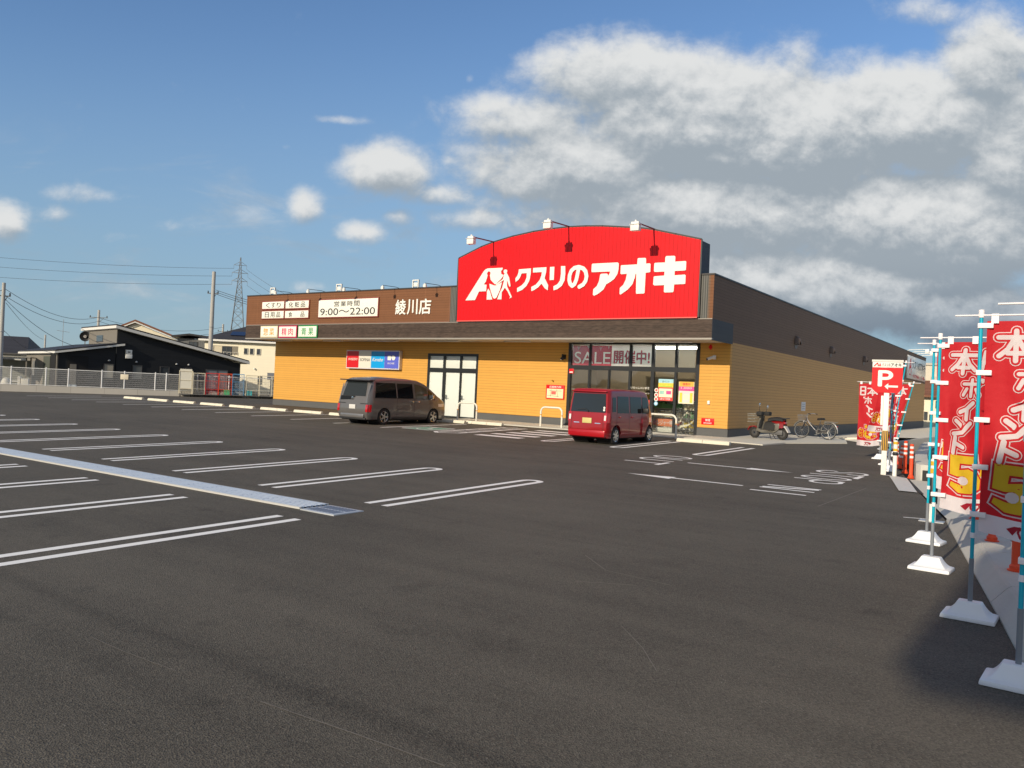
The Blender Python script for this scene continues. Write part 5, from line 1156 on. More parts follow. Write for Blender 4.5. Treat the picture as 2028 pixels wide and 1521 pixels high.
for s_ in (-1, 1): b = MB(); b.tube([(s_*.30, .06, .975), (s_*.27, .16, .99)], .018, 8); b.build('grip', blacktrim, bi)
b = MB(); b.grid(8, 8, lambda u, v: Vector(((u-.5)*(.20-.14*v), -.36+.27*v, .815+.035*math.sin(math.pi*u)-.02*v))); ge = bmesh.ops.extrude_face_region(b.bm, geom=b.bm.faces[:]); bmesh.ops.translate(b.bm, vec=(0, 0, -.05), verts=[q for q in ge['geom'] if isinstance(q, bmesh.types.BMVert)]); b.build('saddle', blacktrim, bi, smooth=50)
b = MB(); b.tube([(0, -.22, .70), (0, -.24, .80)], .014, 8); b.build('seat_post', silver, bi)
b = MB()
for z_ in (.72, .80, .88, .93): b.tube([(-.17, .40, z_), (.17, .40, z_), (.19, .66, z_), (-.19, .66, z_), (-.17, .40, z_)], .006, 4)
for k in range(8): x_ = -.17+.049*k; b.tube([(x_, .40, .93), (x_, .41, .70), (x_, .62, .70), (x_*1.1, .66, .93)], .004, 4)
b.build('basket', silver, bi)
b = MB(); b.lathe([(.09, .05), (.09, .055), (.03, .06)], 18, Matrix.Translation((0, -.10, .28)), 'x'); b.tube([(.07, -.10, .28), (.08, .0, .16)], .011, 6); b.tube([(-.07, -.10, .28), (-.08, -.2, .40)], .011, 6); b.box(.06, .15, -.03, .05, .145, .17); b.box(-.16, -.07, -.24, -.16, .385, .41); b.box(.045, .06, -.55, -.08, .24, .36); b.build('crank', silver, bi)
b = MB(); b.tube([(.08, -.55, .33), (.12, -.68, .02)], .010, 6); b.tube([(-.08, -.55, .33), (-.12, -.68, .02)], .010, 6); b.tube([(.12, -.68, .02), (-.12, -.68, .02)], .010, 6); b.build('stand', silver, bi)
b = MB(); b.box(-.06, .06, -.90, -.40, .70, .715); b.tube([(.05, -.85, .70), (.05, -.56, .34)], .007, 6); b.tube([(-.05, -.85, .70), (-.05, -.56, .34)], .007, 6); b.build('rear_rack', silver, bi)
b = MB(); b.box(-.03, .03, .43, .50, .64, .70); b.build('headlight', lampclear, bi, bevel=.01)
b = MB(); b.box(-.025, .025, -.925, -.905, .52, .56); b.build('reflector', lampred, bi)

# ------------------------------------------------------------------ stops, hoops, posts
stopm = mat('stop_block', (.70, .66, .54), .7, var=.07, vscale=6, bump=.3, bscale=40)
def wheelstop(cx, cy, lab, n=3, w=.64):
    t = thing('wheel_stop', lab, 'wheel stop', (cx, cy, gz(cx, cy)), 0, 'concrete wheel stops along the shop front')
    for k in range(n):
        x0 = -w*n/2+w*k; b = MB(); b.prism([(x0+.006, y, z) for y, z in ((-.10, -.02), (-.085, .05), (-.05, .115), (.06, .12), (.09, .05), (.10, -.02))], (w-.012, 0, 0)); b.build('block', stopm, t, bevel=.008)
    return t
ords = ['leftmost', 'second from the left', 'third from the left', 'fourth from the left', 'fifth from the left', 'sixth from the left', 'seventh from the left']
for k in range(7): wheelstop(-33.75+2.5*k, -4.35, 'cream concrete wheel stop, %s of the row before the orange wall' % ords[k])
wheelstop(-16.3, -4.35, 'cream concrete wheel stop half hidden by the tail of the grey minivan')
wheelstop(-11.3, -3.05, 'cream concrete wheel stop at the nose of the grey minivan')
wheelstop(-9.75, -2.78, 'cream concrete wheel stop in the wheelchair bay beside the hatched lines', 3, .78)
wheelstop(.42, -3.5, 'cream concrete wheel stop of two blocks to the right of the red car', 2, .95)
hoopm = mat('hoop_white', (.78, .75, .66), .4); band = mat('hoop_band', (.70, .33, .05), .4)
def hoop(x0, x1, y, lab, yaw=0):
    t = thing('hoop_barrier', lab, 'barrier', ((x0+x1)/2, y, gz(x0, y)+.05), yaw, 'white hoop barriers along the shop front'); w = (x1-x0)/2; h = .80; r = .2
    pts = [(-w, 0, -.05), (-w, 0, h-r)]+[(-w+r-r*math.cos(R(a)), 0, h-r+r*math.sin(R(a))) for a in range(15, 91, 15)]+[(w-r+r*math.sin(R(a)), 0, h-r+r*math.cos(R(a))) for a in range(0, 76, 15)]+[(w, 0, h-r), (w, 0, -.05)]
    b = MB(); b.tube(pts, .038, 12); b.build('hoop', hoopm, t, smooth=50)
    for x_ in (-w, w): b = MB(); b.lathe([(.040, .46), (.040, .50)], 14, Matrix.Translation((x_, 0, 0))); b.build('band', band, t)
hoop(-7.38, -6.35, -1.75, 'white hoop barrier between the map board and the zebra crossing')
hoop(-2.4, -1.15, -2.2, 'white hoop barrier at the right of the red car before the posters')
hoop(-11.5, -10.45, -3.0 if False else -2.15, 'white hoop barrier just beyond the nose of the grey minivan')

# parking sign post
t = thing('parking_sign', 'white post carrying a red P sign with a left arrow at the lot exit', 'sign', (7.11, -9.06, gz(7.1, -9.06)), R(6)); Z = -gz(7.1, -9.06)
bevel_box('post', signwhite, t, -.058, .058, -.04, .04, -.05, 1.9+Z, .01)
wrap = mat('post_wrap_yellow', (.62, .33, .02), .5)
b = MB(); b.box(-.066, .066, -.05, .05, .44+Z, .92+Z); b.build('post_wrap', wrap, t, bevel=.008)
b = MB()
for x_ in (-.04, .0, .04): b.box(x_-.010, x_+.010, -.053, -.0505, .445+Z, .915+Z)
b.build('wrap_stripes', black, t)
bevel_box('side_plate', signwhite, t, -.115, -.062, -.03, .03, 1.05+Z, 1.75+Z, .006)
b = MB(); b.prism([(x, -.07, z+Z) for x, z in ((-.33, 1.92), (-.33, 2.42), (.33, 2.42), (.33, 1.92), (.24, 1.83), (-.24, 1.83))], (0, .05, 0)); b.build('sign_panel', redp, t)
bevel_box('sign_header', signwhite, t, -.33, .33, -.075, -.02, 2.425+Z, 2.60+Z, .006)
bevel_box('sign_cap', mat('cap_pale', (.66, .65, .60), .5), t, -.345, .345, -.09, -.01, 2.555+Z, 2.61+Z, .008)
lettering('sign_text', 'P', signwhite, t, -.20, .13, 1.97+Z, 2.36+Z, -.075, .055)
b = MB(); b.prism([(x, -.078, z+Z) for x, z in ((-.05, 1.975), (.03, 2.05), (.03, 2.0), (.24, 2.0), (.24, 1.955), (.03, 1.955), (.03, 1.9))], (0, -.002, 0)); b.build('arrow', signwhite, t)
lettering('sign_text', 'クスリの', txt, t, -.12, .06, 2.455+Z, 2.53+Z, -.079, .015); lettering('sign_text', 'アオキ', txt, t, .07, .30, 2.45+Z, 2.535+Z, -.079, .05)
b = MB(); 
for i, pts in enumerate(([(-.29, 2.455), (-.22, 2.535)], [(-.22, 2.535), (-.20, 2.455)], [(-.18, 2.455), (-.165, 2.535), (-.15, 2.455)])): b.prism([(x, -.079-.0006*i, z+Z) for x, z in ribbon(pts, .022, False)], (0, -.001, 0))
b.build('emblem', redp, t)
# chain-gate posts
yb = mat('band_yellow', (.78, .42, .02), .4)
t = thing('gate_post', 'slim white post with yellow bands beside the P sign', 'post', (7.40, -9.36, gz(7.4, -9.4)))
b = MB(); b.lathe([(.048, -.05), (.048, .83), (.03, .85)], 16); b.build('post', signwhite, t, smooth=40)
for z0, z1 in ((.60, .66), (.76, .82)): b = MB(); b.lathe([(.051, z0), (.051, z1)], 16); b.build('band', yb, t, smooth=40)
b = MB(); b.box(-.09, .09, -.09, .09, -.03, .008); b.build('foot_plate', galv, t); b = MB(); b.lathe([(.05, .50), (.07, .53), (.05, .58)], 12); b.build('hook_collar', black, t)
t = thing('gate_post', 'white post with a black sleeve and yellow bands standing before the sloped kerb', 'post', (9.03, -16.12, gz(9, -16.1)))
b = MB(); b.lathe([(.05, -.05), (.05, .94), (.035, .965)], 18); b.build('post', signwhite, t, smooth=40)
b = MB(); b.lathe([(.066, .28), (.066, .70), (.062, .71)], 18); b.build('sleeve', black, t, smooth=40)
b = MB(); b.lathe([(.053, .74), (.066, .745), (.068, .80), (.053, .815)], 18); b.build('collar', yb, t, smooth=40)
for z0, z1 in ((.86, .925),): b = MB(); b.lathe([(.052, z0), (.052, z1)], 18); b.build('band', yb, t, smooth=40)
b = MB(); b.box(-.17, .17, -.10, .10, -.03, .012); b.build('foot_plate', galv, t)
# orange delineator posts
orp = mat('delineator_orange', (.78, .075, .02), .45); refl = mat('reflector_white', (.80, .78, .78), .3)
def delineator(x, y, z, lab, h=.78, tilt=0):
    t = thing('delineator', lab, 'bollard', (x, y, z), 0, 'orange marker posts along the kerb'); t.rotation_euler = (0, R(tilt), R(40))
    b = MB(); b.lathe([(.058, .0), (.060, .05), (.042, .07), (.042, h-.01), (.03, h)], 18); b.build('post', orp, t, smooth=40)
    for k in range(3): b = MB(); z1 = h-.055-.11*k; b.lathe([(.0435, z1-.05), (.0435, z1)], 18); b.build('band', refl, t, smooth=40)
    b = MB(); b.lathe([(.075, -.01), (.078, .012), (.06, .02)], 18); b.build('base', orp, t, smooth=40)
delineator(7.77, -9.52, -.12, 'orange marker post nearest the kerb end, right of the white gate post')
delineator(7.47, -8.38, -.10, 'orange marker post second from the kerb end behind the P sign', .78)
delineator(7.14, -7.0, -.09, 'orange marker post third from the kerb end, leaning a little', .60, 6)
delineator(6.86, -5.72, -.07, 'orange marker post farthest along the kerb behind the white gate post', .60)
for s_, lab in ((1.05, 'orange marker post at the head of the sloped kerb'), (2.95, 'orange marker post on the sloped kerb behind the second banner pole'), (4.75, 'orange marker post on the sloped kerb nearest the camera')):
    p, d = kpt(s_); n_ = Vector((-d.y, d.x)); q = p+n_*.30; delineator(q.x, q.y, gz(q.x, q.y)+(.19 if s_ > 1.9 else .185), lab)

# ------------------------------------------------------------------ banners
basem = mat('banner_base', (.80, .82, .85), .4); teal = mat('pole_teal', (.0, .40, .55), .35); tealg = mat('pole_grey', (.20, .22, .25), .5); wtab = mat('banner_tab', (.86, .82, .84), .5)
cloth = bpy.data.materials.new('banner_red'); cloth.use_nodes = True
def clothmat(name, col):
    m = bpy.data.materials.new(name); m.use_nodes = True; t = m.node_tree; b = t.nodes['Principled BSDF']; b.inputs['Base Color'].default_value = (*col, 1); b.inputs['Roughness'].default_value = .75
    tl = N(t, 'ShaderNodeBsdfTranslucent'); tl.inputs[0].default_value = (*col, 1); mx = N(t, 'ShaderNodeMixShader'); mx.inputs[0].default_value = .28
    o = t.nodes['Material Output']; t.links.new(b.outputs[0], mx.inputs[1]); t.links.new(tl.outputs[0], mx.inputs[2]); t.links.new(mx.outputs[0], o.inputs[0])
    tc_ = N(t, 'ShaderNodeTexCoord'); n = N(t, 'ShaderNodeTexNoise'); n.inputs['Scale'].default_value = 5; n.inputs['Detail'].default_value = 4; t.links.new(tc_.outputs['Object'], n.inputs['Vector'])
    bp = N(t, 'ShaderNodeBump'); bp.inputs['Strength'].default_value = .5; bp.inputs['Distance'].default_value = .04; t.links.new(n.outputs[0], bp.inputs['Height']); t.links.new(bp.outputs[0], b.inputs['Normal'])
    return m
cred = clothmat('cloth_red', (.62, .012, .022)); cwhite = clothmat('cloth_white', (.80, .74, .76)); cyel = clothmat('cloth_yellow', (.80, .55, .02)); cdark = clothmat('cloth_crimson', (.42, .010, .03))
BW, BH = .60, 1.82
HON = [[(.09, .14), (.35, .14)], [(.22, .085), (.22, .34)], [(.21, .15), (.16, .24), (.095, .30)], [(.23, .15), (.28, .24), (.345, .30)], [(.16, .275), (.28, .275)]]
NI = [[(.42, .10), (.42, .33)], [(.42, .10), (.55, .10)], [(.55, .10), (.55, .33)], [(.42, .215), (.55, .215)], [(.42, .33), (.55, .33)]]
PO = [[(.25, .45), (.42, .445)], [(.335, .40), (.335, .58)], [(.285, .50), (.25, .57)], [(.385, .50), (.42, .565)], [(.43, .40), (.455, .40), (.455, .42)]]
II = [[(.37, .65), (.30, .72), (.22, .755)], [(.305, .72), (.30, .83)]]
NN = [[(.17, .85), (.225, .89)], [(.14, .985), (.25, .96), (.35, .87)]]
TO = [[(.16, 1.02), (.13, 1.19)], [(.15, 1.08), (.25, 1.12)]]
BAI = [[(0.455, 1.33), (0.42, 1.412)], [(0.44, 1.385), (0.44, 1.55)], [(0.48, 1.357), (0.57, 1.357)], [(0.525, 1.32), (0.525, 1.357)], [(0.5, 1.385), (0.51, 1.422)], [(0.55, 1.385), (0.54, 1.422)], [(0.48, 1.44), (0.575, 1.44)], [(0.495, 1.477), (0.555, 1.477)], [(0.555, 1.477), (0.555, 1.541)], [(0.495, 1.541), (0.555, 1.541)], [(0.495, 1.477), (0.495, 1.541)]]
FIVE = [(0.1, 1.21), (0.4, 1.21), (0.4, 1.293), (0.21, 1.293), (0.2, 1.366), (0.3, 1.348), (0.385, 1.385), (0.415, 1.458), (0.39, 1.55), (0.3, 1.606), (0.18, 1.606), (0.085, 1.55), (0.1, 1.504), (0.2, 1.523), (0.27, 1.509), (0.285, 1.458), (0.25, 1.426), (0.18, 1.435), (0.085, 1.426)]
def grow(poly_, d):
    n = len(poly_); P2 = [Vector(p) for p in poly_]; out = []
    area = sum(P2[i].x*P2[(i+1) % n].y-P2[(i+1) % n].x*P2[i].y for i in range(n)); sg_ = 1 if area > 0 else -1
    for i in range(n):
        e0 = (P2[i]-P2[i-1]).normalized(); e1 = (P2[(i+1) % n]-P2[i]).normalized(); n0 = Vector((e0.y, -e0.x))*sg_; n1 = Vector((e1.y, -e1.x))*sg_
        k = n0+n1; L2 = max(.35, k.length/2)
        out.append(P2[i]+k.normalized()*d/L2 if k.length > 1e-4 else P2[i]+n0*d)
    return out
def banner(name_lab, x, y, yaw, sd, detail=True, mirror=False, lean=(0, 0), furl=0.0, billow=.05, pole_h=2.62, group='red sale banners on white bases'):
    z0 = gz(x, y); t = thing('banner', name_lab, 'banner', (x, y, z0), R(yaw), group); rnd = random.Random(sd)
    ph = [rnd.uniform(0, 6.28) for _ in range(5)]
    # water-filled foot
    b = MB(); rings = []
    for k in range(7):
        v = k/6; wx = .205-.115*(v**.6); wy = .165-.10*(v**.6); zz = .035+.115*v**1.25
        rings.append([b.bm.verts.new((sx*wx, sy*wy, zz)) for sx, sy in ((-1, -1), (1, -1), (1, 1), (-1, 1))])
    lo = [b.bm.verts.new((sx*.21, sy*.17, 0.0)) for sx, sy in ((-1, -1), (1, -1), (1, 1), (-1, 1))]; rings.insert(0, lo)
    for p, q in zip(rings, rings[1:]):
        for k in range(4): b.bm.faces.new((p[k], p[(k+1) % 4], q[(k+1) % 4], q[k]))
    b.bm.faces.new(rings[-1]); b.bm.faces.new(rings[0][::-1]); b.build('base', basem, t, bevel=.012)
    lx, ly = lean
    pp = lambda z: Vector((lx*z, ly*z, z))
    b = MB(); b.tube([pp(.10), pp(.52)], .019, 12); b.build('lower_pole', tealg, t, smooth=50)
    b = MB(); b.tube([pp(.50), pp(pole_h-.03)], .0155, 12); b.build('pole', teal, t, smooth=50)
    b = MB(); b.tube([pp(.70), pp(.745)], .021, 12); b.build('collar', wtab, t, smooth=50)
    b = MB(); b.tube([pp(pole_h-.07), pp(pole_h)], .024, 12); b.build('cap', wtab, t, bevel=.004)
    tp = pp(pole_h-.05); b = MB(); b.tube([tp+Vector((-.20, -.012, 0)), tp+Vector((BW+.1, -.012, .0))], .0075, 8); b.build('cross_bar', wtab, t)
    zt = pole_h-.10
    def cl(u, v, off=0.0):
        """u across (m), v down (m) on the cloth"""
        a = u/BW; d = v/BH
        dep = billow*(.35+1.1*d)*math.sin(2*math.pi*(.75*a+.35*d)+ph[0])*(.25+a)+.026*math.sin(9*a+5*d+ph[1])*(.3+d)+.014*math.sin(16*a-9*d+ph[2])*(.4+d)
        sw = furl*d*math.sin(math.pi*d*.9)
        xx = .045+u*(1-.55*abs(furl)*math.sin(math.pi*min(1, d*1.05)))+sw*.10*(1-a); yy = dep+furl*.25*a*math.sin(math.pi*d)
        zz = zt-v-.035*math.sin(math.pi*a)*(.3 if d < .5 else 1)*d-.03*a*d
        bp_ = pp(zz); return Vector((bp_.x+xx, bp_.y+yy+off-.0, zz))
    b = MB(); NU, NV = (14, 40) if detail else (10, 24)
    b.grid(NU, int(NV*.905), lambda u, v: cl(u*BW, v*1.66)); b.build('cloth', cred, t, smooth=80)
    b = MB(); b.grid(NU, 5, lambda u, v: cl(u*BW, 1.66+v*(BH-1.66))); b.build('hem', cwhite, t, smooth=80)
    def layer(polys, mtl, off, nm):
        for sgn in (-1, 1):
            b = MB()
            for i, pl in enumerate(polys): b.poly([Vector((p[0], p[1], 0.0)) for p in pl])
            step = .05 if detail else .12
            k = 1
            while k*step < BH: 
                bmesh.ops.bisect_plane(b.bm, geom=b.bm.verts[:]+b.bm.edges[:]+b.bm.faces[:], plane_co=(0, k*step, 0), plane_no=(0, 1, 0)); k += 1
            k = 1
            while k*step < BW: 
                bmesh.ops.bisect_plane(b.bm, geom=b.bm.verts[:]+b.bm.edges[:]+b.bm.faces[:], plane_co=(k*step, 0, 0), plane_no=(1, 0, 0)); k += 1
            # overlapping strokes get their own hair of offset
            seen = {}
            bmesh.ops.recalc_face_normals(b.bm, faces=b.bm.faces[:])
            comp = {}; 
            for v0 in b.bm.verts:
                if v0 in comp: continue
                stck = [v0]; comp[v0] = len(seen); seen[len(seen)] = 1
                while stck:
                    w = stck.pop()
                    for e in w.link_edges:
                        o_ = e.other_vert(w)
                        if o_ not in comp: comp[o_] = comp[v0]; stck.append(o_)
            new = [(v0, cl(min(BW, max(0, (v0.co.x if not mirror else BW-v0.co.x))), v0.co.y, sgn*(off+.00012*comp[v0]))) for v0 in b.bm.verts]
            for v0, c in new: v0.co = c
            b.build(nm, mtl, t, norm=False, smooth=80)
    chars = (HON, NI, PO, II, NN, TO)
    big = lambda c: .040 if c in (HON, NI) else (.044 if c is not PO else .034)
    mp = lambda st_: [(p[0], p[1]) for p in st_]
    if detail:
        layer([ribbon(mp(s_), big(c)+.050) for c in chars for s_ in c], cwhite, .003, 'letter_outline')
        layer([ribbon(mp(s_), big(c)+.034) for c in chars for s_ in c], cred, .006, 'letter_ring')
    layer([ribbon(mp(s_), big(c)) for c in chars for s_ in c], cwhite, .009, 'letters')
    layer([grow(FIVE, .030), [(.505+.085*math.cos(R(k*20)), 1.44+.155*math.sin(R(k*20))) for k in range(18)]], cwhite, .003, 'number_outline'); layer([grow(FIVE, .018), [(.507+.072*math.cos(R(k*20)), 1.44+.14*math.sin(R(k*20))) for k in range(18)]], cred, .006, 'number_ring'); layer([FIVE], cyel, .009, 'number')
    layer([ribbon(s_, .020) for s_ in BAI], cyel, .010, 'number_word')
    layer([[(.235+.052*math.cos(R(k*30)), 1.475+.046*math.sin(R(k*30))) for k in range(12)]], cwhite, .013, 'number_spot')
    layer([[(.20, 1.74), (.26, 1.705), (.40, 1.70), (.40, 1.72), (.28, 1.735), (.25, 1.78)], ribbon([(.30, 1.71), (.29, 1.75), (.31, 1.79)], .018), ribbon([(.37, 1.71), (.36, 1.75), (.33, 1.79)], .018), ribbon([(.37, 1.74), (.40, 1.79)], .014)], cdark, .004, 'emblem')
    if detail:
        for k in range(7): layer([ribbon([(.43+.02*k, 1.75), (.437+.02*k, 1.78)], .009, False)], cdark, .004, 'hem_letters') if k == 0 else None
    # tabs to the pole and bar
    for k in range(5):
        v = .04+.41*k; c = cl(0, v); q = pp(c.z); b = MB(); b.box(q.x-.024, c.x+.05, min(q.y, c.y)-.024, max(q.y, c.y)+.024, c.z-.022, c.z+.022); b.build('tab', wtab, t, bevel=.004)
    for k in range(3):
        c = cl(.06+.24*k, 0); b = MB(); b.box(c.x-.028, c.x+.028, min(c.y, tp.y)-.014, max(c.y, tp.y)+.014, c.z-.02, tp.z+.012); b.build('tab', wtab, t)
    return t
banner('red banner nearest the camera, its pole cut by the right edge of the view', 10.47, -23.5, -3, 1, True, billow=.03)
banner('red banner on the second nearest pole, cloth half shaded, big yellow 5', 10.04, -21.84, -2, 2, True, billow=.06, pole_h=2.69)
banner('red banner whose foot stands at the kerb between the post and the second pole', 9.50, -19.92, -4, 9, True, furl=.5, billow=.11)
banner('red banner just behind another, two teal poles side by side', 9.22, -18.15, -8, 5, False, furl=.3, billow=.05, pole_h=2.66)
# unseen panel invented behind the viewer to cast shade across the banner feet
t = thing('shade_caster', 'unseen panel on a tall post behind the viewer, added to shade the banners', 'sign', (10.9, -45.5, gz(10.9, -45.5)), 0)
b = MB(); b.tube([(0, 0, -.2), (0, 0, 9.0)], .16, 14); b.build('post', signwhite, t, smooth=50)
b = MB(); b.prism([(x, -.15, z) for x, z in ((-1.95, 9.25), (-1.7, 9.0), (1.6, 9.0), (1.9, 9.3), (1.9, 11.0), (1.6, 11.3), (-1.6, 11.3), (-1.95, 11.0))], (0, .3, 0)); b.build('sign_panel', redp, t)
far = [(7.06, -8.0, 95, 21, .25, (.0, .0), 'far red banner seen edge-on beside the P sign, nearest of the far row', 2.5), (6.70, -6.2, 184, 22, .35, (-.13, .0), 'far red banner on a leaning pole right of the P post', 2.85), (6.16, -4.2, 184, 23, .0, (.0, 0), 'far red banner seen from the back left of the P post', 2.32),
       (6.25, -2.6, 178, 24, .4, (-.22, 0), 'far red banner on the most leaning pole behind the P sign', 2.35), (5.85, -1.4, 120, 25, .45, (.02, 0), 'far red banner fifth in the row behind the P sign', 2.2), (5.5, .1, 110, 26, .4, (0, 0), 'far red banner at the end of the row near the gravel', 2.2)]
for x, y, yw, sd, fu, ln, lab, ph_ in far: banner(lab, x, y, yw, sd, False, furl=fu, lean=ln, billow=.04, pole_h=ph_)
# ------------------------------------------------------------------ the neighbourhood on the left
blackw = lapmat('black_cladding', (.018, .020, .024), .20, line=.06, dark=.6, var=.10, rough=.5)
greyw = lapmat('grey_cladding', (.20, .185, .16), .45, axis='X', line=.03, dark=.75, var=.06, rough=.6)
whitef = mat('fascia_white', (.72, .71, .67), .5); creamw = lapmat('cream_wall', (.85, .79, .62), .28, line=.04, dark=.92, var=.03, rough=.8)
roofdk = lapmat('dark_roof_tiles', (.045, .045, .052), .25, axis='Y', line=.12, dark=.6, var=.15, rough=.6)
rooftc = lapmat('brown_roof_tiles', (.23, .105, .065), .28, axis='Y', line=.15, dark=.6, var=.2, rough=.75)
wglass = mat('house_glass', (.05, .06, .07), .06, spec=.8); wfr = mat('house_window_frame', (.06, .06, .065), .5); blind = mat('blind_pale', (.36, .33, .27), .6)
def win(parent, x0, x1, z0, z1, y=0.0, frame=wfr, pane=wglass, mull=1, M_=None):
    b = MB(); e = .05
    for q in ((x0-e, x1+e, y-.07, y-.002, z1, z1+e), (x0-e, x1+e, y-.07, y-.002, z0-e, z0), (x0-e, x0, y-.07, y-.002, z0, z1), (x1, x1+e, y-.07, y-.002, z0, z1)): b.box(*q, M_)
    for k in range(1, mull+1): xx = x0+(x1-x0)*k/(mull+1); b.box(xx-.025, xx+.025, y-.06, y-.002, z0, z1, M_)
    w = b.build('window', frame, parent)
    b = MB(); b.box(x0, x1, y-.03, y-.012, z0, z1, M_); b.build('pane', pane, w); return w
KZ = .0
hs = thing('dark_house', 'low black house with white-edged sloping roofs behind the mesh fence', 'house', (-52.8, 4.93, KZ), R(78))
b = MB(); b.prism([(0, 0, z) if False else (x, 0, z) for x, z in ((0.02, -.3), (0.02, 4.95), (10.5, 2.72), (10.5, -.3))], (0, 7.6, 0)); b.build('main_wall', blackw, hs)
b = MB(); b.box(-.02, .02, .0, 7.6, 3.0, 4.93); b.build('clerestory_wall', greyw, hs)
b = MB(); b.prism([(x, 0.02, z) for x, z in ((-4.2, -.3), (-4.2, 2.76), (-.03, 3.60), (-.03, -.3))], (0, 10.0, 0)); b.build('wing_wall', blackw, hs)
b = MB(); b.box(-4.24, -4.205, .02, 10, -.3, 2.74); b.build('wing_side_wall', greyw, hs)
def slab(nm, pts, y0, y1, th, mtl, par, off=0.0):
    b = MB(); (xa, za), (xb, zb) = pts; b.prism([(xa, y0, za+off), (xb, y0, zb+off), (xb, y0, zb+off+th), (xa, y0, za+off+th)], (0, y1-y0, 0)); return b.build(nm, mtl, par)
slab('roof', ((-.22, 5.10), (11.1, 2.80)), -.45, 9.3, .10, roofdk, hs, .16); slab('fascia', ((-.25, 5.10), (11.15, 2.80)), -.5, 9.35, .22, whitef, hs, -.07)
slab('wing_roof', ((-4.5, 2.86), (-.03, 3.70)), -.40, 11.6, .08, roofdk, hs, .06); slab('wing_fascia', ((-4.56, 2.83), (.50, 3.76)), -.45, 11.7, .15, whitef, hs, -.10)
for x0, x1, pn in ((-.85, -.2, blind), (1.35, 1.99, mat('blind_grey', (.12, .13, .13))), (3.53, 4.2, wglass), (5.47, 6.1, wglass)): win(hs, x0, x1, 1.0, 2.08, 0, wfr, pn, 0)
win(hs, 7.44, 9.3, .4, 2.04, 0, wfr, mat('curtain_grey', (.22, .25, .27), .6), 1)
b = MB(); b.box(-3.5, -2.05, -.02, .05, 0, 2.62); b.build('garage_shade_panel', mat('opening_shade_black', (.006, .006, .007), .8), hs)  # flat near-black panel, the shade inside the garage painted on
b = MB(); b.box(-3.35, -2.9, -.05, -.02, 0, 1.95); b.build('shed_door', greyw, hs)
for y0, y1 in ((6.9, 7.6), (8.4, 9.2)): b = MB(); b.box(-4.27, -4.24, y0, y1, .9, 2.1); b.build('side_window', wglass, hs)
b = MB(); b.box(-4.28, -4.24, .4, 1.9, -.2, 2.6); b.build('porch_shade_panel', mat('opening_shade_black', None), hs)  # porch shade painted as a flat near-black panel
b = MB(); b.box(-4.30, -4.25, 2.0, 4.0, -.2, 2.5); b.build('porch_screen', mat('porch_screen', (.075, .085, .07), .7), hs)
b = MB(); b.box(-.06, -.02, 3.6, 5.3, 4.05, 4.55); b.build('clerestory_window', wglass, hs); b = MB(); b.box(-.05, -.02, 3.5, 5.4, 3.98, 4.05); b.build('window_sill', wfr, hs)
b = MB(); b.tube([(-4.3, -.05, -.2), (-4.3, -.05, 2.7)], .04, 8); b.build('downpipe', greyw, hs)
for x in (-.54, 1.55, 4.82, 5.84): b = MB(); b.grid(8, 4, lambda u, v: Vector((x+.10*math.cos(math.pi*u)*math.cos(v*1.5), -.10-.10*math.sin(v*1.5), 2.36+.12*math.sin(math.pi*u)*math.cos(v*1.5)))); b.box(x-.06, x+.06, -.1, 0, 2.34, 2.42); b.build('vent_hood', grey, hs)
def world(o_, p): return o_.matrix_basis @ Vector(p) if False else (Matrix.Translation(o_.location) @ Matrix.Rotation(o_.rotation_euler.z, 4, 'Z')) @ Vector(p)
q = world(hs, (.9, -.01, 2.64)); t = thing('wall_unit', 'white two-part appliance box mounted high on the black house wall', 'wall unit', q, R(78)); bevel_box('case', white, t, -.25, .25, -.28, 0, 0, .34, .02); bevel_box('upper_case', signwhite, t, -.24, .24, -.24, 0, .37, .70, .03); b = MB(); b.box(-.1, .1, -.245, -.238, .48, .56); b.build('grille', black, t)
q = world(hs, (-.15, 8.3, 4.05)); t = thing('loudspeaker', 'black public address horn at the roof corner of the black house', 'loudspeaker', q, R(60))
b = MB(); b.lathe([(.06, .35), (.10, .20), (.22, .05), (.43, -.12), (.44, -.14), (.38, -.12), (.1, .1)], 20, Matrix.Translation((0, -.1, .45)) @ Matrix.Rotation(R(-90), 4, 'X')); b.build('horn', black, t, smooth=40)
b = MB(); b.lathe([(.13, .0), (.13, .12)], 14, Matrix.Translation((0, -.12, .45)) @ Matrix.Rotation(R(90), 4, 'X')); b.build('driver', mat('driver_grey', (.45, .43, .40), .5), t); b = MB(); b.box(-.04, .04, .1, .18, -.5, .6); b.box(-.04, .5, .1, .18, .2, .28); b.build('bracket', grey, t)

ch = thing('cream_house', 'two-storey cream house with dark hipped roof and solar panel beyond the black house', 'house', (-60.6, 21.2, .1), R(38))
b = MB(); b.box(-2.6, 7.5, 0, 8, -.5, 5.0); b.build('wall', creamw, ch)
b = MB(); ev = [(-3.1, -.5, 5.22), (8.0, -.5, 5.22), (8.0, 8.5, 5.22), (-3.1, 8.5, 5.22)]; rg = [(1.6, 4, 7.3), (4.2, 4, 7.3)]
b.face([ev[0], ev[1], rg[1], rg[0]]); b.face([ev[1], ev[2], rg[1]]); b.face([ev[2], ev[3], rg[0], rg[1]]); b.face([ev[3], ev[0], rg[0]]); rf = b.build('roof', roofdk, ch)
b = MB(); b.box(-3.1, 8.0, -.5, 8.5, 5.03, 5.215); b.build('eaves', whitef, ch)
b = MB(); m_ = Matrix.Translation((.55, .9, 5.90)) @ Matrix.Rotation(math.atan2(2.1, 4.5), 4, 'X'); b.box(-.75, .75, -.5, .5, .05, .10, m_); b.build('solar_panel', mat('solar_blue', (.012, .018, .05), .1, coat=1), rf)
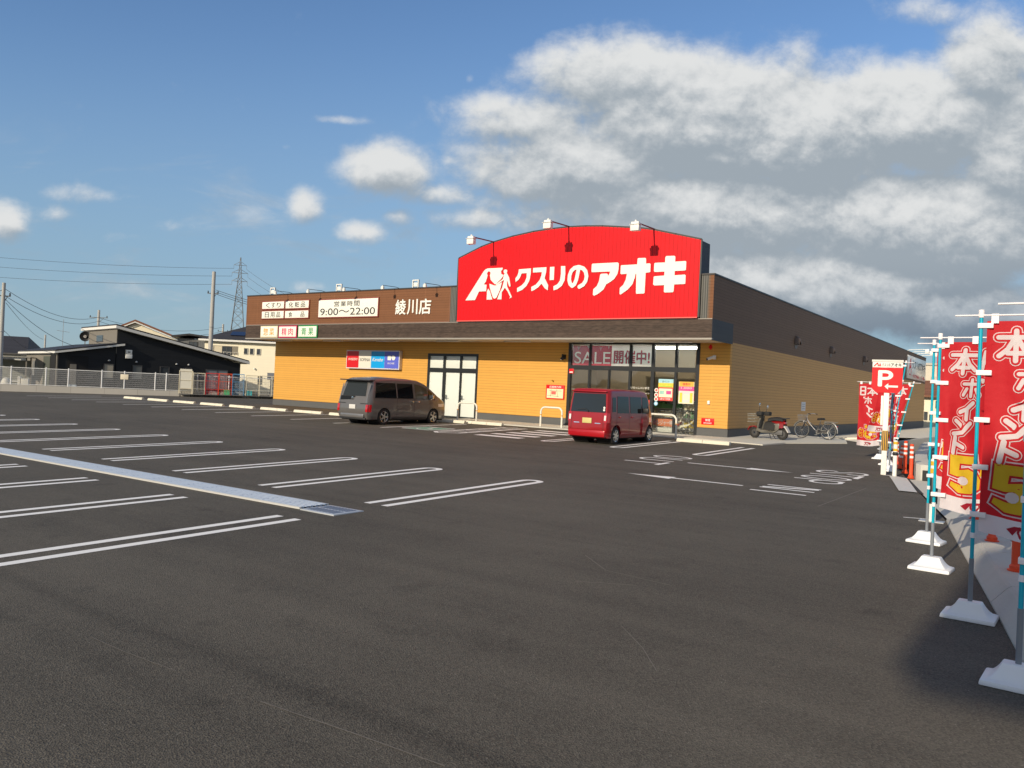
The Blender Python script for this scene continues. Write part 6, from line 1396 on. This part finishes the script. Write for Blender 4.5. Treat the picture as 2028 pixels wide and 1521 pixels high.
b = MB(); b.box(-1.73, .80, -.02, .01, 3.72, 4.6); b.build('recess_shade_panel', mat('painted_recess_shade', (.22, .20, .16), .8), ch)  # flat panel, shade of the recess put into its darker colour
win(ch, -.75, .1, 3.75, 4.5, -.02); b = MB(); b.box(-1.6, -.8, -.035, -.02, 3.75, 4.55); b.build('curtain', mat('curtain_cream', (.6, .54, .40), .8), ch)
b = MB()
for k in range(8): b.box(-1.73+.36*k, -1.70+.36*k, -.06, -.03, 3.66, 3.95)
b.box(-1.75, .82, -.07, -.03, 3.94, 3.98); b.build('balcony_rail', mat('rail_pale', (.55, .52, .46)), ch)
for x0, x1 in ((1.45, 1.78), (2.05, 2.38), (2.75, 3.08)): win(ch, x0, x1, 3.85, 4.42, 0, mat('frame_pale', (.5, .48, .42)), wglass, 0)
b = MB(); b.tube([(2.6, -.02, 2.4), (2.6, -.16, 2.4), (2.6, -.17, 2.28)], .06, 8); b.build('vent_cap', grey, ch); win(ch, 3.0, 3.3, .8, 1.6)
sh = thing('garden_shed', 'low shed with a grey tiled roof below the cream house', 'shed', (-50.5, 19.5, .1), R(52)); b = MB(); b.box(-.8, 2.6, 0, 2.2, -.3, 1.35); b.build('wall', mat('shed_wall', (.42, .40, .36), .8), sh); b = MB(); b.prism([(-1.1, -.4, 1.30), (-1.1, 2.6, 1.9), (-1.1, 2.6, 1.98), (-1.1, -.4, 1.38)], (4.0, 0, 0)); b.build('roof', mat('shed_tile', (.20, .20, .20), .7, var=.2, vscale=8), sh); win(sh, .6, 1.3, .5, 1.1)
oh = thing('brown_roof_house', 'cream house with a brown tiled gable roof behind the black house', 'house', (-75, 20, .2), R(52))
b = MB(); b.prism([(x, 0, z) for x, z in ((-1.7, -.5), (-1.7, 6.35), (-.7, 6.85), (4.6, 4.85), (4.6, -.5))], (0, 8, 0)); b.build('wall', creamw, oh)
b = MB(); b.prism([(x, -.4, z) for x, z in ((-2.2, 6.35), (-.75, 7.05), (5.4, 4.75), (5.45, 4.92), (-.75, 7.25), (-2.25, 6.50))], (0, 8.8, 0)); b.build('roof', rooftc, oh)
b = MB(); b.prism([(x, -.43, z) for x, z in ((-2.15, 6.22), (-.75, 6.90), (5.3, 4.62), (5.3, 4.74), (-.75, 7.03), (-2.15, 6.34))], (0, .03, 0)); b.build('bargeboard', whitef, oh); win(oh, -.8, .2, 5.2, 5.9)
fh = thing('flat_roof_house', 'grey house with a flat dark roof between the brown roof and the tall pole', 'house', (-70, 20, .2), R(52))
b = MB(); b.box(1.0, 5.2, 0, 7, -.5, 5.3); b.build('wall', lapmat('corrugated_grey_wall', (.16, .165, .17), .22, axis='X', line=.2, dark=.7, var=.06), fh); b = MB(); b.prism([(x, -.6, z) for x, z in ((.4, 5.35), (2.2, 5.65), (5.8, 5.35), (5.8, 5.5), (2.2, 5.85), (.4, 5.55))], (0, 8.2, 0)); b.build('roof', mat('flat_roof_dark', (.03, .03, .033), .6), fh); win(fh, 2.2, 3.0, 4.4, 4.95)
lh = thing('tiled_house', 'white house with a dark tiled roof at the far left of the street', 'house', (-75, 5.45, .1), R(52))
b = MB(); b.box(-6, 1.9, 0, 7, -.5, 2.75); b.build('wall', mat('plaster_white', (.6, .6, .58), .8, var=.03), lh); b = MB(); b.face([(-6.6, -.6, 2.8), (2.6, -.6, 2.8), (1.6, 3.5, 4.55), (-6.6, 3.5, 4.55)]); b.face([(-6.6, 7.6, 2.8), (2.6, 7.6, 2.8), (1.6, 3.5, 4.55), (-6.6, 3.5, 4.55)]); b.face([(2.6, -.6, 2.8), (2.6, 7.6, 2.8), (1.6, 3.5, 4.55)]); b.build('roof', roofdk, lh); win(lh, .2, 1.2, 1.4, 2.2); b = MB(); b.box(-6.5, 2.5, -.62, -.5, 2.66, 2.79); b.build('gutter', mat('gutter_dark', (.07, .07, .075)), lh)
cp = thing('carport', 'small carport of translucent panels beside the black house', 'carport', (-58.2, -1.2, .1), R(60))
b = MB()
for x_ in (-1.6, 1.6): 
    for y_ in (0, 3): b.box(x_-.05, x_+.05, y_-.05, y_+.05, -.2, 2.2)
b.build('posts' if False else 'frame', greyw, cp); b = MB(); b.box(-1.9, 1.9, -.4, 3.4, 2.2, 2.28); b.build('roof', mat('carport_roof', (.35, .34, .30), .4), cp)
b = MB(); b.box(-1.6, 1.6, 3.0, 3.05, .3, 2.0); b.build('screen', mat('carport_screen', (.24, .25, .23), .5, var=.15, vscale=3), cp)
cx = thing('parked_car', 'dark car glimpsed under the carport behind the fence', 'car', (-56.0, -5.6, .0), R(60)); b = MB(); pf_ = [(-1.9, .25), (-1.9, .85), (-1.2, .95), (-.7, 1.42), (.9, 1.45), (1.5, .98), (1.95, .88), (1.98, .3)]; b.prism([(x, -.8, z) for x, z in pf_], (0, 1.6, 0)); b.build('body', mat('car_navy', (.02, .025, .04), .2, coat=1), cx, bevel=.08)
b = MB(); b.prism([(x, -.82, z) for x, z in ((-1.0, .98), (-.65, 1.36), (.85, 1.38), (1.3, 1.0))], (0, 1.64, 0)); b.build('side_window', darkglass, cx)
for x_ in (-1.25, 1.25):
    for y_ in (-.72, .72): b = MB(); b.lathe([(.31, -.1), (.31, .1)], 16, Matrix.Translation((x_, y_, .31)) @ Matrix.Rotation(R(90), 4, 'Z'), 'x'); b.build('wheel', tyre, cx)

# fence along the lot edge
FA, FAng = Vector((-44.8, -6.8)), 51.18
fz = lambda s: gz(FA.x+s*math.cos(R(FAng)), FA.y+s*math.sin(R(FAng)))
ft = thing('mesh_fence', 'white wire mesh fence on a low concrete wall along the lot edge', 'fence', (FA.x, FA.y, 0), R(FAng))
fm = mat('fence_white', (.66, .68, .70), .4, .2); 
b = MB(); b.box(-14, 26, -.06, .10, -.3, .40); b.build('base_wall', lapmat('fence_base', (.36, .35, .33), 1.98, axis='X', line=.012, dark=.7, var=.05, rough=.85), ft)
posts = [-5.4, -3.4, -1.45, .52, 2.49, 3.79, 5.75, 7.10, 8.97, 9.65, 11.6, 13.6, 15.6, 17.6, 19.6]
for s_ in posts: b = MB(); b.tube([(s_, 0, .35), (s_, 0, 1.56)], .038, 10); b.lathe([(.042, 1.56), (.02, 1.585)], 10, Matrix.Translation((s_, 0, 0))); b.build('post', mat('fence_post', (.78, .79, .80), .35), ft)
for s0, s1 in zip(posts, posts[1:]):
    b = MB(); b.box(s0+.04, s1-.04, -.022, .022, 1.475, 1.515); b.box(s0+.04, s1-.04, -.018, .018, .43, .46)
    n = int((s1-s0)/.055)
    for k in range(1, n): x_ = s0+(s1-s0)*k/n; b.box(x_-.0035, x_+.0035, -.004, .004, .41, 1.48)
    for k in range(1, 8): z_ = .46+.13*k; b.box(s0+.04, s1-.04, .004, .010, z_-.0035, z_+.0035)
    b.build('mesh_panel', fm, ft)
FM = lambda s_, y_, z_: (Matrix.Translation((FA.x, FA.y, 0)) @ Matrix.Rotation(R(FAng), 4, 'Z')) @ Vector((s_, y_, z_))
t = thing('fence_plate', 'cream plate tied to the white mesh fence', 'sign', FM(7.1, -.03, 1.02), R(FAng)); bevel_box('plate', mat('plate_cream', (.72, .66, .52), .6), t, -.24, .24, -.03, -.012, 0, .34, .01); b = MB(); b.box(-.02, .02, -.036, -.0, .33, .36); b.build('tie', grey, t)
for s_, y_, lab, w_, h_, m_ in ((.15, .35, 'white sack slumped behind the fence at the far left', .55, .45, 'sack'), (1.25, .30, 'pale boxy crate standing behind the fence', .42, .42, 'crate'), (.92, .30, 'slim white panel leaning behind the fence', .16, .55, 'panel'), (3.95, .25, 'pale blue bin just behind a fence post', .5, .16, 'bin')):
    t = thing({'sack': 'sack', 'crate': 'crate', 'panel': 'board', 'bin': 'bin'}[m_], lab, {'sack': 'sack', 'crate': 'crate', 'panel': 'board', 'bin': 'bin'}[m_], FM(s_, y_, .38), R(FAng))
    mm = mat('behind_fence_'+m_, (.74, .71, .62) if m_ != 'bin' else (.5, .56, .60), .7, var=.06)
    b = MB()
    if m_ == 'sack': b.grid(14, 8, lambda u, v: Vector((w_*.55*math.cos(2*math.pi*u)*math.cos(v*1.5)*(1+.15*math.sin(6*u)), .28*math.sin(2*math.pi*u)*math.cos(v*1.5), h_*math.sin(v*1.5)))); b.build('sack_cloth', mm, t, smooth=60)
    else: b.box(-w_/2, w_/2, -.15, .15, 0, h_); b.build('shell', mm, t, bevel=.03)
    b = MB(); b.tube([(-.06, -.16, h_*.8), (0, -.18, h_*.86), (.06, -.16, h_*.8)], .012, 6); b.build('handle', grey, t)

# roll cages lined up before the fence
cA, cB = Vector((-37.6, .9)), Vector((-33.9, 6.0)); cd = (cB-cA).normalized(); cang = math.atan2(cd.y, cd.x)
def cage(s_, w_, col, nm, lab, panel=False, h_=1.62):
    p = cA+cd*s_; t = thing('roll_cage', lab, 'roll cage', (p.x, p.y, gz(p.x, p.y)), cang, 'roll cages beside the shop'); m_ = mat('cage_'+nm, col, .45, .1); ww = w_/2; D_ = .62
    b = MB()
    for x_ in (-ww, ww):
        for y_ in (0, D_): b.bar((x_, y_, .18), (x_, y_, h_), .035)
        b.bar((x_, 0, h_), (x_, D_, h_), .035); b.bar((x_, 0, .2), (x_, D_, .2), .035); b.bar((x_, 0, .75), (x_, D_, .75), .02); b.bar((x_, 0, 1.2), (x_, D_, 1.2), .02)
    b.bar((-ww, D_, h_), (ww, D_, h_), .035); b.bar((-ww, 0, h_-.02), (ww, 0, h_-.02), .03); b.bar((-ww, 0, .55), (ww, 0, .55), .025); b.bar((-ww, 0, 1.1), (ww, 0, 1.1), .025)
    b.build('frame', m_, t)
    b = MB()
    for k in range(1, 8): x_ = -ww+w_*k/8; b.bar((x_, D_, .2), (x_, D_, h_), .008); b.bar((x_, 0, .2), (x_, 0, 1.1 if not panel else .3), .008)
    for k in range(1, 12): z_ = .2+(h_-.2)*k/12; b.bar((-ww, D_, z_), (ww, D_, z_), .008)
    for x_ in (-ww, ww):
        for k in range(1, 5): y_ = D_*k/5; b.bar((x_, y_, .2), (x_, y_, h_), .008)
    b.build('mesh', m_, t)
    b = MB(); b.box(-ww, ww, 0, D_, .15, .19); b.build('deck', mat('cage_deck', (.12, .12, .12), .6), t)
    if panel: b = MB(); b.box(-ww+.03, ww-.03, .02, .05, .5, h_+.12); b.build('panel', mat('cage_panel', (.62, .61, .54), .6), t)
    for x_ in (-ww+.08, ww-.08):
        for y_ in (.08, D_-.08): b = MB(); b.lathe([(.06, -.02), (.06, .02)], 12, Matrix.Translation((x_, y_, .06)), 'x'); b.bar((x_, y_, .06), (x_, y_, .16), .03); b.build('caster', rubber, t)
    return p
crm = (.68, .62, .46)
cage(.42, .80, crm, 'cream', 'cream roll cage with a white board front, at the fence end of the row', True, 1.72)
cage(1.24, .72, (.56, .53, .44), 'drab', 'drab cream roll cage beside the red one', False, 1.60)
cage(2.06, .78, (.55, .03, .03), 'red', 'bright red roll cage in the middle of the row'); po = cage(2.90, .80, (.68, .09, .03), 'orange', 'orange red roll cage holding green crates')
cage(3.72, .72, (.10, .30, .55), 'blue', 'blue roll cage right of the orange one'); pc_ = cage(4.66, .84, crm, 'cream', 'cream roll cage holding turquoise crates', False, 1.56)
cage(5.5, .78, (.60, .57, .48), 'pale', 'pale empty roll cage next to the shop corner', False, 1.56); cage(6.3, .78, crm, 'cream', 'last cream roll cage, half behind the shop corner', False, 1.54)
for base, dx, nm, c, n_, cn in ((po, .12, 'green', (.05, .42, .20), 3, 'green'), (pc_, -.22, 'turquoise', (.03, .42, .50), 3, 'turquoise')):
    for k in range(n_):
        p = base+cd*dx; o = thing('crate', '%s plastic crate in a roll cage, %s of its stack of three' % (cn, ('bottom', 'middle', 'top')[k]), 'crate', (p.x-.3*cd.y*1.0, p.y+.3*cd.x, gz(p.x, p.y)+.195+.125*k), cang, 'crates in the roll cages')
        m_ = mat('crate_'+nm, c, .5); b = MB(); b.box(-.19, .19, -.16, .16, 0, .012); b.box(-.19, -.175, -.16, .16, .012, .115); b.box(.175, .19, -.16, .16, .012, .115); b.box(-.175, .175, -.16, -.145, .012, .115); b.box(-.175, .175, .145, .16, .012, .115); b.build('shell', m_, o); b = MB(); b.box(-.2, .2, -.17, -.16, .09, .118); b.build('rim', mat('crate_rim_'+nm, tuple(q*1.3 for q in c), .5), o)

# ------------------------------------------------------------------ poles, pylon, wires
def px(x, y, d):      # a point at distance d along the shop bearing, used once to set out far poles
    return CAMP+d*(fw+r2*(x-1014)/1583.265-u2*(y-760.5)/1583.265)
polem = mat('pole_concrete', (.42, .41, .39), .8, var=.05)
def pole(lab, bx, by, h, r0, arm=None, ins=True):
    t = thing('utility_pole', lab, 'utility pole', (bx, by, -.3)); b = MB(); b.tube([(0, 0, 0), (0, 0, h)], [r0*1.25, r0*.85], 14); b.build('pole', polem, t, smooth=50)
    if arm:
        z_, w_, a_ = arm; b = MB(); ca, sa = math.cos(R(a_)), math.sin(R(a_)); b.bar((-w_*ca, -w_*sa, z_), (w_*ca, w_*sa, z_), .07); b.bar((0, 0, z_-.6), (w_*.6*ca, w_*.6*sa, z_), .04); b.build('crossarm', mat('arm_dark', (.10, .10, .10), .6), t)
        for k in (-1, 0, 1): b = MB(); b.lathe([(.05, 0), (.07, .08), (.04, .10), (.06, .2)], 8, Matrix.Translation((k*w_*.9*ca, k*w_*.9*sa, z_+.03))); b.build('insulator', mat('insulator_dark', (.05, .05, .055), .3), t)
    b = MB(); b.lathe([(r0*1.25, h*.55), (r0*1.25, h*.55+.05)], 12); b.build('band', grey, t)
    return t
P1 = px(8, 560, 58); P2 = px(424, 538, 75); P3 = px(196, 614, 95); P4 = px(90, 663, 125); P5 = px(442, 642, 120)
pole('grey concrete utility pole at the far left edge of the view', P1.x, P1.y, P1.z+.3, .14, (P1.z-.65, .45, 60)); pole('tall grey concrete utility pole between the black house and the shop', P2.x, P2.y, P2.z+.3, .19, (P2.z-1.75, .5, 40))
pole('thin pole with a crossarm rising behind the black house roof', P3.x, P3.y, P3.z+.3, .16, (P3.z-.6, 1.1, 35)); pole('small distant pole over the dark tiled roof', P4.x, P4.y, P4.z+.3, .14, (P4.z-2.6, 1.0, 30)); pole('small distant pole between the tall pole and the pylon', P5.x, P5.y, P5.z+.3, .16, (P5.z-.8, .8, 30))
PB = px(470, 655, 330); py = thing('pylon', 'tall steel lattice transmission pylon beyond the left end of the shop', 'pylon', (PB.x, PB.y, 0), R(52)); H = 51.0
hwid = lambda z: 4.2-(4.2-1.0)*min(1, z/38.0) if z < 38 else max(.12, 1.0-.9*(z-38)/13)
b = MB(); lv = [0, 6, 11.5, 16.5, 21, 25, 28.5, 31.5, 34.2, 36.6, 38.8, 41, 43, 45, 47, 49, 51]
for s_ in ((-1, -1), (1, -1), (1, 1), (-1, 1)):
    for z0, z1 in zip(lv, lv[1:]): b.bar((s_[0]*hwid(z0), s_[1]*hwid(z0), z0), (s_[0]*hwid(z1), s_[1]*hwid(z1), z1), .20 if z0 < 38 else .14)
b.build('leg_frame', mat('pylon_steel', (.20, .21, .22), .6, .3), py)
b = MB()
for z0, z1 in zip(lv, lv[1:]):
    a, c = hwid(z0), hwid(z1)
    for (p, q) in (((-1, -1), (1, -1)), ((1, -1), (1, 1)), ((1, 1), (-1, 1)), ((-1, 1), (-1, -1))):
        b.bar((p[0]*a, p[1]*a, z0), (q[0]*c, q[1]*c, z1), .10); b.bar((q[0]*a, q[1]*a, z0), (p[0]*c, p[1]*c, z1), .10); b.bar((p[0]*c, p[1]*c, z1), (q[0]*c, q[1]*c, z1), .09)
b.build('bracing', mat('pylon_steel', None), py)
arms = [(41.2, 3.0), (44.6, 3.1), (47.8, 2.5)]
for z_, w_ in arms:
    for s_ in (-1, 1):
        b = MB()
        for y_ in (-1, 1): b.bar((s_*hwid(z_), y_*hwid(z_), z_), (s_*w_, 0, z_), .12); b.bar((s_*hwid(z_+1.4), y_*hwid(z_+1.4), z_+1.4), (s_*w_, 0, z_), .10)
        b.bar((s_*w_, 0, z_), (s_*w_, 0, z_-1.5), .10); b.build('crossarm', mat('pylon_steel', None), py)
wirem2 = mat('wire_dark', (.06, .06, .065), .6)
def wire(lab, a, c, sag, r, grp):
    a, c = Vector(a), Vector(c); n = 14; b = MB(); b.tube([a.lerp(c, k/n)-Vector((0, 0, sag*4*(k/n)*(1-k/n))) for k in range(n+1)], r, 4, cap=False); o = b.build('power_cable', wirem2); tag(o, lab, 'cable', grp)
g1 = 'cables of the pylon line'; Mp = Matrix.Translation(py.location) @ Matrix.Rotation(R(52), 4, 'Z')
for k, (yl, (z_, w_), nm) in enumerate(((530, arms[0], 'lowest'), (506, arms[1], 'middle'), (484, arms[2], 'topmost'))):
    wire('%s of three sagging cables running left from the pylon' % nm, Mp @ Vector((-w_, 0, z_-1.5)), px(-420, yl-22, 300), 3.0, .055, g1)
    wire('%s of three cables falling right from the pylon behind the parapet' % nm, Mp @ Vector((w_, 0, z_-1.5)), px(640, 640-12*k, 300), 1.5, .05, g1)
g2 = 'street cables'
for k in range(3): wire(('upper', 'middle', 'lower')[k]+' of three cables from the tall pole towards the shop roof', px(427, 574+4*k, 75), px(620, 618+5*k, 72), .3, .022, g2)
for k, (x0, y0, d0, x1, y1, d1, sg_, lab) in enumerate(((10, 572, 58, 196, 628, 95, 1.0, 'cable from the left pole to the crossarm pole, uppermost'), (10, 586, 58, 196, 636, 95, 1.0, 'cable from the left pole to the crossarm pole, just under the uppermost'), (10, 592, 58, 165, 690, 70, .6, 'cable dropping from the left pole to the black house'), (12, 600, 58, 85, 672, 125, .4, 'steep cable from the left pole to the small distant pole'),
    (8, 655, 58, 90, 692, 125, .8, 'low cable behind the dark tiled roof'), (198, 630, 95, 442, 648, 120, 1.0, 'upper cable from the crossarm pole towards the pylon'), (198, 637, 95, 442, 656, 120, 1.2, 'lower cable from the crossarm pole towards the pylon'), (-60, 560, 57, 10, 575, 58, .2, 'cable leaving the left pole out of view'))):
    wire(lab, px(x0, y0, d0), px(x1, y1, d1), sg_, .02, g2)
# aerial on the black house
q = world(hs, (-4.0, 3.0, 3.0)); A_ = px(125, 655, 70); t = thing('tv_aerial', 'thin television aerial standing above the low wing roof', 'aerial', (A_.x, A_.y, 3.0), R(52)); b = MB(); b.tube([(0, 0, 0), (0, 0, A_.z-2.0)], .02, 6); b.build('mast', grey, t); b = MB(); zt_ = A_.z-3.1; b.tube([(-.5, 0, zt_+.1), (.5, 0, zt_)], .015, 6)
for k in range(5): b.tube([(-.4+.2*k, -.25, zt_+.08-.02*k), (-.4+.2*k, .25, zt_+.08-.02*k)], .010, 5)
b.build('aerial_bars', grey, t)

# ------------------------------------------------------------------ beyond the far end of the shop
h1 = thing('cream_far_house', 'cream house with a brown roof just past the far end of the shop', 'house', (-2.4, 65, -.6), R(12))
b = MB(); b.box(-.4, 9, 0, 8, -.4, 3.35); b.build('wall', creamw, h1); b = MB(); b.prism([(-.9, y, z) for y, z in ((-.7, 3.30), (4, 5.0), (8.7, 3.3), (8.7, 3.45), (4, 5.2), (-.7, 3.5))], (10.4, 0, 0)); b.build('roof', rooftc, h1)
win(h1, 1.6, 2.5, 2.2, 2.9); win(h1, .55, .8, .9, 1.7, 0, wfr, wglass, 0); win(h1, 1.05, 1.3, .9, 1.7, 0, wfr, wglass, 0); win(h1, 1.75, 2.6, .2, 1.8); win(h1, 4.5, 6.0, 1.2, 2.4)
h2 = thing('apartment_block', 'pale three-storey block with balconies far behind the cream house', 'apartment block', (-4.0, 92, -.6), R(10))
b = MB(); b.box(-1.5, 14, 0, 9, -.4, 8.0); b.build('wall', mat('block_wall', (.62, .57, .47), .8, var=.03), h2); b = MB(); b.box(-1.7, 14.2, -.2, 9.2, 8.0, 8.3); b.build('roof', mat('block_roof', (.5, .47, .42), .8), h2)
for z_ in (1.0, 3.6, 6.0):
    b = MB(); b.box(-.8, 13, -1.0, -.02, z_-.5, z_+.45); b.build('balcony', mat('block_balcony', (.55, .52, .45), .8), h2)
    for x_ in (.2, 3.6, 7.0, 10.4): win(h2, x_, x_+1.6, z_+.5, z_+1.5)
h3 = thing('hip_roof_house', 'low house with a grey hipped roof across the road', 'house', (22, 58, -.6), R(8)); b = MB(); b.box(-5, 6, 0, 8, -.4, 3.6); b.build('wall', creamw, h3); b = MB(); ev = [(-5.6, -.6, 3.6), (6.6, -.6, 3.6), (6.6, 8.6, 3.6), (-5.6, 8.6, 3.6)]; rg = [(-1.5, 4, 5.6), (2.5, 4, 5.6)]; b.face([ev[0], ev[1], rg[1], rg[0]]); b.face([ev[1], ev[2], rg[1]]); b.face([ev[2], ev[3], rg[0], rg[1]]); b.face([ev[3], ev[0], rg[0]]); b.build('roof', roofdk, h3); win(h3, -3, -1, .9, 2.2); win(h3, 1.5, 3.5, .9, 2.2)
